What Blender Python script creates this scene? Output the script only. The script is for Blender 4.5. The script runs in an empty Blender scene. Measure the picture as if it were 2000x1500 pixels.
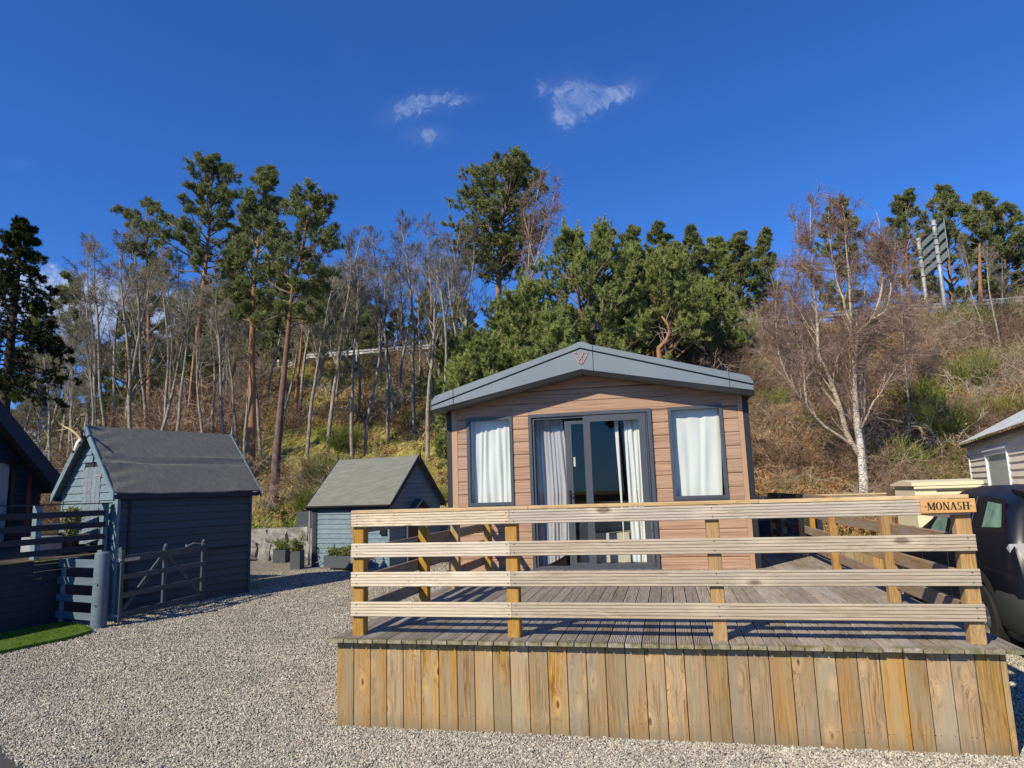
import bpy, math, random
import numpy as np
from mathutils import Vector, Matrix

# ------------------------------------------------------------------ camera, world, sun, exposure
scene = bpy.context.scene
COL = scene.collection
F_PX = 1329.79                      # focal length in pixels of a 2000 px wide frame
YAW, PITCH, ROLL = [math.radians(a) for a in (12.393, 8.962, -1.797)]
CAM_H = 1.7271

def cam_axes():
    cy, sy = math.cos(YAW), math.sin(YAW)
    cp, sp = math.cos(PITCH), math.sin(PITCH)
    f = np.array([-sy * cp, cy * cp, sp]); r = np.array([cy, sy, 0.0]); u = np.cross(r, f)
    c, s = math.cos(ROLL), math.sin(ROLL)
    return c * r + s * u, -s * r + c * u, f
AR, AU, AF = cam_axes()
cam_data = bpy.data.cameras.new('camera')
cam_data.sensor_width = 36.0
cam_data.lens = 36.0 * F_PX / 2000.0
cam_data.clip_start = 0.05
cam_data.clip_end = 3000.0
cam = bpy.data.objects.new('camera', cam_data)
COL.objects.link(cam)
cam.matrix_world = Matrix(((AR[0], AU[0], -AF[0], 0), (AR[1], AU[1], -AF[1], 0), (AR[2], AU[2], -AF[2], CAM_H), (0, 0, 0, 1)))
scene.camera = cam

SUN_DIR = Vector((0.57, 1.0, -0.86)).normalized()     # the way the light travels
SUN_EL = math.asin(-SUN_DIR.z)
SUN_AZ = math.atan2(-SUN_DIR.x, -SUN_DIR.y)
sun_data = bpy.data.lights.new('sun', 'SUN')
sun_data.energy = 5.0
sun_data.angle = math.radians(0.5)
sun_data.color = (1.0, 0.885, 0.68)
sun = bpy.data.objects.new('sun', sun_data)
COL.objects.link(sun)
sun.rotation_mode = 'QUATERNION'
sun.rotation_quaternion = SUN_DIR.to_track_quat('-Z', 'Y')
sun.location = (-10, -15, 20)

world = bpy.data.worlds.new('World')
scene.world = world
world.use_nodes = True

def px_dir(x, y):
    """direction of a line of sight from the camera stand point"""
    d = AF + AR * (x - 1000) / F_PX + AU * (750 - y) / F_PX
    return d / np.linalg.norm(d)

def at(x, y, Y):
    """world point on that line of sight at distance Y along the y axis"""
    d = px_dir(x, y); t = Y / d[1]
    return np.array([d[0] * t, Y, CAM_H + d[2] * t])

def build_world():
    nt = world.node_tree; nt.nodes.clear()
    N = nt.nodes.new; L = nt.links.new
    out = N('ShaderNodeOutputWorld'); bg = N('ShaderNodeBackground')
    sky = N('ShaderNodeTexSky'); sky.sky_type = 'NISHITA'; sky.sun_disc = False
    sky.sun_elevation = SUN_EL; sky.sun_rotation = SUN_AZ
    sky.altitude = 300; sky.air_density = 1.0; sky.dust_density = 0.15; sky.ozone_density = 3.2
    hs = N('ShaderNodeMix'); hs.data_type = 'RGBA'; hs.blend_type = 'MULTIPLY'; hs.inputs['Factor'].default_value = 1.0
    L(sky.outputs[0], hs.inputs['A']); hs.inputs['B'].default_value = (0.50, 1.12, 2.12, 1)
    tc = N('ShaderNodeTexCoord')
    def vdot(v):
        n = N('ShaderNodeVectorMath'); n.operation = 'DOT_PRODUCT'
        L(tc.outputs['Generated'], n.inputs[0]); n.inputs[1].default_value = tuple(v); return n.outputs['Value']
    def m(op, a, b=None, clamp=False):
        n = N('ShaderNodeMath'); n.operation = op; n.use_clamp = clamp
        for i, s in enumerate((a, b)):
            if s is None: continue
            if isinstance(s, (int, float)): n.inputs[i].default_value = s
            else: L(s, n.inputs[i])
        return n.outputs[0]
    # tangent plane coordinates of the sky ahead: u to the right, v up, in units of the focal length
    w = m('MAXIMUM', vdot(AF), 0.05)
    u = m('DIVIDE', vdot(AR), w); v = m('DIVIDE', vdot(AU), w)
    cmb = N('ShaderNodeCombineXYZ'); L(u, cmb.inputs[0]); L(v, cmb.inputs[1])
    nz = N('ShaderNodeTexNoise'); nz.inputs['Scale'].default_value = 26; nz.inputs['Detail'].default_value = 12
    nz.inputs['Roughness'].default_value = 0.66; nz.inputs['Distortion'].default_value = 1.1
    L(cmb.outputs[0], nz.inputs['Vector'])
    nz2 = N('ShaderNodeTexNoise'); nz2.inputs['Scale'].default_value = 60; nz2.inputs['Detail'].default_value = 5
    nz2.inputs['Roughness'].default_value = 0.6; nz2.inputs['Distortion'].default_value = 1.5
    L(cmb.outputs[0], nz2.inputs['Vector'])
    wob = m('SUBTRACT', nz.outputs['Fac'], 0.5); wob2 = m('SUBTRACT', nz2.outputs['Fac'], 0.5)
    total = None
    # x, y, half width, half height, tilt, strength  (each one a small wisp of cloud)
    wisps = [(795, 213, 42, 15, 22, 1.0), (850, 196, 58, 8, 3, .8), (885, 194, 22, 9, -10, .6), (840, 214, 45, 6, -6, .35),
             (828, 263, 34, 14, 4, .9), (836, 272, 10, 12, -20, .5),
             (1057, 171, 11, 14, -45, .55), (1092, 205, 16, 32, 20, .6), (1125, 180, 34, 22, -8, .9), (1112, 215, 22, 26, -30, 1.0),
             (1160, 208, 38, 12, 24, .7), (1215, 178, 38, 17, 24, 1.0), (1150, 172, 22, 14, 0, .5),
             (33, 322, 26, 6, -6, .35), (690, 130, 26, 50, 30, .07), (870, 90, 160, 40, 0, .05)]
    for (x, y, a, b, tilt, s) in wisps:
        cx, cy = (x - 1000) / F_PX, (750 - y) / F_PX
        ct, st = math.cos(math.radians(tilt)), math.sin(math.radians(tilt))
        du = m('ADD', m('SUBTRACT', u, cx), m('MULTIPLY', wob, 0.035)); dv = m('ADD', m('SUBTRACT', v, cy), m('MULTIPLY', wob2, 0.03))
        p = m('DIVIDE', m('ADD', m('MULTIPLY', du, ct), m('MULTIPLY', dv, st)), a / F_PX * 1.25)
        q = m('DIVIDE', m('SUBTRACT', m('MULTIPLY', dv, ct), m('MULTIPLY', du, st)), b / F_PX * 1.35)
        d2 = m('ADD', m('MULTIPLY', p, p), m('MULTIPLY', q, q))
        g = m('MULTIPLY', m('EXPONENT', m('MULTIPLY', d2, -1.0)), s)
        total = g if total is None else m('ADD', total, g)
    dens = m('SUBTRACT', m('ADD', m('MINIMUM', total, 0.92), m('ADD', m('MULTIPLY', wob, 1.9), m('MULTIPLY', wob2, 0.9))), 0.36)
    ws = N('ShaderNodeMapRange'); ws.interpolation_type = 'SMOOTHSTEP'; L(dens, ws.inputs['Value'])
    ws.inputs['From Min'].default_value = -0.05; ws.inputs['From Max'].default_value = 1.35; ws.inputs['To Max'].default_value = 0.78
    veil = m('MULTIPLY', m('MINIMUM', total, 1.0), 0.10)
    wisp = m('MAXIMUM', m('MULTIPLY', ws.outputs[0], m('MINIMUM', m('MULTIPLY', total, 3.0), 1.0)), veil)
    # low bank of cloud on the horizon, highest to the far left (az decides how high)
    el = vdot((0, 0, 1)); gx = m('DIVIDE', vdot((1, 0, 0)), m('MAXIMUM', vdot((0, 1, 0)), 0.05))
    top = m('ADD', m('MULTIPLY', m('ADD', gx, 1.0), -0.035), 0.286)
    top = m('ADD', top, m('ADD', m('MULTIPLY', wob, 0.05), m('MULTIPLY', wob2, 0.03)))
    edge = N('ShaderNodeMapRange'); edge.interpolation_type = 'SMOOTHSTEP'
    L(m('SUBTRACT', top, el), edge.inputs['Value']); edge.inputs['From Min'].default_value = -0.002; edge.inputs['From Max'].default_value = 0.028
    lo = N('ShaderNodeMapRange'); lo.interpolation_type = 'SMOOTHSTEP'
    L(m('SUBTRACT', el, m('SUBTRACT', top, 0.075)), lo.inputs['Value']); lo.inputs['From Min'].default_value = -0.03; lo.inputs['From Max'].default_value = 0.03
    fr = N('ShaderNodeMapRange'); L(gx, fr.inputs['Value']); fr.inputs['From Min'].default_value = -0.40; fr.inputs['From Max'].default_value = -0.62
    bank = m('MULTIPLY', m('MULTIPLY', edge.outputs[0], lo.outputs[0]), fr.outputs[0])
    bank = m('MULTIPLY', bank, m('ADD', 1.1, m('MULTIPLY', wob, 0.9)), True)
    fac = m('MAXIMUM', wisp, bank, True)
    mix = N('ShaderNodeMix'); mix.data_type = 'RGBA'
    L(fac, mix.inputs['Factor']); L(hs.outputs['Result'], mix.inputs['A'])
    mix.inputs['B'].default_value = (5.0, 6.3, 9.6, 1)
    L(mix.outputs['Result'], bg.inputs['Color']); bg.inputs['Strength'].default_value = 0.066
    L(bg.outputs[0], out.inputs['Surface'])
build_world()
scene.view_settings.view_transform = 'Standard'
scene.view_settings.look = 'None'
scene.view_settings.exposure = 0.24
scene.view_settings.gamma = 1.0
scene.view_settings.use_curve_mapping = False
scene.cycles.max_bounces = 6
scene.cycles.transparent_max_bounces = 12
scene.cycles.use_denoising = True

# ------------------------------------------------------------------ geometry helpers
class Geo:
    def __init__(self): self.V = []; self.F = []; self.M = []; self.n = 0
    def add(self, v, faces, mat=0):
        v = np.asarray(v, dtype=np.float64).reshape(-1, 3)
        for f in (faces if isinstance(faces, list) and len(faces) and isinstance(faces[0], np.ndarray) else [faces]):
            if isinstance(f, np.ndarray):
                self.F.append(f + self.n); self.M.append(np.full(len(f), mat))
            else:
                for q in f:
                    self.F.append(np.array([q]) + self.n); self.M.append(np.array([mat]))
        self.V.append(v); self.n += len(v); return self
    def box(self, x0, x1, y0, y1, z0, z1, mat=0):
        v = [(x, y, z) for z in (z0, z1) for y in (y0, y1) for x in (x0, x1)]
        f = np.array([(0, 2, 3, 1), (4, 5, 7, 6), (0, 1, 5, 4), (2, 6, 7, 3), (0, 4, 6, 2), (1, 3, 7, 5)])
        return self.add(v, f, mat)
    def prism(self, prof, a, b, axis='x', mat=0):
        """prof: closed outline of (p, q); x: (Y,Z); y: (X,Z); z: (X,Y)"""
        n = len(prof); P = np.array(prof, float)
        def mk(t):
            c = np.full(n, t)
            return {'x': np.stack([c, P[:, 0], P[:, 1]], 1), 'y': np.stack([P[:, 0], c, P[:, 1]], 1), 'z': np.stack([P[:, 0], P[:, 1], c], 1)}[axis]
        v = np.concatenate([mk(a), mk(b)])
        area = np.sum(P[:, 0] * np.roll(P[:, 1], -1) - np.roll(P[:, 0], -1) * P[:, 1])
        flip = (area < 0) != (axis == 'y')
        i = np.arange(n); j = (i + 1) % n
        q = np.stack([i, j, j + n, i + n], 1)
        caps = [list(range(n))[::-1], list(range(n, 2 * n))]
        if flip: q = q[:, ::-1]; caps = [c[::-1] for c in caps]
        self.add(v, q, mat)
        base = self.n - 2 * n
        for c in caps: self.F.append(np.array([c]) + base); self.M.append(np.array([mat]))
        return self
    def xform(self, M):
        for i, v in enumerate(self.V):
            h = np.c_[v, np.ones(len(v))] @ np.array(M).T
            self.V[i] = h[:, :3]
        return self
    def mesh(self, name, mats=(), smooth=False):
        me = bpy.data.meshes.new(name)
        V = np.concatenate(self.V)
        me.vertices.add(len(V)); me.vertices.foreach_set('co', V.astype(np.float32).ravel())
        sizes = np.concatenate([np.full(len(f), f.shape[1]) for f in self.F])
        loops = np.concatenate([f.ravel() for f in self.F])
        me.loops.add(len(loops)); me.loops.foreach_set('vertex_index', loops.astype(np.int32))
        me.polygons.add(len(sizes))
        me.polygons.foreach_set('loop_start', np.concatenate([[0], np.cumsum(sizes)[:-1]]).astype(np.int32))
        me.polygons.foreach_set('loop_total', sizes.astype(np.int32))
        for mt in (mats if isinstance(mats, (list, tuple)) else [mats]): me.materials.append(mt)
        me.polygons.foreach_set('material_index', np.concatenate(self.M).astype(np.int32))
        me.polygons.foreach_set('use_smooth', np.full(len(sizes), bool(smooth)))
        me.update(calc_edges=True)
        return me

def link(o, parent=None):
    COL.objects.link(o)
    if parent is not None: o.parent = parent
    return o
def tag(o, label=None, cat=None, group=None, kind=None):
    if label: o['label'] = label
    if cat: o['category'] = cat
    if group: o['group'] = group
    if kind: o['kind'] = kind
    return o
def thing(name, label, cat, loc=(0, 0, 0), rz=0.0, group=None):
    o = bpy.data.objects.new(name, None); o.empty_display_size = 0.2
    o.location = loc; o.rotation_euler = (0, 0, rz); link(o)
    return tag(o, label, cat, group)
def obj(name, geo, mats, parent=None, smooth=False, world=True, loc=None, rot=None, label=None):
    """geo in world coordinates when world is True (parent may only be shifted, not turned)"""
    me = geo if isinstance(geo, bpy.types.Mesh) else geo.mesh(name, mats, smooth)
    o = bpy.data.objects.new(name, me)
    link(o, parent)
    off = Vector((0, 0, 0))
    if parent is not None and world:
        p = parent
        while p is not None: off -= p.location; p = p.parent
    o.location = Vector(loc if loc is not None else (0, 0, 0)) + off
    if rot is not None: o.rotation_euler = rot if not isinstance(rot, Matrix) else rot.to_euler()
    if label: o['label'] = label
    return o
def struct(name, geo, mats, smooth=False):
    o = obj(name, geo, mats, smooth=smooth); o['kind'] = 'structure'; return o
def copy_thing(root, loc, rz=0.0, scale=1.0, label=None, group=None):
    r = root.copy(); COL.objects.link(r)
    r.location = loc; r.rotation_euler = (0, 0, rz); r.scale = (scale,) * 3 if not isinstance(scale, tuple) else scale
    if label: r['label'] = label
    if group: r['group'] = group
    for ch in root.children:
        c = ch.copy(); COL.objects.link(c); c.parent = r
        for g in ch.children:
            d = g.copy(); COL.objects.link(d); d.parent = c
    return r
def rm(xa, ya, za):
    return Matrix((xa, ya, za)).transposed()
ROT_DECK = rm((0, 1, 0), (0, 0, -1), (-1, 0, 0))       # board laid flat, length along y
ROT_UP = rm((0, 0, 1), (0, 1, 0), (-1, 0, 0))          # board standing up, face to -y
ROT_UPX = rm((0, 0, 1), (1, 0, 0), (0, 1, 0))          # board standing up, face to -x
ROT_SIDE_L = rm((0, -1, 0), (1, 0, 0), (0, 0, 1))      # rail along y, face to -x
ROT_SIDE_R = rm((0, 1, 0), (-1, 0, 0), (0, 0, 1))      # rail along y, face to +x
ROT_FLATX = rm((1, 0, 0), (0, 0, -1), (0, 1, 0))       # board laid flat, length along x

_cache = {}
def plank(L, w, t, mat, c=0.004, grooves=0, depth=0.003):
    """board with its length on x, width on z, thickness on y; grooved face at -y"""
    key = (round(L, 3), round(w, 4), round(t, 4), mat.name, c, grooves)
    if key in _cache: return _cache[key]
    h, k = w / 2, t / 2
    pr = [(k, -h + c), (k, h - c), (k - c, h), (-k + c, h), (-k, h - c)]
    if grooves:
        pitch = (w - 4 * c) / grooves
        for i in range(grooves):
            z = h - 2 * c - (i + 0.5) * pitch; g = pitch * 0.2
            pr += [(-k, z + g), (-k + depth, z + g * 0.6), (-k + depth, z - g * 0.6), (-k, z - g)]
    pr += [(-k, -h + c), (-k + c, -h), (k - c, -h)]
    g = Geo().prism(pr, -L / 2, L / 2, 'x')
    me = g.mesh('board', [mat]); _cache[key] = me
    return me

def ring_frames(P):
    T = np.empty_like(P)
    T[:, 1:-1] = P[:, 2:] - P[:, :-2]; T[:, 0] = P[:, 1] - P[:, 0]; T[:, -1] = P[:, -1] - P[:, -2]
    T /= np.linalg.norm(T, axis=2, keepdims=True) + 1e-9
    ref = np.zeros_like(T); ref[..., 0] = 1.0; ref[..., 1] = 0.31
    U = np.cross(T, ref); U /= np.linalg.norm(U, axis=2, keepdims=True) + 1e-9
    return T, U, np.cross(T, U)
def tubes(geo, P, R, sides=4, mat=0):
    """P (n, s, 3) paths, R (n, s) radii"""
    P = np.asarray(P, float); R = np.asarray(R, float)
    if P.ndim == 2: P = P[None]; R = R[None]
    n, s, _ = P.shape
    T, U, W = ring_frames(P)
    a = np.arange(sides) * 2 * math.pi / sides
    ring = P[:, :, None] + R[:, :, None, None] * (U[:, :, None] * np.cos(a)[:, None] + W[:, :, None] * np.sin(a)[:, None])
    v = ring.reshape(-1, 3)
    k = np.arange(sides); k2 = (k + 1) % sides
    base = (np.arange(n)[:, None, None] * s + np.arange(s - 1)[None, :, None]) * sides
    q = np.stack([base + k, base + k2, base + sides + k2, base + sides + k], -1).reshape(-1, 4)
    geo.add(v, q, mat)
    return geo
def capped_tube(geo, pts, radii, sides=8, mat=0):
    pts = np.array(pts, float); radii = np.array(radii, float) * np.ones(len(pts))
    tubes(geo, pts, radii, sides, mat)
    n = geo.n
    geo.F.append(np.array([list(range(n - sides, n))])); geo.M.append(np.array([mat]))
    s = n - sides * len(pts)
    geo.F.append(np.array([list(range(s, s + sides))[::-1]])); geo.M.append(np.array([mat]))
    return geo
def lathe(geo, prof, sides=20, origin=(0, 0, 0), axis='z', mat=0):
    """prof: (r, h) outline turned about the axis"""
    P = np.array(prof, float); a = np.arange(sides) * 2 * math.pi / sides
    x = P[:, 0][:, None] * np.cos(a); y = P[:, 0][:, None] * np.sin(a); z = np.repeat(P[:, 1][:, None], sides, 1)
    arr = {'z': (x, y, z), 'x': (z, x, y), 'y': (y, z, x)}[axis]
    v = np.stack(arr, -1).reshape(-1, 3) + np.array(origin)
    k = np.arange(sides); k2 = (k + 1) % sides
    b = np.arange(len(P) - 1)[:, None] * sides
    geo.add(v, np.stack([b + k, b + k2, b + sides + k2, b + sides + k], -1).reshape(-1, 4), mat)
    return geo

# ------------------------------------------------------------------ materials
class Mat:
    def __init__(self, name, rough=0.6, spec=0.5, metal=0.0):
        self.m = bpy.data.materials.new(name); self.m.use_nodes = True
        self.nt = self.m.node_tree; self.N = self.nt.nodes.new; self.L = self.nt.links.new
        self.b = self.nt.nodes['Principled BSDF']; self.out = self.nt.nodes['Material Output']
        self.b.inputs['Roughness'].default_value = rough
        self.b.inputs['Specular IOR Level'].default_value = spec
        self.b.inputs['Metallic'].default_value = metal
        self._tc = None
    def tc(self, kind='Object'):
        if self._tc is None: self._tc = self.N('ShaderNodeTexCoord')
        return self._tc.outputs[kind]
    def pos(self):
        return self.N('ShaderNodeNewGeometry').outputs['Position']
    def rand(self):
        return self.N('ShaderNodeObjectInfo').outputs['Random']
    def map(self, src, scale=(1, 1, 1), loc=(0, 0, 0)):
        n = self.N('ShaderNodeMapping'); self.L(src, n.inputs['Vector'])
        n.inputs['Scale'].default_value = scale; n.inputs['Location'].default_value = loc
        return n.outputs[0]
    def shift(self, src, k=(37.0, 11.0, 23.0)):
        """move the texture by the object's own random number"""
        c = self.N('ShaderNodeVectorMath'); c.operation = 'SCALE'; c.inputs[0].default_value = k; self.L(self.rand(), c.inputs['Scale'])
        a = self.N('ShaderNodeVectorMath'); a.operation = 'ADD'; self.L(src, a.inputs[0]); self.L(c.outputs[0], a.inputs[1])
        return a.outputs[0]
    def noise(self, src, scale, detail=4, rough=0.55, dist=0.0):
        n = self.N('ShaderNodeTexNoise'); self.L(src, n.inputs['Vector'])
        n.inputs['Scale'].default_value = scale; n.inputs['Detail'].default_value = detail
        n.inputs['Roughness'].default_value = rough; n.inputs['Distortion'].default_value = dist
        return n.outputs['Fac']
    def vor(self, src, scale, feature='F1', out='Distance', rnd=1.0):
        n = self.N('ShaderNodeTexVoronoi'); n.feature = feature; self.L(src, n.inputs['Vector'])
        n.inputs['Scale'].default_value = scale; n.inputs['Randomness'].default_value = rnd
        return n.outputs[out]
    def ramp(self, fac, stops, interp='LINEAR'):
        n = self.N('ShaderNodeValToRGB'); self.L(fac, n.inputs[0]); r = n.color_ramp; r.interpolation = interp
        while len(r.elements) < len(stops): r.elements.new(0.5)
        for e, (p, c) in zip(r.elements, stops):
            e.position = p; e.color = (c[0], c[1], c[2], 1) if isinstance(c, (tuple, list)) else (c, c, c, 1)
        return n.outputs[0]
    def mr(self, v, a, b, c=0.0, d=1.0):
        n = self.N('ShaderNodeMapRange'); self.L(v, n.inputs['Value'])
        for k, x in zip(('From Min', 'From Max', 'To Min', 'To Max'), (a, b, c, d)): n.inputs[k].default_value = x
        return n.outputs[0]
    def math(self, op, a, b=None, clamp=False):
        n = self.N('ShaderNodeMath'); n.operation = op; n.use_clamp = clamp
        for i, s in enumerate((a, b)):
            if s is None: continue
            if isinstance(s, (int, float)): n.inputs[i].default_value = s
            else: self.L(s, n.inputs[i])
        return n.outputs[0]
    def sep(self, v, i):
        n = self.N('ShaderNodeSeparateXYZ'); self.L(v, n.inputs[0]); return n.outputs[i]
    def mix(self, fac, a, b, mode='MIX'):
        n = self.N('ShaderNodeMix'); n.data_type = 'RGBA'; n.blend_type = mode
        for k, s in (('Factor', fac), ('A', a), ('B', b)):
            if isinstance(s, (int, float)): n.inputs[k].default_value = s
            elif isinstance(s, (tuple, list)): n.inputs[k].default_value = (s[0], s[1], s[2], 1)
            else: self.L(s, n.inputs[k])
        return n.outputs['Result']
    def color(self, c):
        if isinstance(c, (tuple, list)): self.b.inputs['Base Color'].default_value = (c[0], c[1], c[2], 1)
        else: self.L(c, self.b.inputs['Base Color'])
        return self
    def rough(self, v): self.L(v, self.b.inputs['Roughness']); return self
    def bump(self, h, strength=0.3, dist=0.01, prev=None):
        n = self.N('ShaderNodeBump'); self.L(h, n.inputs['Height']); n.inputs['Strength'].default_value = strength
        n.inputs['Distance'].default_value = dist
        if prev is not None: self.L(prev, n.inputs['Normal'])
        self.L(n.outputs[0], self.b.inputs['Normal']); return n.outputs[0]

def wood(name, light, mid, dark, knot=(0.12, 0.06, 0.025), rough=0.75, grain=60.0, knots=3.2, knot_amt=1.0, grey=None, grey_amt=0.0, vary=0.25, moss=False, hue=None, splash=False):
    m = Mat(name, rough=rough, spec=0.25)
    p = m.shift(m.tc())
    # knots: cells stretched along the board, bending the grain round them
    kp = m.map(p, (0.42, 0.0, 1))
    wob = m.noise(m.map(p, (1.1, 5, 5)), 1.0, 3, 0.6)
    d = m.vor(kp, knots)
    kd = m.ramp(d, [(0.0, 1.0), (0.10, 0.72), (0.22, 0.28), (0.42, 0.0)])
    g = m.N('ShaderNodeCombineXYZ'); m.L(m.math('MULTIPLY', m.sep(p, 0), 1.5), g.inputs[0])
    bend = m.math('ADD', m.math('MULTIPLY', kd, 0.085), m.math('MULTIPLY', wob, 0.10))
    m.L(m.math('MULTIPLY', m.math('ADD', m.sep(p, 1), bend), grain), g.inputs[1])
    m.L(m.math('MULTIPLY', m.math('ADD', m.sep(p, 2), bend), grain), g.inputs[2])
    gr = m.noise(g.outputs[0], 1.0, 6, 0.72)
    col = m.ramp(gr, [(0.34, dark), (0.48, mid), (0.60, light)])
    ring = m.math('SINE', m.math('MULTIPLY', m.math('ADD', m.math('ADD', m.sep(p, 2), bend), m.math('MULTIPLY', m.sep(p, 0), 0.02)), 420.0))
    col = m.mix(m.mr(ring, 0.55, 1.0, 0.0, 0.38), col, dark)
    if grey is not None:
        gz = m.noise(m.map(p, (1.4, 7, 7)), 1.3, 4, 0.6)
        col = m.mix(m.math('MULTIPLY', m.mr(gz, 0.38, 0.62), grey_amt), col, grey)
    if hue is not None:
        hz = m.noise(m.map(p, (0.9, 11, 11), (3, 3, 3)), 1.0, 3, 0.5)
        col = m.mix(m.math('MULTIPLY', m.mr(hz, 0.5, 0.72), 0.75), col, hue)
    core = m.ramp(d, [(0.0, 0.85), (0.06, 1.0), (0.095, 0.3), (0.15, 0.0)])
    col = m.mix(m.math('MULTIPLY', core, 0.8 * knot_amt), col, knot)
    halo = m.ramp(d, [(0.08, 0.0), (0.13, 0.9), (0.30, 0.0)])
    col = m.mix(m.math('MULTIPLY', halo, 0.45 * knot_amt), col, tuple(min(1, c * 1.35) for c in light))
    r1 = m.mr(m.rand(), 0, 1, 1 - vary, 1 + vary * 0.6)
    hv = m.N('ShaderNodeHueSaturation'); m.L(col, hv.inputs['Color']); m.L(r1, hv.inputs['Value'])
    m.L(m.mr(m.math('FRACT', m.math('MULTIPLY', m.rand(), 7.31)), 0, 1, 0.8, 1.15), hv.inputs['Saturation'])
    col = hv.outputs[0]
    if moss:
        y = m.sep(m.pos(), 1)
        nz = m.noise(m.pos(), 14, 4)
        f = m.math('MULTIPLY', m.mr(y, 5.10, 4.99), m.mr(nz, 0.36, 0.6), True)
        col = m.mix(m.math('MULTIPLY', f, 0.85), col, (0.11, 0.12, 0.025))
        nz2 = m.noise(m.map(m.pos(), (6, 1.2, 6)), 2.0, 5, 0.65)
        col = m.mix(m.math('MULTIPLY', m.mr(nz2, 0.56, 0.72), 0.5), col, (0.42, 0.39, 0.35))
    if splash:      # soil and damp splashed up the foot of the boards
        z = m.sep(m.pos(), 2); ns = m.noise(m.map(m.pos(), (9, 9, 3)), 1.4, 4, 0.6)
        f = m.math('MULTIPLY', m.mr(m.math('SUBTRACT', z, m.math('MULTIPLY', ns, 0.16)), 0.06, -0.06), 0.55)
        col = m.mix(f, col, (0.17, 0.135, 0.085))
    m.color(col)
    m.bump(gr, 0.25, 0.002)
    return m.m

def plain(name, c, rough=0.6, metal=0.0, spec=0.5, var=0.0, scale=8.0, bump=0.0):
    m = Mat(name, rough=rough, metal=metal, spec=spec)
    if var:
        n = m.noise(m.tc(), scale, 5, 0.6)
        m.color(m.ramp(n, [(0.3, tuple(x * (1 - var) for x in c)), (0.7, tuple(min(1, x * (1 + var)) for x in c))]))
        if bump: m.bump(n, bump, 0.01)
    else: m.color(c)
    return m.m

M = {}
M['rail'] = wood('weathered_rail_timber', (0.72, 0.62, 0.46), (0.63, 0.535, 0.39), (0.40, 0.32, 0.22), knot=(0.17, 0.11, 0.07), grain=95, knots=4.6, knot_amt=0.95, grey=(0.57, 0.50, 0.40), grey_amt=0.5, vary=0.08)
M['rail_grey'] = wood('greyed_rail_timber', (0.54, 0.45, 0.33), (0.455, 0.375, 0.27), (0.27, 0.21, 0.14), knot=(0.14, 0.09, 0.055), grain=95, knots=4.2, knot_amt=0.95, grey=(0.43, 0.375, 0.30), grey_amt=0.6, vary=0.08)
M['cap'] = wood('pale_cap_timber', (0.62, 0.45, 0.235), (0.53, 0.365, 0.175), (0.36, 0.23, 0.105), grain=80, knots=3.0, grey=(0.5, 0.4, 0.28), grey_amt=0.35, vary=0.12)
M['post'] = wood('post_timber', (0.48, 0.285, 0.085), (0.38, 0.21, 0.055), (0.20, 0.105, 0.028), grain=75, knots=4.0, grey=(0.36, 0.26, 0.15), grey_amt=0.35, vary=0.15)
M['skirt'] = wood('skirt_timber', (0.47, 0.305, 0.128), (0.335, 0.205, 0.076), (0.13, 0.070, 0.024), knot=(0.085, 0.040, 0.018), grain=70, knots=8.0, knot_amt=1.1, grey=(0.32, 0.265, 0.175), grey_amt=0.8, vary=0.22, hue=(0.40, 0.215, 0.06), splash=True)
M['deck'] = wood('deck_timber', (0.46, 0.40, 0.31), (0.32, 0.27, 0.20), (0.13, 0.10, 0.07), knot=(0.1, 0.07, 0.05), grain=90, knots=3.0, knot_amt=0.4, grey=(0.38, 0.35, 0.31), grey_amt=0.5, vary=0.26, moss=True)
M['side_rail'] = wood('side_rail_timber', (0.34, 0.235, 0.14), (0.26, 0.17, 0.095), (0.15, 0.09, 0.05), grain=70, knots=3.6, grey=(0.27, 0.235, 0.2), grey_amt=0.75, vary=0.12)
M['joist'] = plain('joist_timber', (0.06, 0.045, 0.03), 0.9)

def cladding_mat():
    m = Mat('composite_cladding', rough=0.55, spec=0.3)
    p = m.shift(m.tc())
    w = m.noise(m.map(p, (0.9, 6, 6)), 1.0, 2)
    g = m.N('ShaderNodeCombineXYZ'); m.L(m.math('MULTIPLY', m.sep(p, 0), 1.3), g.inputs[0])
    m.L(m.math('MULTIPLY', m.sep(p, 1), 20.0), g.inputs[1])
    m.L(m.math('MULTIPLY', m.math('ADD', m.sep(p, 2), m.math('MULTIPLY', w, 0.07)), 55.0), g.inputs[2])
    gr = m.noise(g.outputs[0], 1.0, 5, 0.6)
    c = m.ramp(gr, [(0.31, (0.18, 0.105, 0.075)), (0.43, (0.325, 0.20, 0.13)), (0.54, (0.385, 0.245, 0.162)), (0.70, (0.44, 0.29, 0.20))])
    hv = m.N('ShaderNodeHueSaturation'); m.L(c, hv.inputs['Color']); m.L(m.mr(m.rand(), 0, 1, 0.93, 1.06), hv.inputs['Value'])
    m.color(hv.outputs[0]); m.bump(gr, 0.2, 0.002); return m.m
M['clad'] = cladding_mat()
M['clad_trim'] = plain('corner_trim_tan', (0.40, 0.255, 0.15), 0.5, var=0.06, scale=3)
M['upvc'] = plain('anthracite_frame', (0.060, 0.068, 0.082), 0.38, var=0.05, scale=2)
M['upvc_dark'] = plain('dark_trim', (0.012, 0.013, 0.016), 0.5)
M['fascia'] = plain('grey_fascia_panel', (0.165, 0.20, 0.225), 0.42, var=0.07, scale=1.6)
M['soffit'] = plain('grey_soffit', (0.10, 0.12, 0.13), 0.5)
M['roof_metal'] = plain('caravan_roof_sheet', (0.10, 0.11, 0.12), 0.5)
M['copper'] = plain('rose_copper', (0.72, 0.36, 0.24), 0.3, metal=0.6)

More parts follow.
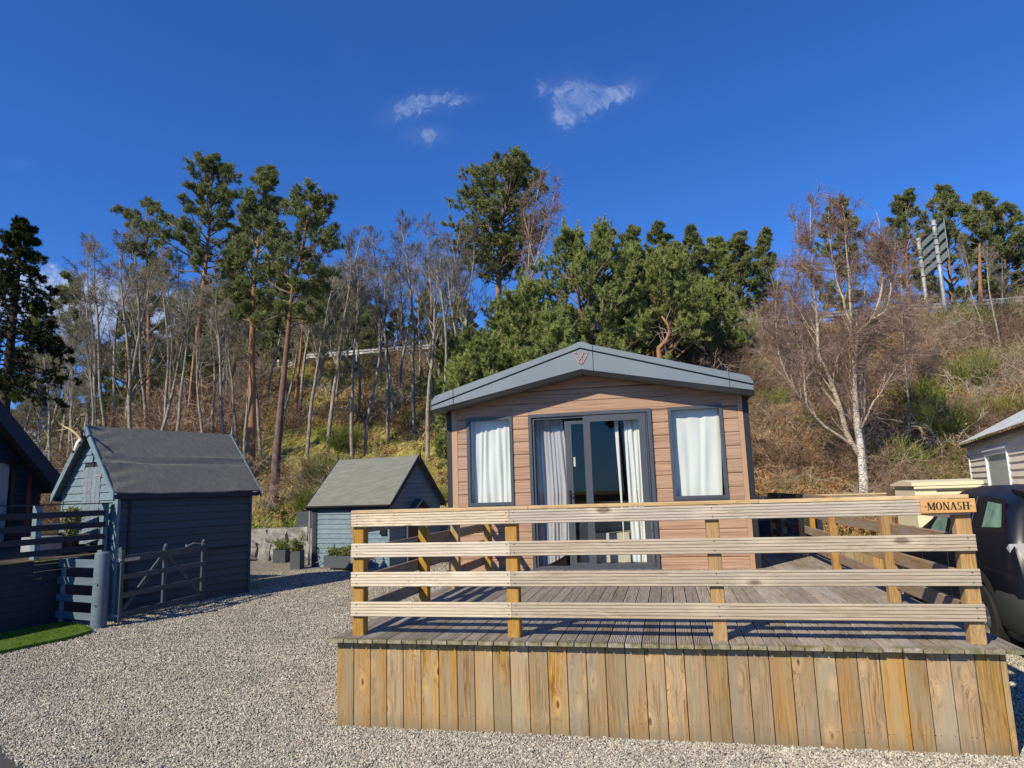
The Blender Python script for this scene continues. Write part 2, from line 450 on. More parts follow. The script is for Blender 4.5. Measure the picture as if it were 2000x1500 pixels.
def glass_mat(name, tint=(0.9, 0.95, 0.95), refl=1.0, edge=0.94):
    m = Mat(name)
    nt = m.nt; nt.nodes.remove(m.b)
    tr = m.N('ShaderNodeBsdfTransparent'); tr.inputs[0].default_value = (*tint, 1)
    gl = m.N('ShaderNodeBsdfGlossy'); gl.inputs['Roughness'].default_value = 0.01; gl.inputs['Color'].default_value = (refl, refl, refl, 1)
    ge = m.N('ShaderNodeNewGeometry'); dt = m.N('ShaderNodeVectorMath'); dt.operation = 'DOT_PRODUCT'
    m.L(ge.outputs['Normal'], dt.inputs[0]); m.L(ge.outputs['Incoming'], dt.inputs[1])
    fr = m.math('ADD', 0.042, m.math('MULTIPLY', m.math('POWER', m.math('SUBTRACT', 1.0, m.math('ABSOLUTE', dt.outputs['Value'])), 5.0), edge), True)
    mx = m.N('ShaderNodeMixShader'); m.L(fr, mx.inputs[0]); m.L(tr.outputs[0], mx.inputs[1]); m.L(gl.outputs[0], mx.inputs[2])
    m.L(mx.outputs[0], m.out.inputs['Surface'])
    return m.m
M['glass'] = glass_mat('window_glass', (0.93, 0.96, 0.96))
M['glass_soft'] = glass_mat('caravan_window_glass', (0.93, 0.96, 0.96), 1.0, 0.15)
M['glass_green'] = glass_mat('tinted_glass', (0.12, 0.22, 0.17))
M['green_lit_pane'] = plain('pale_green_lit_glass', (0.16, 0.27, 0.21), 0.08, var=.4, scale=6)  # car glass with the light seen in it painted into the colour
M['glass_black'] = plain('privacy_glass', (0.006, 0.007, 0.009), 0.05)

def curtain_mat(name, c):
    m = Mat(name, rough=0.9, spec=0.1)
    n = m.noise(m.tc(), 300, 2)
    m.color(m.ramp(n, [(0.3, tuple(x * 0.94 for x in c)), (0.7, c)]))
    tl = m.N('ShaderNodeBsdfTranslucent'); tl.inputs[0].default_value = (*c, 1)
    mx = m.N('ShaderNodeMixShader'); mx.inputs[0].default_value = 0.25
    m.L(m.b.outputs[0], mx.inputs[1]); m.L(tl.outputs[0], mx.inputs[2]); m.L(mx.outputs[0], m.out.inputs['Surface'])
    return m.m
M['curtain'] = curtain_mat('white_curtain', (0.86, 0.865, 0.83))
M['curtain_shaded'] = curtain_mat('shaded_grey_curtain', (0.55, 0.53, 0.56))  # curtain behind the glass, its shade put into the grey

def paint_mat(name, c, rough=0.6, var=0.12):
    m = Mat(name, rough=rough, spec=0.3)
    p = m.shift(m.tc())
    n = m.noise(m.map(p, (1.0, 8, 8)), 2.0, 5, 0.6)
    n2 = m.noise(m.map(p, (3.0, 60, 60)), 1.0, 3, 0.6)
    f = m.math('ADD', m.math('MULTIPLY', n, 0.6), m.math('MULTIPLY', n2, 0.4))
    col = m.ramp(f, [(0.35, tuple(x * (1 - var) for x in c)), (0.62, tuple(x * (1 + var) for x in c))])
    hv = m.N('ShaderNodeHueSaturation'); m.L(col, hv.inputs['Color']); m.L(m.mr(m.rand(), 0, 1, 0.93, 1.06), hv.inputs['Value'])
    m.color(hv.outputs[0]); m.bump(n2, 0.25, 0.002); return m.m
M['blue_shaded'] = paint_mat('shaded_slate_blue_paint', (0.055, 0.076, 0.092))  # same blue paint, darkened for faces turned from the sun
M['blue_mid'] = paint_mat('sunlit_mid_blue_paint', (0.105, 0.150, 0.185), 0.65, 0.15)  # same paint, middle tone for the sunlit post and ladder boards
M['blue_sunlit'] = paint_mat('sunlit_blue_paint', (0.15, 0.215, 0.255), 0.7, 0.2)  # same paint, lightened for the sunlit gable, wall and trim
M['navy_paint'] = paint_mat('navy_paint', (0.026, 0.032, 0.046))
M['grey_wood'] = paint_mat('greyed_blue_wood', (0.16, 0.20, 0.235), 0.75, 0.3)
def felt_mat(name, c):
    m = Mat(name, rough=0.95, spec=0.15)
    p = m.tc()
    a = m.noise(p, 420, 2, 0.6); b = m.noise(m.map(p, (1.0, 9, 9)), 1.5, 5, 0.6)
    f = m.math('ADD', m.math('MULTIPLY', a, 0.5), m.math('MULTIPLY', b, 0.5))
    m.color(m.ramp(f, [(0.33, tuple(x * 0.72 for x in c)), (0.5, c), (0.68, tuple(x * 1.35 for x in c))]))
    m.bump(a, 0.5, 0.003); return m.m
M['felt'] = felt_mat('roof_felt_dark', (0.168, 0.166, 0.14))
M['felt2'] = felt_mat('roof_felt_green_grey', (0.165, 0.172, 0.15))
M['galv'] = plain('galvanised_steel', (0.42, 0.43, 0.44), 0.5, metal=0.5, var=0.12, scale=5)
M['zinc_pole'] = plain('zinc_pole', (0.30, 0.32, 0.33), 0.55, metal=0.2, var=0.3, scale=3)
M['sign_back'] = plain('sign_backplate', (0.24, 0.30, 0.29), 0.6, var=0.08)
M['bone'] = plain('bone', (0.72, 0.66, 0.55), 0.6, var=0.15, scale=20)
M['antler'] = plain('antler', (0.40, 0.31, 0.15), 0.6, var=0.25, scale=20)
M['black'] = plain('black_plastic', (0.012, 0.012, 0.014), 0.4)
M['white_upvc'] = plain('white_frame', (0.78, 0.79, 0.78), 0.4)
M['cream'] = plain('cream_sheet_metal', (0.72, 0.66, 0.46), 0.5, var=0.03)
M['beige_clad'] = plain('beige_cladding', (0.80, 0.745, 0.63), 0.6, var=0.05, scale=4)
M['roof_tile_white'] = plain('pale_grey_tile_sheet', (0.50, 0.54, 0.54), 0.45, var=0.1)
M['slate_planter'] = plain('slate_grey_planter', (0.062, 0.075, 0.088), 0.8, var=0.15, scale=25)
M['concrete'] = plain('concrete', (0.34, 0.33, 0.31), 0.9, var=0.15, scale=12)
M['soil'] = plain('soil', (0.05, 0.035, 0.025), 0.95)
M['sign_wood'] = wood('varnished_sign_wood', (0.66, 0.34, 0.055), (0.60, 0.29, 0.04), (0.50, 0.22, 0.025), grain=50, knots=0.6, knot_amt=0.2, vary=0.0, rough=0.4)
M['sign_text'] = plain('carved_black_lettering', (0.02, 0.015, 0.01), 0.6)
M['car_paint'] = Mat('dark_blue_black_car_paint', rough=0.35, spec=0.4).color((0.006, 0.008, 0.013)).m
M['car_paint'].node_tree.nodes['Principled BSDF'].inputs['Coat Weight'].default_value = 0.25
M['car_plastic'] = plain('unpainted_bumper_plastic', (0.022, 0.025, 0.024), 0.7, var=0.1, scale=30)
M['tyre'] = plain('tyre_rubber', (0.012, 0.012, 0.012), 0.85)
M['rim'] = plain('alloy_rim', (0.55, 0.56, 0.58), 0.25, metal=0.9)
M['lamp'] = plain('clear_lamp_lens', (0.55, 0.56, 0.58), 0.08, metal=0.3)
M['lamp_red'] = plain('red_lamp_lens', (0.35, 0.02, 0.02), 0.15)
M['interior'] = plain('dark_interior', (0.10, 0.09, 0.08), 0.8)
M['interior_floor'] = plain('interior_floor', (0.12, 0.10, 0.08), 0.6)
M['sofa'] = plain('pale_sofa_fabric', (0.48, 0.46, 0.38), 0.9)
M['red_brown'] = plain('red_brown_timber', (0.16, 0.03, 0.02), 0.6)

def stone_mat():
    m = Mat('grey_boulder', rough=0.9, spec=0.2); p = m.shift(m.tc())
    a = m.noise(p, 3.0, 6, 0.65); b = m.noise(p, 18, 4, 0.6)
    c = m.ramp(a, [(0.3, (0.10, 0.10, 0.095)), (0.5, (0.23, 0.225, 0.21)), (0.66, (0.38, 0.37, 0.34))])
    l = m.mr(m.noise(p, 5.0, 4, 0.6), 0.55, 0.7)
    m.color(m.mix(m.math('MULTIPLY', l, 0.5), c, (0.16, 0.17, 0.06))); m.bump(b, 0.6, 0.02); return m.m
M['boulder'] = stone_mat()

def gravel_stone_mat():
    m = Mat('granite_chippings', rough=0.85, spec=0.25); r = m.rand()
    c = m.ramp(r, [(0.0, (0.21, 0.20, 0.16)), (0.12, (0.43, 0.40, 0.315)), (0.32, (0.31, 0.30, 0.25)), (0.5, (0.56, 0.525, 0.425)), (0.68, (0.39, 0.375, 0.315)),
                   (0.82, (0.44, 0.355, 0.27)), (0.88, (0.63, 0.605, 0.52)), (0.95, (0.16, 0.15, 0.135))], 'CONSTANT')
    n = m.noise(m.tc(), 2.2, 3); big = m.noise(m.pos(), 0.9, 5, 0.65); mid = m.noise(m.pos(), 7.0, 3, 0.6)
    v = m.math('MULTIPLY', m.mr(n, 0.3, 0.7, 0.8, 1.16), m.math('MULTIPLY', m.mr(big, 0.3, 0.7, 0.84, 1.10), m.mr(mid, 0.3, 0.7, 0.88, 1.10)))
    hv = m.N('ShaderNodeHueSaturation'); m.L(c, hv.inputs['Color']); m.L(v, hv.inputs['Value'])
    m.color(hv.outputs[0]); return m.m
M['chip'] = gravel_stone_mat()
def gravel_ground_mat():
    m = Mat('gravel_ground', rough=0.95, spec=0.15); p = m.pos()
    d = m.vor(p, 52.0); cell = m.N('ShaderNodeTexVoronoi'); m.L(p, cell.inputs['Vector']); cell.inputs['Scale'].default_value = 52.0
    r = m.sep(cell.outputs['Color'], 0)
    c = m.ramp(r, [(0.0, (0.13, 0.125, 0.12)), (0.2, (0.38, 0.335, 0.25)), (0.45, (0.27, 0.245, 0.195)), (0.6, (0.44, 0.395, 0.30)), (0.8, (0.31, 0.27, 0.225)), (0.92, (0.52, 0.50, 0.45))], 'CONSTANT')
    big = m.noise(p, 0.7, 4, 0.6)
    hv = m.N('ShaderNodeHueSaturation'); m.L(c, hv.inputs['Color']); m.L(m.mr(big, 0.3, 0.7, 0.85, 1.12), hv.inputs['Value'])
    gap = m.ramp(d, [(0.35, 1.0), (0.75, 0.35)])
    col = m.mix(1.0, hv.outputs[0], gap, 'MULTIPLY')
    m.color(col); m.bump(m.math('SUBTRACT', 1.0, d), 0.9, 0.012); return m.m
M['gravel'] = gravel_ground_mat()
M['asphalt'] = plain('asphalt', (0.055, 0.053, 0.05), 0.95, var=0.25, scale=90, bump=0.5)

def bank_mat():
    m = Mat('bank_earth_and_moss', rough=1.0, spec=0.1); p = m.pos()
    a = m.noise(p, 0.55, 6, 0.65); b = m.noise(p, 3.2, 6, 0.7); c = m.noise(p, 14, 4, 0.7)
    moss = m.ramp(b, [(0.3, (0.14, 0.14, 0.035)), (0.48, (0.31, 0.28, 0.085)), (0.7, (0.50, 0.42, 0.18))])
    leaf = m.ramp(c, [(0.3, (0.09, 0.05, 0.025)), (0.5, (0.22, 0.13, 0.065)), (0.7, (0.38, 0.26, 0.14))])
    x = m.sep(p, 0)
    f = m.math('ADD', m.mr(a, 0.41, 0.62, 0, 1), m.mr(x, -4, 3, -0.45, 0.2), True)
    col = m.mix(f, moss, leaf)
    # plateau and the far hills: woodland brown
    y = m.sep(p, 1)
    far = m.mr(y, 46, 70); w = m.ramp(m.noise(p, 0.35, 8, 0.75), [(0.35, (0.035, 0.028, 0.02)), (0.5, (0.075, 0.055, 0.035)), (0.65, (0.045, 0.055, 0.025))])
    col = m.mix(far, col, w)
    m.color(col); m.bump(c, 0.8, 0.05); return m.m
M['bank'] = bank_mat()
M['field'] = plain('pale_winter_field', (0.34, 0.28, 0.17), 1.0, var=0.12, scale=0.15)
M['hedge'] = plain('dark_hedge', (0.025, 0.022, 0.015), 1.0, var=0.4, scale=1.0)
def grass_mat():
    m = Mat('lawn_turf', rough=0.9, spec=0.2); n = m.noise(m.pos(), 120, 3); n2 = m.noise(m.pos(), 3, 3)
    m.color(m.mix(m.mr(n2, .35, .65), m.ramp(n, [(0.3, (0.035, 0.085, 0.008)), (0.7, (0.11, 0.20, 0.022))]), m.ramp(n, [(0.3, (0.05, 0.10, 0.012)), (0.7, (0.15, 0.23, 0.035))])))
    m.bump(n, 0.6, 0.01); return m.m
M['lawn'] = grass_mat()

def bark_mat(name, lo, hi, top=None, t0=4.0, t1=7.0, sc=(6, 6, 1.6), speck=None):
    m = Mat(name, rough=0.95, spec=0.15); p = m.shift(m.tc())
    n = m.noise(m.map(p, sc), 3.0, 5, 0.7)
    col = m.ramp(n, [(0.32, lo), (0.64, hi)])
    if top is not None:
        z = m.sep(m.tc(), 2)
        f = m.math('ADD', m.mr(z, t0, t1), m.math('MULTIPLY', m.math('SUBTRACT', n, 0.5), 0.5), True)
        col = m.mix(f, col, m.ramp(n, [(0.3, tuple(x * .6 for x in top)), (0.62, top)]))
    if speck is not None:
        s = m.noise(m.map(p, (5, 5, 22)), 1.6, 4, 0.7)
        col = m.mix(m.mr(s, 0.54, 0.62), col, speck)
    m.color(col); m.bump(n, 0.7, 0.02); return m.m
M['pine_bark'] = bark_mat('scots_pine_bark', (0.09, 0.07, 0.055), (0.24, 0.185, 0.14), (0.36, 0.20, 0.105), 1.5, 4.5)
M['pine_branch'] = plain('pine_branch', (0.17, 0.12, 0.08), 0.9)
M['pine_bark_dark'] = bark_mat('scots_pine_bark_dark', (0.07, 0.055, 0.05), (0.20, 0.15, 0.13), (0.22, 0.13, 0.085), 3.0, 7.0)
M['bare_bark'] = bark_mat('pale_bare_bark', (0.11, 0.10, 0.085), (0.37, 0.345, 0.295))
M['bare_twig'] = plain('bare_twig', (0.22, 0.195, 0.155), 0.9)
M['bare_twig_dark'] = plain('dark_twig', (0.125, 0.105, 0.085), 0.9)
M['birch_bark'] = bark_mat('birch_bark', (0.60, 0.58, 0.53), (0.80, 0.78, 0.73), (0.52, 0.44, 0.33), 1.6, 4.5, sc=(3, 3, 3), speck=(0.05, 0.04, 0.035))
M['birch_limb'] = bark_mat('birch_limb_bark', (0.30, 0.24, 0.17), (0.52, 0.44, 0.33), sc=(3, 3, 3), speck=(0.10, 0.07, 0.05))
M['birch_twig'] = plain('birch_twig_purple', (0.25, 0.165, 0.125), 0.85)
M['spruce_bark'] = bark_mat('spruce_bark', (0.03, 0.025, 0.02), (0.09, 0.07, 0.055))

def needle_mat(name, a, b, c):
    m = Mat(name, rough=0.6, spec=0.25); n = m.noise(m.tc(), 1.1, 4, 0.6); n2 = m.noise(m.tc(), 9, 3, 0.6)
    f = m.math('ADD', m.math('MULTIPLY', n, 0.6), m.math('MULTIPLY', n2, 0.4))
    col = m.ramp(f, [(0.34, a), (0.5, b), (0.66, c)]); m.color(col)
    tl = m.N('ShaderNodeBsdfTranslucent'); m.L(col, tl.inputs[0]); mx = m.N('ShaderNodeMixShader'); mx.inputs[0].default_value = 0.22
    m.L(m.b.outputs[0], mx.inputs[1]); m.L(tl.outputs[0], mx.inputs[2]); m.L(mx.outputs[0], m.out.inputs['Surface'])
    return m.m
M['pine_needle'] = needle_mat('scots_pine_needles', (0.09, 0.115, 0.045), (0.19, 0.22, 0.08), (0.34, 0.36, 0.13))
M['young_needle'] = needle_mat('young_pine_needles', (0.115, 0.155, 0.045), (0.25, 0.30, 0.092), (0.43, 0.465, 0.15))
M['spruce_needle'] = needle_mat('spruce_needles', (0.010, 0.018, 0.006), (0.026, 0.040, 0.010), (0.085, 0.10, 0.018))
M['broom'] = needle_mat('broom_stems', (0.11, 0.16, 0.03), (0.22, 0.27, 0.05), (0.36, 0.36, 0.09))
M['heather'] = needle_mat('shrub_leaves', (0.06, 0.09, 0.015), (0.14, 0.17, 0.03), (0.24, 0.22, 0.04))
def stuff_mat(name, stops):
    m = Mat(name, rough=0.95, spec=0.1); m.color(m.ramp(m.rand(), stops)); return m.m
M['straw'] = stuff_mat('dry_grass_blades', [(0.0, (0.34, 0.30, 0.09)), (0.25, (0.52, 0.45, 0.18)), (0.5, (0.64, 0.54, 0.25)), (0.7, (0.26, 0.32, 0.06)), (0.9, (0.34, 0.38, 0.08)), (1.0, (0.40, 0.28, 0.11))])
M['bracken'] = stuff_mat('dead_bracken', [(0.0, (0.32, 0.16, 0.065)), (0.4, (0.46, 0.27, 0.12)), (0.75, (0.58, 0.42, 0.23)), (1.0, (0.26, 0.12, 0.06))])
M['bramble'] = stuff_mat('bramble_stems', [(0.0, (0.11, 0.07, 0.05)), (0.5, (0.24, 0.16, 0.11)), (0.85, (0.42, 0.33, 0.24)), (1.0, (0.5, 0.43, 0.34))])

# ------------------------------------------------------------------ terrain
def sstep(a, b, x):
    t = np.clip((x - a) / (b - a), 0, 1); return t * t * (3 - 2 * t)
def ground_z(x, y):
    x = np.asarray(x, float); y = np.asarray(y, float)
    toe = 18.25 + 0.55 * sstep(1.5, 3.0, x) + 2.2 * sstep(6.2, 7.2, x)
    lift = 0.85 * (1 - sstep(1.0, 2.5, x)) * sstep(-16, -13.5, x)
    t = np.clip((y - toe) / (34.0 - toe), 0, 1)
    bump = 0.16 * np.sin(x * 1.1 + 0.7 * y) + 0.12 * np.sin(2.3 * x - 1.3 * y + 1) + 0.07 * np.sin(4.1 * x + 3.3 * y)
    up = lift + (9.0 - lift) * t + bump * np.sin(np.pi * np.clip(t, 0, 1)) 
    fall = 1 - 0.72 * sstep(-19.5, -33.0, x) - 0.0
    z = np.where(y > toe, up * fall, np.where((y > toe - 0.35) & (lift > 0.05), lift * fall * np.clip((y - toe + 0.35) / 0.35, 0, 1), 0.0))
    # plateau, then down again, then the far hill
    back = 1 - sstep(50, 85, y)
    z = np.where(y >= 34.0, (9.0 * back + 0.0) * fall, z)
    hill = np.clip((y - 78) / 90.0, 0, None)
    hill = 33 * np.minimum(hill, 1.0) + 6 * sstep(168, 500, y)
    hill = hill * (0.93 + 0.05 * np.sin(x * 0.031 + 1.7) + 0.03 * np.sin(x * 0.11))
    return z + np.where(y > 78, hill, 0)
def graded(a, b, fine0, fine1, step, coarse):
    l = []; v = fine0
    while v > a:
        l.append(v); v -= step + (fine0 - v) * coarse
    l.append(a); l = l[::-1]
    l += list(np.arange(fine0 + step, fine1, step)); v = fine1
    while v < b:
        l.append(v); v += step + (v - fine1) * coarse
    l.append(b); return np.array(l)
gx = graded(-700, 700, -36, 30, 0.5, 0.12); gy = graded(-500, 900, 15, 50, 0.35, 0.10)
X, Y = np.meshgrid(gx, gy); Z = ground_z(X, Y)
nx, ny = len(gx), len(gy)
i = np.arange(ny - 1)[:, None] * nx + np.arange(nx - 1)[None]
g = Geo().add(np.stack([X, Y, Z], -1).reshape(-1, 3), np.stack([i, i + 1, i + nx + 1, i + nx], -1).reshape(-1, 4))
struct('ground', g, M['bank'], smooth=True)

def sheet(name, pts, z, mat):
    g = Geo(); g.V.append(np.array([(x, y, z) for x, y in pts], float)); g.n = len(pts)
    g.F.append(np.array([list(range(len(pts)))])); g.M.append(np.array([0]))
    return struct(name, g, mat)
sheet('gravel_drive', [(-22, -30), (14, -30), (14, 18.0), (1.5, 18.0), (1.0, 17.84), (-13.2, 17.84), (-14, 13), (-22, 10)], 0.006, M['gravel'])
# access road beside the camera, its edge crossing the lower left corner
sheet('access_road', [(-7.2, 5.60), (-4.86, 4.345), (-4.27, 4.03), (4.0, -0.4), (4.0, -12), (-20, -12), (-20, 12.4)], 0.012, M['asphalt'])

# field and hedge on the far hillside
def strip(name, ratio0, ratio1, ya, yb, lift, mat, n=24, m=8, hh=0.0, slope=0.0):
    rr = np.linspace(ratio0, ratio1, n); tt = np.linspace(0, 1, m)
    R, T = np.meshgrid(rr, tt); Yv = ya + slope * (R - ratio0) + (yb - ya) * T; Xv = R * Yv
    Zv = ground_z(Xv, Yv) + lift
    i = np.arange(m - 1)[:, None] * n + np.arange(n - 1)[None]
    return Geo().add(np.stack([Xv, Yv, Zv], -1).reshape(-1, 3), np.stack([i, i + 1, i + n + 1, i + n], -1).reshape(-1, 4))
struct('distant_field', strip('distant_field', -1.02, -0.74, 124, 150, 0.9, M['field'], slope=40), M['field'])

# ------------------------------------------------------------------ retaining wall of boulders
def rock(seed, sx, sy, sz):
    rng = np.random.RandomState(seed)
    import bmesh
    bm = bmesh.new(); bmesh.ops.create_cube(bm, size=2.0)
    bmesh.ops.subdivide_edges(bm, edges=bm.edges[:], cuts=2, use_grid_fill=True)
    for v in bm.verts:
        c = v.co.copy(); q = c / max(abs(c.x), abs(c.y), abs(c.z)); s = c.normalized() * 1.25
        v.co = c * 0.72 + s * 0.28 + Vector(rng.uniform(-0.15, 0.15, 3))
        v.co = Vector((v.co.x * sx, v.co.y * sy, v.co.z * sz))
    me = bpy.data.meshes.new('stone'); bm.to_mesh(me); bm.free(); me.materials.append(M['boulder'])
    return me
wall = thing('stone_retaining_wall', 'rough grey boulder retaining wall at the foot of the grass bank between the two blue sheds', 'stone wall', (-8, 17.9, 0))
rng = np.random.RandomState(5)
for row, (z0, hgt) in enumerate(((0.0, 0.50), (0.47, 0.42))):
    x = -14.0 + row * 0.22; k = 0
    while x < 1.4:
        w = rng.uniform(0.36, 0.74)
        me = rock(100 + row * 50 + k, w / 2 * 0.97, 0.26, hgt / 2 * rng.uniform(0.92, 1.06))
        obj('stone', me, None, wall, loc=(x + w / 2, 18.0 + row * 0.10, z0 + hgt / 2), rot=(rng.uniform(-.06, .06), rng.uniform(-.08, .08), rng.uniform(-.1, .1)))
        x += w + 0.015; k += 1

# ------------------------------------------------------------------ the timber deck with its railing
ZD = 0.66
deck = thing('timber_deck', 'raised timber deck with plank skirt and four-board railing in front of the holiday lodge', 'deck', (-0.3, 5.1, 0))
def put(name, me, rot, loc): return obj(name, me, None, deck, loc=loc, rot=rot)
rng = random.Random(3)
pitch = 0.1175; x = -2.585; k = 0
while x < 2.07:
    w = pitch - 0.009
    y0 = 4.995 + rng.uniform(-0.004, 0.004)
    y1 = 9.395 if x < 1.0 else 14.0
    L = y1 - y0
    me = plank(round(L, 2), w, 0.028, M['deck'], c=0.003, grooves=8, depth=0.005)
    put('deck_board', me, ROT_DECK, (x + w / 2, (y0 + y1) / 2, ZD - 0.014 + rng.uniform(-0.0012, 0.0012)))
    x += pitch; k += 1
g = Geo()
for yj in np.arange(5.35, 9.3, 0.6): g.box(-2.52, 1.99, yj, yj + 0.05, 0.48, 0.628)
for yj in np.arange(9.6, 13.9, 0.6): g.box(1.12, 1.99, yj, yj + 0.05, 0.48, 0.628)
obj('joist', g, M['joist'], deck)['kind'] = 'stuff'
obj('rim_joist', Geo().box(-2.535, 1.995, 5.085, 5.13, 0.48, 0.628), M['joist'], deck); obj('rim_joist', Geo().box(1.12, 1.995, 13.9, 13.95, 0.48, 0.628), M['joist'], deck)
x = -2.558; k = 0
while x < 2.0:
    w = rng.uniform(0.131, 0.143)
    if x + w > 1.98: w = 2.015 - x
    me = plank(0.634, round(w - 0.005, 4), 0.019, M['skirt'], c=0.0025)
    put('skirt_board', me, rm((0, 0, 1), (rng.uniform(-.006, .006), 1, 0), (-1, 0, 0)), (x + w / 2, 5.072 + rng.uniform(-.0012, .0012), 0.629 - 0.317 - rng.uniform(0, .006)))
    x += w; k += 1
for side, X0 in ((-1, -2.549), (1, 2.006)):
    y = 5.16
    while y < 9.2:
        put('skirt_board', plank(0.634, 0.136, 0.019, M['skirt'], c=0.0025), ROT_UPX, (X0, y, 0.31)); y += 0.1395
g = Geo(); xx = -2.49
while xx < 2.0:
    for zz_ in (.585, .57, .12): lathe(g, [(0, -.0006), (.003, -.0004), (.003, .004)], 6, (xx + rng.uniform(-.03, .03), 5.0622, zz_ + rng.uniform(-.006, .006)), 'y')
    xx += .0695
obj('nail_heads', g, M['upvc_dark'], deck)['kind'] = 'stuff'
# posts
def post(x, y, z0=ZD, z1=1.588, s=0.092, mat='post'):
    return put('rail_post', plank(round(z1 - z0, 3), s, s, M[mat], c=0.005), ROT_UP, (x, y, (z0 + z1) / 2))
front_posts = [-2.417, -1.172, 0.300, 1.900]
for xx in front_posts: post(xx, 5.175)
for yy in (6.63, 7.68, 9.15): post(-2.41, yy, z1=1.53)
for yy in (6.83, 8.92, 10.9, 12.6, 13.85): post(1.900, yy, z1=1.55)
for xx in (1.2,): post(xx, 13.85)
# front rails: the left boards end at the second post, the right ones run on
YR = 5.112
for (zt, zb), (xa, xb) in zip(((1.587, 1.487), (1.357, 1.250), (1.137, 1.029), (0.914, 0.806)), ((-2.463, 1.935),) + ((-2.463, 1.946),) * 3):
    zc = (zt + zb) / 2; h = zt - zb; xm = -1.177
    for a, b in ((xa, xm - 0.0015), (xm + 0.0015, xb)):
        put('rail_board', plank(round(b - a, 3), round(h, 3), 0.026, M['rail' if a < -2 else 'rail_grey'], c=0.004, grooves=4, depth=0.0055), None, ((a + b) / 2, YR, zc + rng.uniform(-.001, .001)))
for a, b in ((-2.463, -1.03), (-1.027, 0.62), (0.623, 1.935)):
    put('cap_rail', plank(round(b - a, 3), 0.125, 0.026, M['cap'], c=0.004), ROT_FLATX, ((a + b) / 2, 5.158, 1.6025 + rng.uniform(-.001, .001)))
g = Geo()
for (zt, zb) in ((1.587, 1.487), (1.357, 1.250), (1.137, 1.029), (0.914, 0.806)):
    for xx in front_posts:
        for dz in (.03, -.03):
            for dx in ((-.028, .028) if xx == front_posts[1] else (0.0,)):
                lathe(g, [(0, -.0006), (.0042, -.0004), (.0042, .004)], 8, (min(xx, 1.90) + dx, YR - .0132, (zt + zb) / 2 + dz), 'y')
obj('screw_heads', g, M['upvc_dark'], deck)['kind'] = 'stuff'
# side rails
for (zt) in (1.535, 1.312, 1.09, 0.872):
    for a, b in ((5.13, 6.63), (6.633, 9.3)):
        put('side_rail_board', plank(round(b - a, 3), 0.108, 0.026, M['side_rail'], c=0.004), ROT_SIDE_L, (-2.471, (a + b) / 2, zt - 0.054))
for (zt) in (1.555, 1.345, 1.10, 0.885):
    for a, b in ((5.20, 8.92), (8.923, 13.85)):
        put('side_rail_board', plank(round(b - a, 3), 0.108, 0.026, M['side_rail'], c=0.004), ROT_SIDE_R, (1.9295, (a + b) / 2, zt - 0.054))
for zt in (1.30, 1.08): put('side_rail_board', plank(0.74, 0.108, 0.026, M['side_rail'], c=0.004), None, (1.55, 13.91, zt))

# name board on the top rail
sg = thing('name_sign', 'small varnished wooden name board reading MONASH fixed to the top rail', 'sign', (1.80, 5.09, 1.545))
def sgp(name, geo, mat): return obj(name, geo, mat, sg, world=True)
s_me = plank(0.326, 0.090, 0.02, M['sign_wood'], c=0.004)
so = obj('board', s_me, None, sg, loc=(1.800, 5.0885, 1.542), rot=(0, math.radians(-0.6), 0))
def text_mesh(name, body, size, mat, parent, loc, rot, extrude=0.001, bold=0.0):
    cu = bpy.data.curves.new(name, 'FONT'); cu.body = body; cu.size = size; cu.extrude = extrude; cu.align_x = 'CENTER'; cu.align_y = 'CENTER'
    cu.offset = bold
    tmp = bpy.data.objects.new('tmp', cu); COL.objects.link(tmp)
    bpy.context.view_layer.update()
    me = bpy.data.meshes.new_from_object(tmp.evaluated_get(bpy.context.evaluated_depsgraph_get()))
    bpy.data.objects.remove(tmp); me.materials.clear(); me.materials.append(mat)
    return obj(name, me, None, parent, loc=loc, rot=rot)
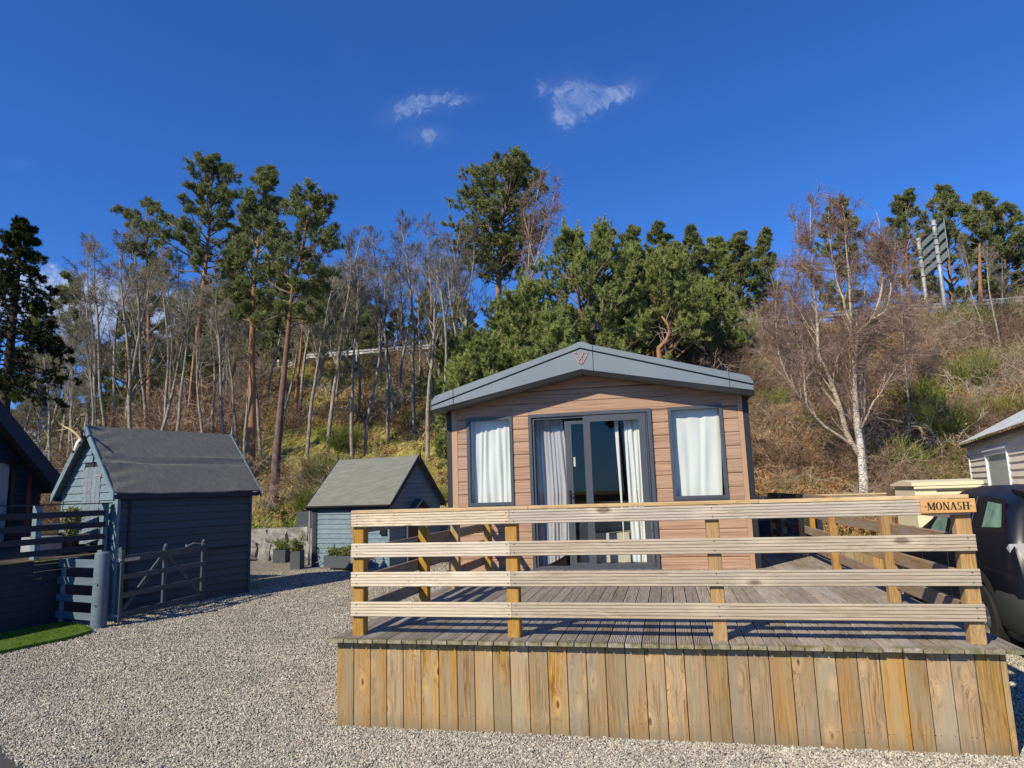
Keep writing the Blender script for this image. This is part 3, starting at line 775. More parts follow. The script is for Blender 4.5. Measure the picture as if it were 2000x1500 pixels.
def serif_word(word, h, w_scale=1.0):
    """roman capitals drawn as strokes: thin and thick bars with slab serifs; returns Geo and width (x right, z up)"""
    g = Geo(); x = 0.0; T = 0.215 * h; t = 0.095 * h; s = 0.065 * h; y0, y1 = -0.0012, 0.0
    def bar(xa, za, xb, zb, wd):
        dx, dz = xb - xa, zb - za; l = math.hypot(dx, dz)
        # horizontal width wd for slanted strokes
        if abs(dz) > 1e-6: pr = [(xa - wd / 2, za), (xa + wd / 2, za), (xb + wd / 2, zb), (xb - wd / 2, zb)]
        else: pr = [(xa, za - wd / 2), (xb, za - wd / 2), (xb, za + wd / 2), (xa, za + wd / 2)]
        g.prism(pr, y0, y1, 'y')
    def serif(cx, z, wd): bar(cx - wd / 2, z, cx + wd / 2, z, s)
    def arc(cx, cz, rx, rz, a0, a1, thick, thin, n=18):
        out = []; inn = []
        for k in range(n + 1):
            a = math.radians(a0 + (a1 - a0) * k / n); c, si = math.cos(a), math.sin(a)
            out.append((cx + rx * c, cz + rz * si)); inn.append((cx + (rx - thick) * c, cz + (rz - thin) * si))
        for k in range(n): g.prism([out[k], out[k + 1], inn[k + 1], inn[k]], y0, y1, 'y')
    for ch in word:
        if ch == 'M':
            W = 0.98 * h; bar(x + .14 * h, 0, x + .14 * h, h, t); bar(x + .84 * h, 0, x + .84 * h, h, T)
            bar(x + .49 * h, 0.08 * h, x + .2 * h, h, T); bar(x + .49 * h, 0.08 * h, x + .80 * h, h, t)
            serif(x + .14 * h, s / 2, .24 * h); serif(x + .84 * h, s / 2, .34 * h); serif(x + .12 * h, h - s / 2, .2 * h); serif(x + .9 * h, h - s / 2, .2 * h)
        elif ch == 'O':
            W = 0.80 * h; arc(x + .4 * h, .5 * h, .39 * h, .52 * h, 0, 360, T, .05 * h, 28)
        elif ch == 'N':
            W = 0.82 * h; bar(x + .15 * h, 0, x + .15 * h, h, t); bar(x + .69 * h, 0, x + .69 * h, h, t); bar(x + .66 * h, 0, x + .16 * h, h, T)
            serif(x + .15 * h, s / 2, .24 * h); serif(x + .1 * h, h - s / 2, .2 * h); serif(x + .69 * h, h - s / 2, .24 * h)
        elif ch == 'A':
            W = 0.80 * h; bar(x + .14 * h, 0, x + .40 * h, h, t); bar(x + .66 * h, 0, x + .42 * h, h, T); bar(x + .24 * h, .34 * h, x + .6 * h, .34 * h, .05 * h)
            serif(x + .13 * h, s / 2, .24 * h); serif(x + .66 * h, s / 2, .3 * h)
        elif ch == 'S':
            W = 0.60 * h; arc(x + .29 * h, .74 * h, .23 * h, .28 * h, 20, 270, .15 * h, .05 * h); arc(x + .29 * h, .27 * h, .25 * h, .29 * h, -160, 90, .16 * h, .05 * h)
        elif ch == 'H':
            W = 0.84 * h; bar(x + .17 * h, 0, x + .17 * h, h, T); bar(x + .67 * h, 0, x + .67 * h, h, T); bar(x + .17 * h, .52 * h, x + .67 * h, .52 * h, .055 * h)
            for cx in (.17, .67): serif(x + cx * h, s / 2, .34 * h); serif(x + cx * h, h - s / 2, .34 * h)
        elif ch == '.':
            W = 0.26 * h; arc(x + .13 * h, .48 * h, .085 * h, .085 * h, 0, 360, .0849 * h, .0849 * h, 10)
        x += W + 0.035 * h
    return g, x
lg, lw = serif_word('.MONASH.', 0.0505)
lg.xform(Matrix.Translation((1.802 - lw / 2, 5.0785, 1.518)) @ Matrix.Identity(4))
obj('lettering', lg, M['sign_text'], sg)

# ------------------------------------------------------------------ the holiday lodge
YW = 9.42; LX0, LX1 = -2.98, 1.04; LYB = 17.4
lodge = thing('holiday_lodge', 'tan timber-clad holiday lodge with grey gable roof and anthracite patio doors behind the deck', 'lodge', (-0.97, 9.42, 0))
def lp(name, geo, mat, **k): return obj(name, geo, mat, lodge, **k)
def roof_z(x):     # underside line of the front gable wall
    return 3.30 - 0.205 * abs(x + 1.0)
openings = [(-2.752, -2.082, 1.54, 2.782), (-1.846, -0.148, 0.645, 2.787), (0.075, 0.783, 1.555, 2.784)]
rng = random.Random(8)
zl = 2.236 - 0.178 * 9; TRI = 0
rows = []
z = zl
while z < 3.3: rows.append(z); z += 0.178
for zb in rows:
    zt = zb + 0.178 - 0.005
    xa, xb = LX0 + 0.085, LX1 - 0.062
    segs = [(xa, xb)]
    for (ox0, ox1, oz0, oz1) in openings:
        if zt > oz0 and zb < oz1 - 0.001:
            new = []
            for a, b in segs:
                if ox1 <= a or ox0 >= b: new.append((a, b))
                else:
                    if ox0 > a: new.append((a, ox0))
                    if ox1 < b: new.append((ox1, b))
            segs = new
    parts = []
    for a, b in segs:
        if b - a < 0.03: continue
        # partly covered rows (above a window head) are completed behind the frame
        lim = roof_z(0) ; hl = (3.30 - zb) / 0.205
        a2, b2 = max(a, -1.0 - hl), min(b, -1.0 + hl)
        if b2 - a2 < 0.05: continue
        L = b2 - a2; key = ('clad', round(L, 3))
        if key not in _cache:
            h = 0.173
            _cache[key] = Geo().prism([(0.0, 0.0), (0.0, h), (-0.004, h), (-0.013, h - 0.012), (-0.015, 0.010), (-0.010, 0.0)], -L / 2, L / 2, 'x').mesh('board', [M['clad']])
        lp('cladding_board', _cache[key], None, loc=((a2 + b2) / 2, YW, zb))
def fill_over(x0, x1, z0, z1):
    if z1 - z0 > 0.01:
        g = Geo().box(x0, x1, YW - 0.013, YW, z0, z1); lp('cladding_strip', g, M['clad'])
for (ox0, ox1, oz0, oz1) in openings:
    zt = min(r for r in rows if r >= oz1 - 0.001)
    fill_over(ox0, ox1, oz1, zt - 0.004)
    below = [r for r in rows if r < oz0]
    if below and oz0 > 1:
        zr = max(below) ; fill_over(ox0, ox1, zr, oz0)
# backing wall with real openings, side and rear walls
g = Geo()
xs = [LX0 + 0.01, openings[0][0] + .02, openings[0][1] - .02, openings[1][0] + .02, openings[1][1] - .02, openings[2][0] + .02, openings[2][1] - .02, LX1 - 0.01]
y0, y1 = YW + 0.001, YW + 0.09
for i in range(0, 7, 2): g.box(xs[i], xs[i + 1], y0, y1, 0.45, 2.9)
g.box(xs[1], xs[2], y0, y1, .45, 1.56); g.box(xs[1], xs[2], y0, y1, 2.765, 2.9)
g.box(xs[3], xs[4], y0, y1, .45, .655); g.box(xs[3], xs[4], y0, y1, 2.77, 2.9)
g.box(xs[5], xs[6], y0, y1, .45, 1.575); g.box(xs[5], xs[6], y0, y1, 2.765, 2.9)
g.prism([(LX0 + .01, 2.9), (LX1 - .01, 2.9), (-0.97, 3.50)], y0, y1, 'y')
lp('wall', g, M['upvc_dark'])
g = Geo(); g.box(LX0 + .005, LX0 + .07, YW + .09, LYB, .45, 3.05); g.box(LX1 - .07, LX1 - .005, YW + .09, LYB, .45, 3.05); g.box(LX0 + .07, LX1 - .07, LYB - .06, LYB, .45, 3.05)
lp('side_wall', g, M['upvc_dark'])
# side boards
for X0, s in ((LX0, -1), (LX1, 1)):
    z = 0.47
    while z < 2.95:
        g = Geo().box(min(X0, X0 + s * .014) if s < 0 else X0 - .004, X0 + (.004 if s < 0 else .014), YW + .085, LYB, z, z + .170)
        lp('side_cladding_board', g, M['clad'] if s < 0 else M['clad']); z += .178
for xa, xb in ((LX0 + .001, LX0 + .083), (LX1 - .06, LX1 + .002)):
    lp('corner_trim', Geo().box(xa, xb, YW - .02, YW + .06, .55, 3.0), M['clad_trim'])
for xa, xb in ((LX0 - .075, LX0 - .004), (LX1 + .006, LX1 + .078)):
    lp('dark_corner_trim', Geo().box(xa, xb, YW - .012, YW + .075, .45, 3.0), M['upvc_dark'])
lp('chassis_skirt', Geo().box(LX0 + .05, LX1 - .05, YW + .05, LYB - .1, 0.0, 0.45), M['upvc_dark'])
# fascia: panels above and below a dark shadow groove
YF = 9.12
def pull(g, k=9.05 / 9.12):
    C = np.array([0, 0, CAM_H])
    g.V = [C + (v - C) * k for v in g.V]; return g
def bevel_panel(poly, y0=YF, y1=YF + 0.16, mat='fascia', name='fascia_panel'):
    c = np.mean(poly, axis=0)
    g = Geo(); n = len(poly); P = np.array(poly); ins = []
    for i in range(n):
        a, b, d = P[i - 1], P[i], P[(i + 1) % n]
        e1 = (b - a) / (np.linalg.norm(b - a) + 1e-9); e2 = (d - b) / (np.linalg.norm(d - b) + 1e-9)
        n1 = np.array([-e1[1], e1[0]]); n2 = np.array([-e2[1], e2[0]]); m = (n1 + n2) / 2; m /= max(np.dot(m, m) ** .5, .3)
        ins.append(b + m * 0.006)
    area = np.sum(P[:, 0] * np.roll(P[:, 1], -1) - np.roll(P[:, 0], -1) * P[:, 1])
    if area < 0: ins = [2 * P[i] - ins[i] for i in range(n)]
    I = np.array(ins)
    v = np.concatenate([np.c_[I[:, 0], np.full(n, y0), I[:, 1]], np.c_[P[:, 0], np.full(n, y0 + .007), P[:, 1]], np.c_[P[:, 0], np.full(n, y1), P[:, 1]]])
    k = np.arange(n); k2 = (k + 1) % n
    g.add(v, np.concatenate([np.stack([k, k2, k2 + n, k + n], 1), np.stack([k + n, k2 + n, k2 + 2 * n, k + 2 * n], 1)]))
    g.F.append(np.array([list(range(n))])); g.M.append(np.array([0]))
    g.F.append(np.array([list(range(2 * n, 3 * n))[::-1]])); g.M.append(np.array([0]))
    return lp(name, pull(g), M[mat])
RX = -1.035
def gro(x): return 3.630 - (0.311 if x < RX else 0.2915) * abs(x - RX)
def topz(x): return 3.728 - 0.012 - (0.293 if x < RX else 0.283) * max(0.0, abs(x - RX) - 0.0)
def bot(x): return 3.340 - 0.2045 * abs(x - RX) if x < RX else 3.340 - 0.193 * abs(x - RX)
e = 0.009
seams_up = [(-3.19, -2.862), (-2.858, -0.869), (-0.865, 0.88), (0.884, 1.172)]
for (a, b) in seams_up:
    up = []; lo = []
    mids = [RX] if a < RX < b else []
    lowline = [(a, gro(a) + e)] + [(m, gro(m) + e) for m in mids] + [(b, gro(b) + e)]
    if a < -3.1: upline = [(b, topz(b)), (-3.09, topz(-3.09)), (-3.135, topz(-3.09) - .022), (-3.172, topz(-3.09) - .065), (-3.19, gro(-3.19) + .06)]
    elif b > 1.1: upline = [(1.172, gro(1.172) + .045), (1.155, topz(1.10) - .05), (1.13, topz(1.10) - .018), (1.10, topz(1.10)), (a, topz(a))]
    elif mids: upline = [(b, topz(b)), (RX + .13, topz(RX + .13)), (RX + .05, 3.722), (RX - .03, 3.722), (RX - .12, topz(RX - .12)), (a, topz(a))]
    else: upline = [(b, topz(b)), (a, topz(a))]
    bevel_panel(lowline + upline, mat='fascia', name='fascia_top_panel')
    lowl = [(a, bot(a))] + [(m, bot(m)) for m in mids] + [(b, bot(b))]
    upl = [(b, gro(b) - e)] + [(m, gro(m) - e) for m in mids] + [(a, gro(a) - e)]
    bevel_panel(lowl + upl, y0=YF + .004, mat='fascia')
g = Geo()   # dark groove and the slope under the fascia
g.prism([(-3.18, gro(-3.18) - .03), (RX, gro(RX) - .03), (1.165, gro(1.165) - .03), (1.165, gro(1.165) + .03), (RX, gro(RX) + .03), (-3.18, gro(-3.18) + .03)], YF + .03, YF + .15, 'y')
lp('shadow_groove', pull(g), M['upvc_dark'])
g = Geo()
for (xa, xb) in ((-3.188, RX), (RX, 1.170)):
    v = [(xa * .992, YF - .058, bot(xa) - .012), (xb * .992, YF - .058, bot(xb) - .012), (xb, YF + .02, bot(xb) - .065), (xa, YF + .02, bot(xa) - .052), (xb, YW + .02, bot(xb) - .05), (xa, YW + .02, bot(xa) - .04)]
    g.add(v, np.array([(0, 3, 2, 1), (3, 5, 4, 2)]))
lp('soffit', g, M['soffit'])
# roof sheets and gutters
g = Geo()
for s, xe in ((-1, -3.17), (1, 1.155)):
    xr = RX; zr = 3.69; ze = topz(xe) - .03
    v = [(xr, YF + .08, zr), (xe, YF + .08, ze), (xe, LYB + .15, ze), (xr, LYB + .15, zr), (xr, YF + .08, zr - .06), (xe, YF + .08, ze - .1), (xe, LYB + .15, ze - .1), (xr, LYB + .15, zr - .06)]
    g.add(v, np.array([(0, 1, 2, 3), (4, 7, 6, 5), (1, 5, 6, 2), (2, 6, 7, 3), (0, 4, 5, 1)]))
lp('roof', g, M['roof_metal'])
lp('gutter', Geo().box(1.085, 1.165, YF + .17, LYB + .1, 2.87, 2.94), M['upvc_dark']); lp('gutter', Geo().box(-3.185, -3.10, YF + .17, LYB + .1, 2.87, 2.94), M['upvc_dark'])
# emblem on the fascia: two interlaced copper strokes forming a W-like mark
def emblem():
    def P(zx, zy):
        px, py = 830 + zx * 350 / 2000, 660 + zy * 350 / 2000
        d = px_dir(px, py); t = (YF) / d[1]; return (d[0] * t, CAM_H + d[2] * t)
    lines = [[(1650, 172), (1668, 200), (1728, 287), (1757, 286), (1792, 225), (1817, 160), (1768, 164), (1748, 215), (1716, 250), (1728, 287)],
             [(1650, 172), (1692, 168), (1716, 178), (1753, 240), (1757, 286)]]
    g = Geo()
    for ln in lines:
        pts = [P(*p) for p in ln]
        for (a, b) in zip(pts[:-1], pts[1:]):
            dx, dz = b[0] - a[0], b[1] - a[1]; l = math.hypot(dx, dz); nx_, nz_ = -dz / l * .0045, dx / l * .0045; ex, ez = dx / l * .003, dz / l * .003
            g.prism([(a[0] - nx_ - ex, a[1] - nz_ - ez), (b[0] - nx_ + ex, b[1] - nz_ + ez), (b[0] + nx_ + ex, b[1] + nz_ + ez), (a[0] + nx_ - ex, a[1] + nz_ - ez)], YF - .006, YF + .006, 'y')
    lp('emblem', pull(g), M['copper'])
emblem()
def frame(name, x0, x1, z0, z1, w, ya, yb, mat='upvc', parent=None, wb=None, wt=None, wr=None):
    wb = w if wb is None else wb; wt = w if wt is None else wt; wr = w if wr is None else wr
    g = Geo(); m = [(x0, z0), (x1, z0), (x1, z1), (x0, z1)]; q = [(x0 + w, z0 + wb), (x1 - wr, z0 + wb), (x1 - wr, z1 - wt), (x0 + w, z1 - wt)]
    for i in range(4):
        j = (i + 1) % 4; c = 0.004
        g.prism([m[i], m[j], q[j], q[i]], ya, yb, 'y')
    return obj(name, g, M[mat], parent or lodge)
def pane(name, x0, x1, z0, z1, y, mat='glass', parent=None):
    g = Geo(); g.add([(x0, y, z0), (x1, y, z0), (x1, y, z1), (x0, y, z1)], np.array([(0, 1, 2, 3)]))
    return obj(name, g, M[mat], parent or lodge)
def curtain(name, edgeL, edgeR, z0, z1, y, folds, amp, mat, seed, parent=None, nz=26, hem=0.0):
    """edgeL/edgeR(t): x of the two edges, t = 0 at the top, 1 at the bottom"""
    rg = np.random.RandomState(seed); n = folds * 8
    s = np.linspace(0, 1, n + 1); t = np.linspace(0, 1, nz + 1)
    S, T = np.meshgrid(s, t); ph = rg.uniform(0, 6.28, 4)
    warp = S + 0.02 * np.sin(S * 9 + ph[0] + T * 2.2) + 0.012 * np.sin(S * 23 + T * 3 + ph[1])
    L_ = np.array([edgeL(a) for a in t])[:, None]; R_ = np.array([edgeR(a) for a in t])[:, None]
    Xc = L_ + (R_ - L_) * S
    am = amp * (0.45 + 0.55 * np.minimum(1, T * 3 + .2)) * (0.6 + 0.4 * np.sin(S * 17 + ph[2]))
    Yc = y + am * np.sin(warp * folds * 2 * math.pi + 0.8 * np.sin(T * 3.0 + S * 5 + ph[3])) + 0.3 * amp * np.sin(T * 7 + S * 12)
    Zc = z1 - (z1 - z0 - hem * S ** 1.6) * T
    i = np.arange(nz)[:, None] * (n + 1) + np.arange(n)[None]
    g = Geo().add(np.stack([Xc, Yc, Zc], -1).reshape(-1, 3), np.stack([i, i + n + 1, i + n + 2, i + 1], -1).reshape(-1, 4))
    return obj(name, g, M[mat], parent or lodge, smooth=True)
for (x0, x1, z0, z1), f, sd in (((-2.752, -2.082, 1.54, 2.782), 7, 3), ((0.075, 0.783, 1.555, 2.784), 4, 9)):
    w = lp('window', Geo().box(x0 + .002, x1 - .002, YW - .028, YW - .001, z0 - .018, z0 - .001), M['upvc'])
    w2 = frame('frame', x0, x1, z0, z1, 0.042, YW - .034, YW + .06, parent=w)
    pane('glass', x0 + .04, x1 - .04, z0 + .04, z1 - .04, YW - .004, parent=w)
    ww = (lambda sd_: (lambda t: x0 + .02))(sd)
    curtain('curtain', lambda t, a=x0: a + .02, lambda t, a=x1, q=sd: a - .02 - (0.05 * t if q == 9 else 0), z0 + .02 + (.015 if sd == 9 else 0), z1 - .01, YW + .085, f, .019 if sd == 3 else .013, 'curtain', sd, parent=w)
# patio door
door = frame('door', -1.846, -0.148, 0.645, 2.787, 0.045, YW - .045, YW + .075)
door['label'] = 'anthracite sliding patio door'
frame('frame', -1.801, -0.165, 0.672, 2.742, 0.032, YW - .020, YW + .07, parent=door, wr=0.062)
g = Geo()
for k in range(3): g.box(-0.215 + k * .018, -0.206 + k * .018, YW - .036 - .003 * k, YW + .0, 0.69, 2.742)
obj('track_rib', g, M['upvc'], door)
pane('glass', -1.770, -1.385, 0.70, 2.715, YW + .045, parent=door)
frame('sliding_leaf', -1.342, -0.985, 0.668, 2.672, 0.092, YW + .015, YW + .06, parent=door, wb=.078, wt=.045, wr=.03)
pane('glass', -1.252, -1.01, 0.74, 2.63, YW + .035, parent=door)
frame('sliding_leaf', -1.075, -0.230, 0.655, 2.742, 0.094, YW - .030, YW + .012, parent=door, wb=.082, wt=.098, wr=.088)
pane('glass', -0.985, -0.315, 0.735, 2.648, YW - .012, parent=door)
obj('track_recess', Geo().box(-1.385, -1.075, YW + .06, YW + .075, 2.672, 2.742), M['upvc_dark'], door)
g = Geo(); g.box(-1.318, -1.290, YW - .003, YW + .014, 1.50, 1.72); g.box(-1.312, -1.298, YW - .045, YW - .003, 1.655, 1.675); g.box(-1.312, -1.225, YW - .052, YW - .040, 1.655, 1.675); g.box(-1.315, -1.293, YW - .012, YW - .003, 1.53, 1.56)
obj('handle', g, M['black'], door)
obj('sticker', Geo().box(-1.238, -1.212, YW + .0335, YW + .0345, 2.04, 2.17), M['sofa'], door)
def eL(t): return -1.785 + 0.0 * t
def eR(t):
    if t < .52: return -1.392 + 0.075 * (t / .52) ** 0.8
    return -1.317 - 0.03 * ((t - .52) / .48)
curtain('curtain', eL, eR, 0.69, 2.73, YW + .17, 8, .022, 'curtain_shaded', 21, parent=door, nz=34, hem=.20)
curtain('curtain', lambda t: -0.66 + .05 * t, lambda t: -0.605 + .0 * t, 0.80, 2.66, YW + .14, 1, .012, 'curtain', 5, parent=door)
curtain('curtain', lambda t: -0.53 + .02 * t, lambda t: -0.30, 0.74, 2.66, YW + .12, 4, .026, 'curtain', 6, parent=door)
# room behind the glass
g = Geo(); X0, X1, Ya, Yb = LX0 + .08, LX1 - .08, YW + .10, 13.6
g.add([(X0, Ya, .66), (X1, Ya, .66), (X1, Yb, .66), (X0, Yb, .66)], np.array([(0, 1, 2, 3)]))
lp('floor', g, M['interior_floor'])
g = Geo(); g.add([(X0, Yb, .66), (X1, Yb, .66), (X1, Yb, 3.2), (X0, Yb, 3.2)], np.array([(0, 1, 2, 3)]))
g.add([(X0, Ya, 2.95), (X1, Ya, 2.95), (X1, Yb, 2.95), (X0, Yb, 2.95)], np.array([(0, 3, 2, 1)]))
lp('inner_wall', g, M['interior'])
sofa = thing('sofa', 'pale upholstered sofa just visible inside the lodge through the patio door glass', 'sofa', (-0.55, 10.6, 0.66))
obj('seat', Geo().prism([(-.9, .0), (.5, .0), (.5, .38), (.46, .42), (-.86, .42), (-.9, .38)], 10.3, 11.1, 'y').xform(Matrix.Translation((-.2, 0, .66))), M['sofa'], sofa)
obj('backrest', Geo().prism([(-.9, .3), (.5, .3), (.5, .80), (.42, .86), (-.82, .86), (-.9, .80)], 11.1, 11.3, 'y').xform(Matrix.Translation((-.2, 0, .66))), M['sofa'], sofa)
obj('armrest', Geo().prism([(-1.1, .0), (-.9, .0), (-.9, .56), (-.94, .6), (-1.06, .6), (-1.1, .56)], 10.25, 11.3, 'y').xform(Matrix.Translation((-.2, 0, .66))), M['sofa'], sofa)

# ------------------------------------------------------------------ blue timber sheds
def frame2(P, deg):
    a = math.radians(deg); d = np.array([math.sin(a), math.cos(a)]); n = np.array([-math.cos(a), math.sin(a)])
    return lambda u, v, z: (P[0] + d[0] * u + n[0] * v, P[1] + d[1] * u + n[1] * v, z)
def hexbox(geo, f, u0, u1, v0, v1, z0, z1, mat=0):
    c = [f(u, v, z) for z in (z0, z1) for v in (v0, v1) for u in (u0, u1)]
    return geo.add(c, np.array([(0, 1, 3, 2), (4, 6, 7, 5), (0, 4, 5, 1), (2, 3, 7, 6), (0, 2, 6, 4), (1, 5, 7, 3)]), mat)
def hexpoly(geo, f, pts):
    """pts: 8 (u,v,z) corners, first four one face, last four the face opposite"""
    c = [f(*p) for p in pts]
    return geo.add(c, np.array([(0, 3, 2, 1), (4, 5, 6, 7), (0, 1, 5, 4), (1, 2, 6, 5), (2, 3, 7, 6), (3, 0, 4, 7)]))
def shed(name, label, P, deg, L, W, he, hr, mat_side, mat_gable, mat_roof, og=0.1, oe=0.09, pitch=0.125, door=None, mat_trim='blue_shaded', wrinkle=0.0, sag_seed=1, gable_front=True, finials=True, z0=0.0, boards_far=True):
    f = frame2(P, deg)
    t = thing(name, label, 'shed', tuple(f(L / 2, W / 2, 0)))
    def ob(n, g, m, **k): return obj(n, g, M[m], t, **k)
    core = Geo(); hexbox(core, f, .03, L - .03, .03, W - .03, z0, he)
    c = [f(.03, .03, he), f(.03, W - .03, he), f(.03, W / 2, hr - .06), f(L - .03, .03, he), f(L - .03, W - .03, he), f(L - .03, W / 2, hr - .06)]
    core.add(c, [[0, 1, 2], [5, 4, 3]]); core.add(c, np.array([(0, 2, 5, 3), (1, 4, 5, 2)]))
    ob('wall', core, 'navy_paint')
    # weatherboards on the four sides: wedge section, lower edge proud
    def board(fr, a, b, zb, h, m, a2=None, b2=None, nm='wall_board'):
        """fr(s, o, z): s along the wall, o outwards"""
        a2 = a if a2 is None else a2; b2 = b if b2 is None else b2
        g = Geo(); hexpoly(g, fr, [(a, 0, zb), (b, 0, zb), (b, .022, zb), (a, .022, zb), (a2, 0, zb + h), (b2, 0, zb + h), (b2, .006, zb + h), (a2, .006, zb + h)])
        return ob(nm, g, m)
    z = z0
    while z < he - .02:
        h = min(pitch - .006, he - z)
        board(lambda s, o, zz: f(s, .03 - o, zz), .045, L - .045, z, h, mat_side)
        if boards_far: board(lambda s, o, zz: f(s, W - .03 + o, zz), .045, L - .045, z, h, mat_side)
        z += pitch
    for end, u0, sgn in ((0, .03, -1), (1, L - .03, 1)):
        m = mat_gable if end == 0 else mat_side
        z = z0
        while z < hr - .18:
            h = pitch - .006
            def lim(zz):
                if zz <= he: return .045
                return .045 + (zz - he) / (hr - he) * (W / 2 - .03)
            a, b, a2, b2 = lim(z), W - lim(z), lim(z + h), W - lim(z + h)
            segs = [(a, b, a2, b2)]
            if door and end == door['end'] and z < door['z1'] and z + h > door['z0']:
                segs = [(a, door['v0'], a2, door['v0']), (door['v1'], b, door['v1'], b2)]
            for s in segs:
                if s[1] - s[0] > .04: board(lambda ss, o, zz: f(u0 + sgn * o, ss, zz), s[0], s[1], z, h, m, s[2], s[3])
            z += pitch
    for (u, v) in ((0, 0), (0, W), (L, 0), (L, W)):
        g = Geo(); hexbox(g, f, u - (0 if u else .0) - (.05 if u else 0), u + (.05 if not u else 0), v - (.05 if v else 0), v + (0.05 if not v else 0), z0, he + .02); ob('corner_post', g, mat_side if v == 0 and u else mat_gable if u == 0 else mat_side)
    if door and door.get('build', True):
        u0 = .03 if door['end'] == 0 else L - .03; sg_ = -1 if door['end'] == 0 else 1
        d = Geo(); hexbox(d, f, u0 - .004, u0 + sg_ * .008, door['v0'], door['v1'], door['z0'], door['z1']); dd = ob('door', d, 'grey_wood')
        nb = 4; wv = (door['v1'] - door['v0']) / nb
        for i in range(nb):
            g = Geo(); hexbox(g, f, min(u0 + sg_ * .008, u0 + sg_ * .024), max(u0 + sg_ * .008, u0 + sg_ * .024), door['v0'] + i * wv + .003, door['v0'] + (i + 1) * wv - .003, door['z0'], door['z1'] - .035)
            obj('door_board', g, M['grey_wood'], dd)
        g = Geo(); hexbox(g, f, u0 + sg_ * .03 - .004, u0 + sg_ * .03 + .004, door['v0'] - .02, door['v0'] + .12, door['z1'] - .16, door['z1'] - .135); hexbox(g, f, u0 + sg_ * .03 - .004, u0 + sg_ * .03 + .004, door['v0'] - .03, door['v0'] + .0, door['z1'] - .18, door['z1'] - .115)
        obj('hinge', g, M['galv'], dd)
    # felt roof: gridded sheet with soft wrinkles
    sl = math.hypot(W / 2 + oe, (hr - he) * (1 + oe / (W / 2)))
    for s in (0, 1):
        nu, nv = 40, 26; rg = np.random.RandomState(sag_seed + s); ph = rg.uniform(0, 6.28, 8)
        A, B = np.meshgrid(np.linspace(0, 1, nu + 1), np.linspace(0, 1, nv + 1))
        u = -og + (L + 2 * og) * A
        v = W / 2 - (W / 2 + oe) * B
        drop = (hr - he) / (W / 2)
        zz = hr + .012 - drop * (W / 2 + oe) * B
        wr = wrinkle * (0.010 * np.sin(B * 26 + 2 * np.sin(A * 3 + ph[0]) + ph[1]) * np.exp(-((B - .52 - .03 * np.sin(A * 4 + ph[6])) / .05) ** 2) * 2.2
                        + 0.006 * np.sin(A * 9 + B * 7 + ph[2]) * B + 0.007 * np.sin(A * 14 + 5 * np.sin(B * 3 + ph[3])) * np.clip(B - .82, 0, 1) * 5
                        + 0.006 * np.sin(B * 40 + A * 22 + ph[4]) * np.exp(-((A - .08) / .08) ** 2) + .004 * np.sin(A * 40 + ph[5]) * np.clip(B - .6, 0, 1))
        zz = zz + wr
        if s: v = W - v
        pts = np.array([f(a, b, c) for a, b, c in zip(u.ravel(), v.ravel(), zz.ravel())])
        n0 = len(pts); low = pts.copy(); low[:, 2] -= .022
        i = (np.arange(nv)[:, None] * (nu + 1) + np.arange(nu)[None]).ravel()
        top = np.stack([i, i + 1, i + nu + 2, i + nu + 1], 1); bt = top[:, ::-1] + n0
        rim = list(range(nu + 1)) + [(k + 1) * (nu + 1) + nu for k in range(nv)] + [nv * (nu + 1) + k for k in range(nu - 1, -1, -1)] + [k * (nu + 1) for k in range(nv - 1, 0, -1)]
        rim = np.array(rim); r2 = np.roll(rim, -1); edge = np.stack([rim, rim + n0, r2 + n0, r2], 1)
        g = Geo().add(np.concatenate([pts, low]), [top, bt, edge])
        ob('roof_felt', g, mat_roof, smooth=False)
        # eaves board under the felt
        g = Geo(); vv = -oe + .012 if s == 0 else W + oe - .012; ze = he - drop * oe
        hexbox(g, f, -og + .02, L + og - .02, min(vv, vv + (.02 if s == 0 else -.02)), max(vv, vv + (.02 if s == 0 else -.02)), ze - .085, ze - .012); ob('eaves_board', g, 'navy_paint')
    # barge boards on both gables
    for u0, u1 in ((-og - .022, -og + .0), (L + og, L + og + .022)):
        for s in (0, 1):
            ze = he - (hr - he) / (W / 2) * oe; bw = .115
            va, vb = (-oe - .01, W / 2) if s == 0 else (W + oe + .01, W / 2)
            g = Geo(); hexpoly(g, f, [(u0, va, ze - bw), (u0, vb, hr + .03 - bw - .03), (u0, vb, hr + .035), (u0, va, ze + .018), (u1, va, ze - bw), (u1, vb, hr + .0 - bw), (u1, vb, hr + .035), (u1, va, ze + .018)])
            ob('barge_board', g, mat_trim)
        if finials:
            g = Geo(); um = (u0 + u1) / 2 + (-.018 if u0 < 0 else .018); k = .028; zz0, zz1 = hr - .16, hr + .20
            c = [f(um, W / 2 - k, zz0), f(um, W / 2 + k, zz0), f(um, W / 2 + k * .9, hr + .02), f(um, W / 2 - k * .9, hr + .02)]
            c2 = [f(um + .02, W / 2 - k, zz0), f(um + .02, W / 2 + k, zz0), f(um + .02, W / 2 + k * .9, hr + .02), f(um + .02, W / 2 - k * .9, hr + .02)]
            g.add(c + c2 + [f(um + .01, W / 2, zz1)], np.array([(0, 1, 2, 3), (4, 7, 6, 5), (0, 3, 7, 4), (1, 5, 6, 2)])); 
            nb_ = g.n - 9; g.F.append(np.array([(3, 2, 8), (2, 6, 8), (6, 7, 8), (7, 3, 8)]) + nb_); g.M.append(np.zeros(4, int))
            ob('finial', g, mat_trim)
    return t, f, ob
SA_P, SA_D = (-8.586, 9.404), 18.9
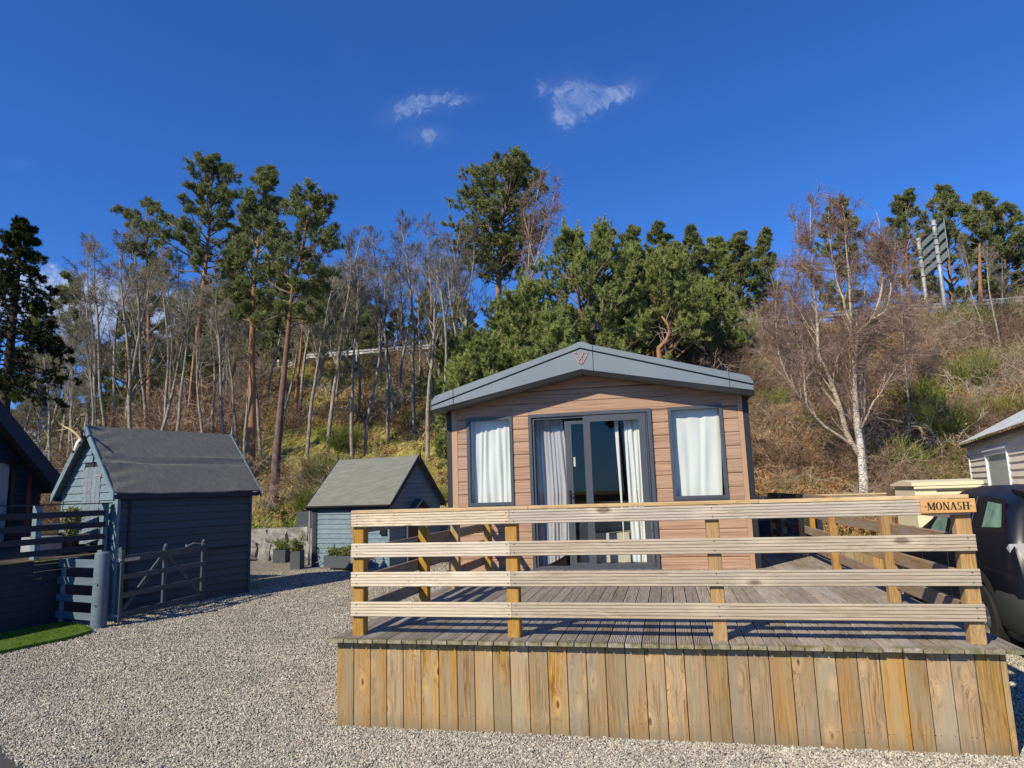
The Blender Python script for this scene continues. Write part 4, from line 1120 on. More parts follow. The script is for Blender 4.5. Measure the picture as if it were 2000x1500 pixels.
shed_a, fa, oa = shed('garden_shed', 'large slate blue shed with wrinkled dark felt roof and a stag skull on its gable', SA_P, SA_D, 2.549, 1.769, 1.99, 3.03,
                      'blue_shaded', 'blue_sunlit', 'felt', og=.11, oe=.09, pitch=.128, door=dict(end=0, v0=.57, v1=1.10, z0=1.0, z1=2.35), mat_trim='blue_sunlit', wrinkle=1.5)
g = Geo(); hexbox(g, fa, .19, .225, -.012, .012, .0, 1.95); oa('cover_strip', g, 'navy_paint')
g = Geo(); hexbox(g, fa, .22, 2.52, -.004, .014, .868, .892); oa('seam_strip', g, 'navy_paint')
# stag skull and antlers
q = Vector(fa(-.16, .88, 2.74))
skull = thing('stag_skull', 'bleached stag skull with pale branching antlers hung at the peak of the large blue shed', 'skull', tuple(q))
dirn = Vector((-math.sin(math.radians(SA_D)), -math.cos(math.radians(SA_D)), 0)); lat = Vector((-dirn.y, dirn.x, 0))
def sk(a, b, c): return tuple(q + lat * a + dirn * b + Vector((0, 0, c)))
g = Geo()
capped_tube(g, [sk(0, .00, .07), sk(0, .03, .05), sk(0, .06, .0), sk(0, .09, -.06), sk(0, .11, -.13), sk(0, .115, -.17)], [.02, .038, .042, .032, .022, .012], 10)
obj('cranium', g, M['bone'], skull, smooth=True)
g = Geo()
for s in (-1, 1): capped_tube(g, [sk(s * .04, .055, .01), sk(s * .048, .075, -.005)], [.017, .015], 8)
capped_tube(g, [sk(0, .135, -.12), sk(0, .135, -.16)], [.012, .016], 6)
obj('eye_socket', g, M['black'], skull)
g = Geo()
tubes(g, [sk(-.03, .02, .08), sk(-.10, .05, .16), sk(-.22, .10, .25), sk(-.34, .14, .30), sk(-.46, .12, .37)], [.024, .024, .021, .016, .006], 7)
tubes(g, [sk(-.24, .11, .26), sk(-.32, .18, .235), sk(-.42, .22, .24)], [.011, .008, .003], 6)
tubes(g, [sk(-.36, .14, .31), sk(-.42, .18, .36), sk(-.44, .2, .42)], [.009, .006, .002], 6)
tubes(g, [sk(-.05, .04, .09), sk(-.09, .12, .07), sk(-.13, .18, .02)], [.010, .007, .003], 6)
obj('antler', g, M['antler'], skull, smooth=True)
g = Geo()
tubes(g, [sk(.03, .02, .08), sk(.07, .05, .16), sk(.15, .08, .215), sk(.24, .12, .205), sk(.33, .14, .15)], [.018, .018, .016, .013, .006], 7)
tubes(g, [sk(.02, .02, .08), sk(.005, .03, .17), sk(-.03, .05, .27), sk(-.06, .05, .36)], [.011, .009, .008, .003], 7)
obj('antler', g, M['black'], skull, smooth=True, label='dark antler')

SB_P = (-6.495, 15.480)   # near right corner; long wall towards the left
# local frame of the small shed: u along the lit long wall from its left end, v backwards
def shed_b_frame():
    return (-8.878, 16.139), 90 + 15.46
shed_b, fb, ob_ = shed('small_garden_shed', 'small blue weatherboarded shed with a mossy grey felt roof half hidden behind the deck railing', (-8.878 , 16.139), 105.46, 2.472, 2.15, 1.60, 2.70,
                       'blue_sunlit', 'blue_shaded', 'felt2', og=.10, oe=.10, pitch=.118, mat_trim='navy_paint', wrinkle=.15, sag_seed=7)
# shed fittings
dp = Geo(); tubes(dp, [fb(-.03, -.04, 1.50), fb(-.035, -.05, 1.40), fb(-.035, -.05, .05)], [.02, .02, .02], 8); ob_('downpipe', dp, 'zinc_pole', smooth=True)
g = Geo(); hexbox(g, fb, -.1, 2.57, -.17, -.105, 1.475, 1.515); ob_('gutter', g, 'black')
g = Geo(); hexbox(g, fb, .05, .17, -.012, .006, .03, 1.5); ob_('downpipe_shadow', g, 'navy_paint')  # cast shadow of the downpipe, painted as a dark strip on the wall
g = Geo(); hexbox(g, fb, 2.20, 2.40, -.035, .0, .80, .86); hexbox(g, fb, 2.2, 2.4, -.02, .0, .86, .98); ob_('vent', g, 'black')
g = Geo()   # little porch over the door in the shaded gable
for s in (-1, 1):
    c = [(2.50, 1.0, 1.62), (2.50, 1.0 + s * .34, 1.34), (2.50, 1.0 + s * .34, 1.31), (2.50, 1.0, 1.57), (2.75, 1.0, 1.62), (2.75, 1.0 + s * .34, 1.34), (2.75, 1.0 + s * .34, 1.31), (2.75, 1.0, 1.57)]
    hexpoly(g, fb, c)
ob_('door_porch', g, 'blue_shaded')
d = Geo(); hexbox(d, fb, 2.45, 2.475, .68, 1.32, .05, 1.30); sdoor = ob_('door', d, 'black')
g = Geo(); hexbox(g, fb, 2.475, 2.49, .66, .71, .05, 1.32); hexbox(g, fb, 2.475, 2.49, 1.29, 1.34, .05, 1.32); hexbox(g, fb, 2.475, 2.49, .71, 1.29, 1.27, 1.32); obj('door_frame', g, M['white_upvc'], sdoor)

hose = Geo(); tubes(hose, [fb(.72, -.06, .62), fb(.73, -.07, .52), fb(.66, -.07, .40), fb(.55, -.07, .28), fb(.40, -.07, .18), fb(.22, -.07, .11), fb(.02, -.08, .06), fb(-.2, -.2, .02)], [.014, .014, .008, .008, .008, .008, .008, .008], 7)
tag(obj('hose_pipe', hose, M['galv'], smooth=True), 'thin grey hose curving down the wall of the small blue shed', 'hose')

# ------------------------------------------------------------------ gate, gate post, short fence
gp = thing('gate_post', 'thick round slate blue gate post between the ladder-like fence and the field gate', 'gate post', (-7.905, 8.44, 0))
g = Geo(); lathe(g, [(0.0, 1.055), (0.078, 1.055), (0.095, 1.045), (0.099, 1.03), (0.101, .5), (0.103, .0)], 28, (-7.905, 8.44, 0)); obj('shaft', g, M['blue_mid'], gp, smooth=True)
g = Geo()
for z in (.62, .33): lathe(g, [(0, .012), (.012, .010), (.014, 0)], 8, (-7.905 + .02, 8.33, z), 'y')
obj('bolt', g, M['galv'], gp)
gate = thing('field_gate', 'low slate blue four-bar gate with diagonal braces standing open along the big shed', 'gate', (-7.73, 9.4, 0))
def gbar(y0, y1, z0, z1, x0=-7.735, x1=-7.705, name='rail', ang=None):
    L = math.hypot(y1 - y0, (z0 + z1) * 0)
    return obj(name, plank(round(y1 - y0, 3), round(z1 - z0, 3), x1 - x0, M['blue_shaded'], c=.003), None, gate, loc=((x0 + x1) / 2, (y0 + y1) / 2, (z0 + z1) / 2), rot=ROT_SIDE_R)
for z0, z1 in ((.885, .985), (.645, .72), (.39, .465), (.12, .20)): gbar(8.62, 10.45, z0, z1)
def gstile(y, z0, z1, w, x0, x1):
    return obj('stile', plank(round(z1 - z0, 3), w, x1 - x0, M['blue_shaded'], c=.004), None, gate, loc=((x0 + x1) / 2, y, (z0 + z1) / 2), rot=ROT_UPX)
gstile(8.60, .06, 1.07, .06, -7.77, -7.70)
gstile(9.52, .10, 1.04, .07, -7.775, -7.738); gstile(10.43, .07, 1.05, .07, -7.775, -7.738)
def brace(ya, za, yb, zb, x):
    L = math.hypot(yb - ya, zb - za); a = math.atan2(zb - za, yb - ya)
    o = obj('brace', plank(round(L, 3), .07, .03, M['blue_shaded'], c=.003), None, gate, loc=(x, (ya + yb) / 2, (za + zb) / 2))
    o.rotation_euler = rm((0, math.cos(a), math.sin(a)), (-1, 0, 0), (0, -math.sin(a), math.cos(a))).to_euler()
brace(8.62, .14, 9.5, .93, -7.756); brace(9.54, .93, 10.4, .18, -7.756)
g = Geo(); g.box(-7.704, -7.698, 8.63, 8.92, .90, .945); g.box(-7.78, -7.70, 8.56, 8.63, .92, .935); g.box(-7.83, -7.72, 8.555, 8.575, .90, .95); g.box(-7.84, -7.72, 8.56, 8.58, .14, .17)
obj('strap_hinge', g, M['galv'], gate)
g = Geo(); capped_tube(g, [(-7.735, 10.45, 1.0), (-7.735, 10.15, 1.045), (-7.735, 10.1, 1.03), (-7.735, 9.97, 1.0), (-7.735, 9.97, 1.04)], [.009] * 5, 6); obj('latch', g, M['galv'], gate)
g = Geo()
for y in (8.6, 9.52, 10.43): lathe(g, [(0, .045), (.02, .04), (.032, .02), (.032, 0)], 8, (-7.75, y, 1.04 if y > 9 else 1.06))
obj('finial', g, M['blue_shaded'], gate, smooth=True)
stub = thing('ladder_fence', 'four short pale blue fence boards like a ladder left of the round gate post', 'fence', (-8.5, 8.6, 0))
fa_, fb_ = np.array((-8.80, 8.60)), np.array((-7.97, 8.40)); dd = fb_ - fa_; Ls = np.linalg.norm(dd); an = math.atan2(dd[1], dd[0])
for z0, z1 in ((.837, .953), (.595, .70), (.359, .452), (.12, .215)):
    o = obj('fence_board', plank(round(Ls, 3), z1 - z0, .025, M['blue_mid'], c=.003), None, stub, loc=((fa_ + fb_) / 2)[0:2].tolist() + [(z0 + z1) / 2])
    o.rotation_euler = (0, 0, an)
o = obj('post', plank(.92, .04, .05, M['blue_sunlit'], c=.003), None, stub, loc=(-8.74, 8.63, .46), rot=ROT_UP)

# ------------------------------------------------------------------ dark cabin on its own deck at the left edge
fc = frame2((-8.75, 9.30), 5.0)      # u away from the camera, v to the left
cd = thing('cabin_deck', 'dark navy boarded deck with slatted railing in front of the dark cabin', 'deck', tuple(fc(-2, .5, 0)))
def co(n, g, m, par=None, **k): return obj(n, g, M[m], par or cd, **k)
z = 0.02
while z < .93:
    for a, b in ((-5.5, -2.4), (-2.397, .08)):
        g = Geo(); hexbox(g, fc, a, b, -.012, .012, z, min(z + .094, .945)); co('skirt_board', g, 'navy_paint')
    z += .098
for v in np.arange(.02, 1.9, .125):
    g = Geo(); hexbox(g, fc, -5.5, .10, v, v + .118, .948, .975); co('deck_board', g, 'joist')
g = Geo(); hexbox(g, fc, -5.5, .1, .0, .02, .955, .975); hexbox(g, fc, -2.2, -.3, .55, .58, 1.0, 1.03); co('edge_board', g, 'cap')
for z0, z1 in ((1.55, 1.635), (1.37, 1.455), (1.185, 1.27), (1.02, 1.10)):
    for a, b in ((-1.66, .04),):
        g = Geo(); hexbox(g, fc, a, b, -.01, .015, z0, z1); co('rail_board', g, 'navy_paint')
g = Geo(); hexbox(g, fc, -1.70, .14, -.035, .075, 1.735, 1.752); co('cap_rail', g, 'navy_paint')
for u in (-1.68, -1.08, .03):
    g = Geo(); hexbox(g, fc, u, u + .09, .018, .105, .95, 1.735); co('post', g, 'blue_sunlit')
for z0 in (1.55, 1.37, 1.185, 1.02):   # return rail along the far end of the deck
    g = Geo(); hexbox(g, fc, .10, .125, .02, 1.5, z0, z0 + .085); co('rail_board', g, 'navy_paint')

cab = thing('cabin', 'dark navy timber cabin with a steep roof at the left edge', 'cabin', tuple(fc(-3, 2.5, 0)))
def cb(n, g, m, **k): return obj(n, g, M[m], cab, **k)
# gable wall at v = 1.9; roof slopes down away from the camera
def roofline(u): return 2.10 - (u - 1.71) * 1.04
wv = 3.35; RU = -.90
zz = .95
while zz < 4.75:
    ue = min(1.55, 1.71 - (zz + .13 - 2.08) / 1.04 - .06); a = 2 * RU - ue
    if ue > a + .2:
        segs = [(a, ue)]
        if .95 < zz < 2.50: segs = [(a, -.66), (.99, ue)]
        for q0, q1 in segs:
            if q1 - q0 > .1:
                g = Geo(); hexpoly(g, fc, [(q0, wv - .02, zz), (q1, wv - .02, zz), (q1, wv + .02, zz), (q0, wv + .02, zz), (q0, wv - .006, zz + .118), (q1, wv - .006, zz + .118), (q1, wv + .02, zz + .118), (q0, wv + .02, zz + .118)])
                cb('wall_board', g, 'navy_paint')
    zz += .124
g = Geo(); c = [(-3.4, wv + .03, .0), (1.55, wv + .03, .0), (1.55, wv + .03, 2.1), (RU, wv + .03, 4.75), (-3.4, wv + .03, 2.1)]
g.add([fc(*p) for p in c], [[0, 1, 2, 3, 4]]); hexbox(g, fc, -3.4, 1.55, wv + .04, 8.0, 0, 2.1); cb('wall', g, 'joist')
# glazed door with a white curtain
g = Geo(); hexbox(g, fc, .93, .99, wv - .05, wv + .02, .97, 2.60); hexbox(g, fc, -.66, -.60, wv - .05, wv + .02, .97, 2.60); hexbox(g, fc, -.60, .93, wv - .05, wv + .02, 2.54, 2.60)
fr_ = cb('window', g, 'black')
g = Geo(); hexbox(g, fc, -.60, .93, wv - .012, wv - .008, .97, 2.54); obj('glass', g, M['glass'], fr_)
nz_, n_ = 12, 60; S, T = np.meshgrid(np.linspace(-.5, .91, n_ + 1), np.linspace(1.0, 2.53, nz_ + 1)); V_ = wv + .008 + .006 * np.sin(S * 55 + np.sin(T * 3))
i = np.arange(nz_)[:, None] * (n_ + 1) + np.arange(n_)[None]
g = Geo().add(np.array([fc(a, b, c_) for a, b, c_ in zip(S.ravel(), V_.ravel(), T.ravel())]), np.stack([i, i + 1, i + n_ + 2, i + n_ + 1], -1).reshape(-1, 4)); obj('curtain', g, M['curtain_shaded'], fr_, smooth=True)
# roof slabs and barge board, thick edge towards the camera
va, vb = 3.0, 8.4
for s_ in (1, -1):
    U = lambda u: u if s_ > 0 else 2 * RU - u
    ub = 1.83; za, zb_ = roofline(RU), roofline(ub)
    g = Geo(); hexpoly(g, fc, [(RU, va, za), (U(ub), va, zb_), (U(ub), va, zb_ + .14), (RU, va, za + .14), (RU, vb, za), (U(ub), vb, zb_), (U(ub), vb, zb_ + .14), (RU, vb, za + .14)]); cb('roof', g, 'joist')
    g = Geo(); hexpoly(g, fc, [(RU, va - .03, za - .22), (U(ub - .13), va - .03, zb_ - .08), (U(ub + .02), va - .03, zb_ + .12), (RU, va - .03, za + .13), (RU, va, za - .22), (U(ub - .13), va, zb_ - .08), (U(ub + .02), va, zb_ + .12), (RU, va, za + .13)]); cb('barge_board', g, 'navy_paint')
for (u, z) in ((.92, 2.98), (1.46, 2.45)):
    g = Geo(); p = fc(u, 3.16, z); lathe(g, [(0, .035), (.02, .03), (.033, .008), (.033, -.012), (.012, -.03), (.012, -.08)], 10, p); cb('wall_lamp', g, 'galv', smooth=True)
g = Geo(); hexpoly(g, fc, [(1.12, 3.15, .97), (1.20, 3.15, .97), (1.30, 3.27, 2.3), (1.23, 3.27, 2.3), (1.12, 3.18, .97), (1.20, 3.18, .97), (1.30, 3.30, 2.3), (1.23, 3.30, 2.3)])
tag(obj('leaning_plank', g, M['red_brown']), 'dark red plank leaning upright against the dark cabin wall', 'plank')
for v in np.arange(1.9, 3.3, .125):
    g = Geo(); hexbox(g, fc, -5.5, 1.6, v, v + .118, .948, .975); co('deck_board', g, 'joist')

# plants and boxes on the cabin deck
def leaf_cloud(geo, centers, n_per, size, rg, spread, up=0.0, mat=0):
    c = np.repeat(np.asarray(centers, float), n_per, 0); n = len(c)
    p = c + rg.normal(0, 1, (n, 3)) * np.asarray(spread)
    d = rg.normal(0, 1, (n, 3)); d[:, 2] += up; d /= np.linalg.norm(d, axis=1, keepdims=True)
    s = np.cross(d, rg.normal(0, 1, (n, 3))); s /= np.linalg.norm(s, axis=1, keepdims=True) + 1e-9
    L = size * rg.uniform(.7, 1.3, (n, 1))
    v = np.stack([p - s * L * .3, p + s * L * .3, p + d * L], 1).reshape(-1, 3)
    return geo.add(v, np.arange(n * 3).reshape(-1, 3), mat)
rg = np.random.RandomState(4)
tp = fc(-.25, .35, .97)
plant = thing('topiary_plant', 'small green ball-topped plant in a dark pot behind the cabin deck railing', 'plant', tp)
g = Geo(); lathe(g, [(0, .0), (.10, .0), (.13, .24), (.11, .24), (.10, .2), (0, .2)], 12, tp); obj('pot', g, M['black'], plant)
g = Geo(); tubes(g, [(tp[0], tp[1], tp[2] + .2), (tp[0], tp[1], tp[2] + .62)], [.012, .01], 6); obj('stem', g, M['spruce_bark'], plant)
g = Geo(); th = rg.normal(0, 1, (90, 3)); th /= np.linalg.norm(th, axis=1, keepdims=True); leaf_cloud(g, np.array(tp) + (0, 0, .58) + th * .12, 14, .035, rg, .02); leaf_cloud(g, np.array(tp) + (0, 0, .36) + th[:50] * .09, 14, .035, rg, .02); obj('foliage', g, M['pine_needle'], plant)
bx = fc(-.55, .45, .975)
g = Geo(); hexbox(g, fc, -.75, -.38, .35, .72, .977, 1.27); tag(obj('storage_box', g, M['galv']), 'pale grey box standing on the cabin deck behind the slats', 'box')
g = Geo(); hexbox(g, fc, -.30, .02, .55, .9, .977, 1.30); tag(obj('dark_box', g, M['black']), 'black box on the cabin deck next to the pale grey box', 'box')

# ------------------------------------------------------------------ planters
def planter(name, label, x, y, w, d, h, z0, rz, foliage, mat='slate_planter', group='slate grey planters by the small shed'):
    t = thing(name, label, 'planter', (x, y, z0), rz, group)
    g = Geo(); b = .02
    g.box(-w / 2, w / 2, -d / 2, -d / 2 + b, 0, h); g.box(-w / 2, w / 2, d / 2 - b, d / 2, 0, h); g.box(-w / 2, -w / 2 + b, -d / 2 + b, d / 2 - b, 0, h); g.box(w / 2 - b, w / 2, -d / 2 + b, d / 2 - b, 0, h)
    obj('box', g, M[mat], t, world=False)
    g = Geo().box(-w / 2 + b, w / 2 - b, -d / 2 + b, d / 2 - b, 0.02, h - .03); obj('soil', g, M['soil'], t, world=False)
    if foliage:
        m, hh, n, sd = foliage; rg = np.random.RandomState(sd)
        g = Geo(); cs = np.stack([rg.uniform(-w * .42, w * .42, n), rg.uniform(-d * .4, d * .4, n), h + rg.uniform(0.0, hh, n) ** 1.0 * rg.uniform(.4, 1, n)], 1)
        cs[:, :2] *= (1 + (cs[:, 2:3] - h) * 1.2)
        leaf_cloud(g, cs, 16, .045, rg, .035, up=.6)
        st = cs.copy(); st[:, :2] *= .3; st[:, 2] = h - .03; P_ = np.stack([st, (st + cs) / 2 + (0, 0, .02), cs], 1); tubes(g, P_, np.full((n, 3), .004), 3, 1)
        obj('plant', g, [M[m], M['bare_twig']], t, world=False)
    return t
planter('planter', 'square slate grey planter with a bushy shrub in front of the boulder wall', -10.45, 17.35, .33, .44, .35, 0, .25, ('heather', .30, 50, 1))
planter('planter', 'tall square slate grey planter with yellow green shrub at the corner of the small shed', -9.02, 15.70, .25, .28, .44, 0, .1, ('heather', .36, 60, 2))
planter('planter', 'long low slate grey trough planter against the lit wall of the small blue shed', -7.55, 15.35, 1.10, .32, .28, .07, -.27, ('heather', .22, 100, 3))
planter('planter', 'large slate grey planter box standing on top of the boulder wall', -10.15, 18.35, .62, .6, .46, .88, .22, ('heather', .12, 60, 4))
g = Geo().box(-.22, -.10, -.1, .1, 0, .07)
for k in (-.35, .35):
    tag(obj('planter_block', Geo().box(-7.55 + k - .06, -7.55 + k + .06, 15.28 - k * .27, 15.44 - k * .27, 0, .068), M['concrete']), f'small concrete block under the {"right" if k > 0 else "left"} end of the long trough planter', 'block', 'blocks under the trough planter')

# lawn of the cabin, a slightly raised turf mat
lp_pts = [(-9.5, 7.9), (-8.02, 7.10), (-7.2, 6.2), (-7.2, 5.2), (-12, 5.2), (-12, 9.3), (-9.05, 8.86), (-8.35, 8.75), (-8.02, 8.50)]
edge_px = [(0, 1272), (60, 1259), (120, 1247), (160, 1237), (178, 1231), (172, 1224), (140, 1216), (112, 1212)]
ed = [tuple((lambda p: (p[0], p[1]))(np.array([px_dir(a, b)[0], px_dir(a, b)[1]]) * (CAM_H - .05) / -px_dir(a, b)[2])) for a, b in edge_px]
poly = ed + [(-9.3, 9.0), (-11, 9.2), (-11, 5.0), (-7.0, 4.9)]
g = Geo(); n = len(poly); v = [(x, y, .055) for x, y in poly] + [(x, y, -.02) for x, y in poly]
k = np.arange(n); g.add(v, np.stack([k, (k + 1) % n, (k + 1) % n + n, k + n], 1)); g.F.append(np.array([list(range(n))])); g.M.append(np.array([0]))
struct('lawn', g, M['lawn'])
LAWN = np.array(poly)

# ------------------------------------------------------------------ parked car beside the deck
car = thing('parked_car', 'dark blue-black people carrier parked tight beside the right end of the deck', 'car', (3.95, 8.7, 0))
def cr(n, g, m, **k): return obj(n, g, M[m] if isinstance(m, str) else m, car, **k)
CX0, CX1 = 3.03, 4.83
def side_x(z, y):   # half width at height: tucked under, full at the belt, leaning in above
    zz = [.20, .35, .60, .85, 1.02, 1.30, 1.55, 1.62]; w = [.84, .885, .90, .895, .875, .79, .70, .62]
    r = np.interp(z, zz, w)
    taper = 1 - .08 * np.clip((6.82 - y) / .20, 0, 1) ** 2 - .13 * np.clip((y - 10.2) / .6, 0, 1) ** 2
    return r * taper
prof_top = [(6.62, .42), (6.62, .80), (6.66, 1.0), (6.80, 1.32), (6.92, 1.53), (7.15, 1.60), (7.6, 1.635), (8.0, 1.625), (8.35, 1.57), (8.85, 1.26), (9.2, 1.06), (10.25, .98), (10.62, .86), (10.76, .62), (10.78, .40)]
yy = np.linspace(6.62, 10.78, 70); zt = np.interp(yy, [p[0] for p in prof_top[1:]], [p[1] for p in prof_top[1:]]); zt[0] = .80; zt[-1] = .45
wheels = [(7.45, .33), (10.0, .33)]
def zbot(y):
    z = .22
    for wy, r in wheels:
        d = abs(y - wy)
        if d < .40: z = max(z, .31 + math.sqrt(max(0, .40 ** 2 - d * d)))
    return z
rings = []
nr = 9
for y, top in zip(yy, zt):
    b = min(zbot(y), top - .05); zs = np.concatenate([np.linspace(b, min(1.0, top - .04), 5), np.linspace(min(1.0, top - .04), top, 5)[1:]])
    zs[-1] = top
    left = [(-side_x(z, y) * (1 if k < len(zs) - 1 else .86), z) for k, z in enumerate(zs)]
    rings.append(left + [(-a, z) for a, z in left[::-1]])
R_ = np.array(rings); m_ = R_.shape[1]
V_ = np.zeros((len(yy), m_, 3)); V_[:, :, 0] = R_[:, :, 0] + (CX0 + CX1) / 2; V_[:, :, 1] = yy[:, None]; V_[:, :, 2] = R_[:, :, 1]
i = np.arange(len(yy) - 1)[:, None] * m_ + np.arange(m_ - 1)[None]
g = Geo().add(V_.reshape(-1, 3), np.stack([i, i + m_, i + m_ + 1, i + 1], -1).reshape(-1, 4))
g.F.append(np.array([list(range(m_))])); g.M.append(np.array([0])); last = (len(yy) - 1) * m_
g.F.append(np.array([list(range(last, last + m_))[::-1]])); g.M.append(np.array([0]))
cr('body', g, 'car_paint', smooth=True)
cxm = (CX0 + CX1) / 2
def side_patch(pts, off, s=-1):
    out = []
    for y, z in pts: out.append((cxm + s * (side_x(z, y) + off), y, z))
    return out
def win(pts, mat, name, off=.006, par=None, s=-1):
    g = Geo(); v = side_patch(pts, off, s); n = len(v); g.V.append(np.array(v)); g.n = n; g.F.append(np.array([list(range(n))])); g.M.append(np.array([0])); return cr(name, g, mat)
for s in (-1, 1):
    win([(6.88, 1.19), (7.52, 1.17), (7.52, 1.52), (7.00, 1.50)], 'black', 'window_surround', .005, s=s)
    win([(6.95, 1.24), (7.36, 1.22), (7.36, 1.475), (7.05, 1.455)], 'glass_black' if s > 0 else 'green_lit_pane', 'window', .010, s=s)
    win([(7.68, 1.10), (8.12, 1.08), (8.12, 1.53), (7.74, 1.52)], 'glass_black', 'window', .008, s=s)
    win([(8.18, 1.07), (8.92, 1.06), (8.50, 1.46), (8.18, 1.53)], 'glass_black', 'window', .008, s=s)
    win([(8.25, 1.10), (8.72, 1.10), (8.46, 1.38), (8.27, 1.42)], M['green_lit_pane'], 'window_reflection', .012, s=s) if s < 0 else None
g = Geo(); g.add([(cxm - .66, 6.665, 1.02), (cxm + .66, 6.665, 1.02), (cxm + .58, 6.875, 1.46), (cxm - .58, 6.875, 1.46)], np.array([(0, 1, 2, 3)])); g.xform(Matrix.Translation((0, -.02, 0))); cr('rear_window', g, 'glass_black')
g = Geo(); g.prism([(6.70, 1.50), (6.76, 1.56), (7.10, 1.60), (7.10, 1.57), (6.82, 1.50)], cxm - .62, cxm + .62, 'x'); cr('spoiler', g, 'car_paint')
for s in (-1, 1):
    xs0 = cxm + s * (side_x(1.02, 6.70) + .012); xs1 = cxm + s * (side_x(1.02, 6.62) * .93)
    v = [(xs0, 6.84, 1.035), (xs0, 6.74, 1.10), (xs0, 6.74, .97), (xs1, 6.625, 1.115), (xs1, 6.615, .915), (cxm + s * .50, 6.635, 1.10), (cxm + s * .50, 6.60, .95)]
    cr('tail_lamp', Geo().add(v, [[0, 1, 2], [1, 3, 4], [1, 4, 2], [3, 5, 6], [3, 6, 4]]), 'lamp')
    v = [(xs1 * .9 + (cxm + s * .5) * .1, 6.612, 1.07), (xs1 * .9 + (cxm + s * .5) * .1, 6.604, .985), (cxm + s * .56, 6.61, .99), (cxm + s * .56, 6.625, 1.06)]
    cr('lamp_insert', Geo().add(v, np.array([(0, 1, 2, 3)])), 'lamp_red')
    # plastic cladding: rear bumper corner and wheel arch lips
    ring_o = [(7.45 + .50 * math.cos(a), .33 + .50 * math.sin(a)) for a in np.linspace(0.05, math.pi * .98, 16)]
    ring_i = [(7.45 + .40 * math.cos(a), .33 + .40 * math.sin(a)) for a in np.linspace(0.05, math.pi * .98, 16)]
    for a, b, c_, d_ in zip(ring_o[:-1], ring_o[1:], ring_i[1:], ring_i[:-1]): pass
    v = side_patch([p for p in ring_o] + [p for p in ring_i], .012, s); n = 16; k = np.arange(n - 1)
    cr('wheel_arch', Geo().add(v, np.stack([k, k + 1, k + 1 + n, k + n], 1)), 'car_plastic')
g = Geo(); ys = [6.56, 6.58, 6.70, 6.95, 7.05]; pts = []
for z, o in ((.30, .0), (.36, .03), (.62, .035), (.66, .01)):
    for s in (-1, 1): pass
cols = []
for z, o in ((.28, -.01), (.34, .02), (.60, .03), (.65, .005)):
    row = [(cxm - side_x(z, 7.0) - o, 7.02, z), (cxm - side_x(z, 6.8) - o, 6.75, z), (cxm - side_x(z, 6.65) * .9 - o, 6.60 - o, z), (cxm, 6.56 - o, z), (cxm + side_x(z, 6.65) * .9 + o, 6.60 - o, z), (cxm + side_x(z, 6.8) + o, 6.75, z), (cxm + side_x(z, 7.0) + o, 7.02, z)]
    cols.append(row)
V_ = np.array(cols); i = np.arange(3)[:, None] * 7 + np.arange(6)[None]
cr('rear_bumper', Geo().add(V_.reshape(-1, 3), np.stack([i, i + 1, i + 8, i + 7], -1).reshape(-1, 4)), 'car_plastic', smooth=True)
for wy, r in wheels:
    for s in (-1, 1):
        xc = cxm + s * .80
        w = Geo(); lathe(w, [(.20, -.10), (.315, -.10), (.33, -.08), (.33, .08), (.315, .10), (.20, .10)], 32, (xc, wy, .33), 'x'); wo = cr('wheel', w, 'tyre', smooth=False)
        g = Geo(); xo = .09 * s; lathe(g, [(.0, xo * .7), (.05, xo * .75), (.06, xo * .5)], 16, (xc, wy, .33), 'x'); lathe(g, [(.175, xo * .2), (.19, xo * 1.0), (.21, xo * 1.02), (.215, xo * .5)], 32, (xc, wy, .33), 'x')
        for k in range(5):
            a = k * 2 * math.pi / 5; c0, s0 = math.cos(a), math.sin(a); pr = []
            p0 = np.array([xc + xo * .75, wy, .33]); e1 = np.array([0, c0, s0]); e2 = np.array([0, -s0, c0])
            v = [p0 + e1 * .04 + e2 * .03, p0 + e1 * .19 + e2 * .018, p0 + e1 * .19 - e2 * .018, p0 + e1 * .04 - e2 * .03]; v = v + [q_ - np.array([xo * .4, 0, 0]) for q_ in v]
            g.add(v, np.array([(0, 1, 2, 3), (0, 4, 5, 1), (2, 6, 7, 3), (1, 5, 6, 2)]))
        obj('rim', g, M['rim'], wo)
g = Geo(); g.box(CX0 - .14, CX0 - .02, 9.0, 9.08, 1.02, 1.14); cr('mirror', g, 'car_paint')
for s in (-1, 1):
    for ya_, zt_s in ((7.64, 1.52), (8.15, 1.54), (8.95, 1.03)):
        zs_ = np.linspace(.34, min(zt_s, 1.06 if ya_ > 8.9 else zt_s), 10); P_s = np.array([(cxm + s * (side_x(z, ya_) + .002), ya_, z) for z in zs_]); tubes(seam_g := Geo(), P_s, np.full(10, .0045), 4); cr('panel_gap', seam_g, 'black')
    for ya_ in (7.78, 8.28): cr('door_handle', Geo().box(min(cxm + s * .885, cxm + s * .915), max(cxm + s * .885, cxm + s * .915), ya_, ya_ + .14, .93, .955), 'car_paint')
    cr('sill_trim', Geo().box(min(cxm + s * .86, cxm + s * .905), max(cxm + s * .86, cxm + s * .905), 7.9, 9.55, .26, .36), 'car_plastic')
car.location.y += 0.60
cr('underside', Geo().box(cxm - .78, cxm + .78, 6.9, 10.6, .20, .45), 'black')

# ------------------------------------------------------------------ static caravan, cream shed and small deck on the right
f2 = frame2((7.72, 20.0), 13.6)   # u < 0 comes towards the camera; v > 0 is the outside (towards the left)
cv = thing('static_caravan', 'pale beige clapboard static caravan with white window at the right edge', 'caravan', tuple(f2(-5, -2, 0)))
def c2(n, g, m, par=None, **k): return obj(n, g, M[m], par or cv, **k)
ze = 2.50
W0, W1 = -11.0, 0.0
g = Geo(); hexbox(g, f2, W0, W1, -3.4, -.02, .45, ze); c2('wall', g, 'beige_clad')
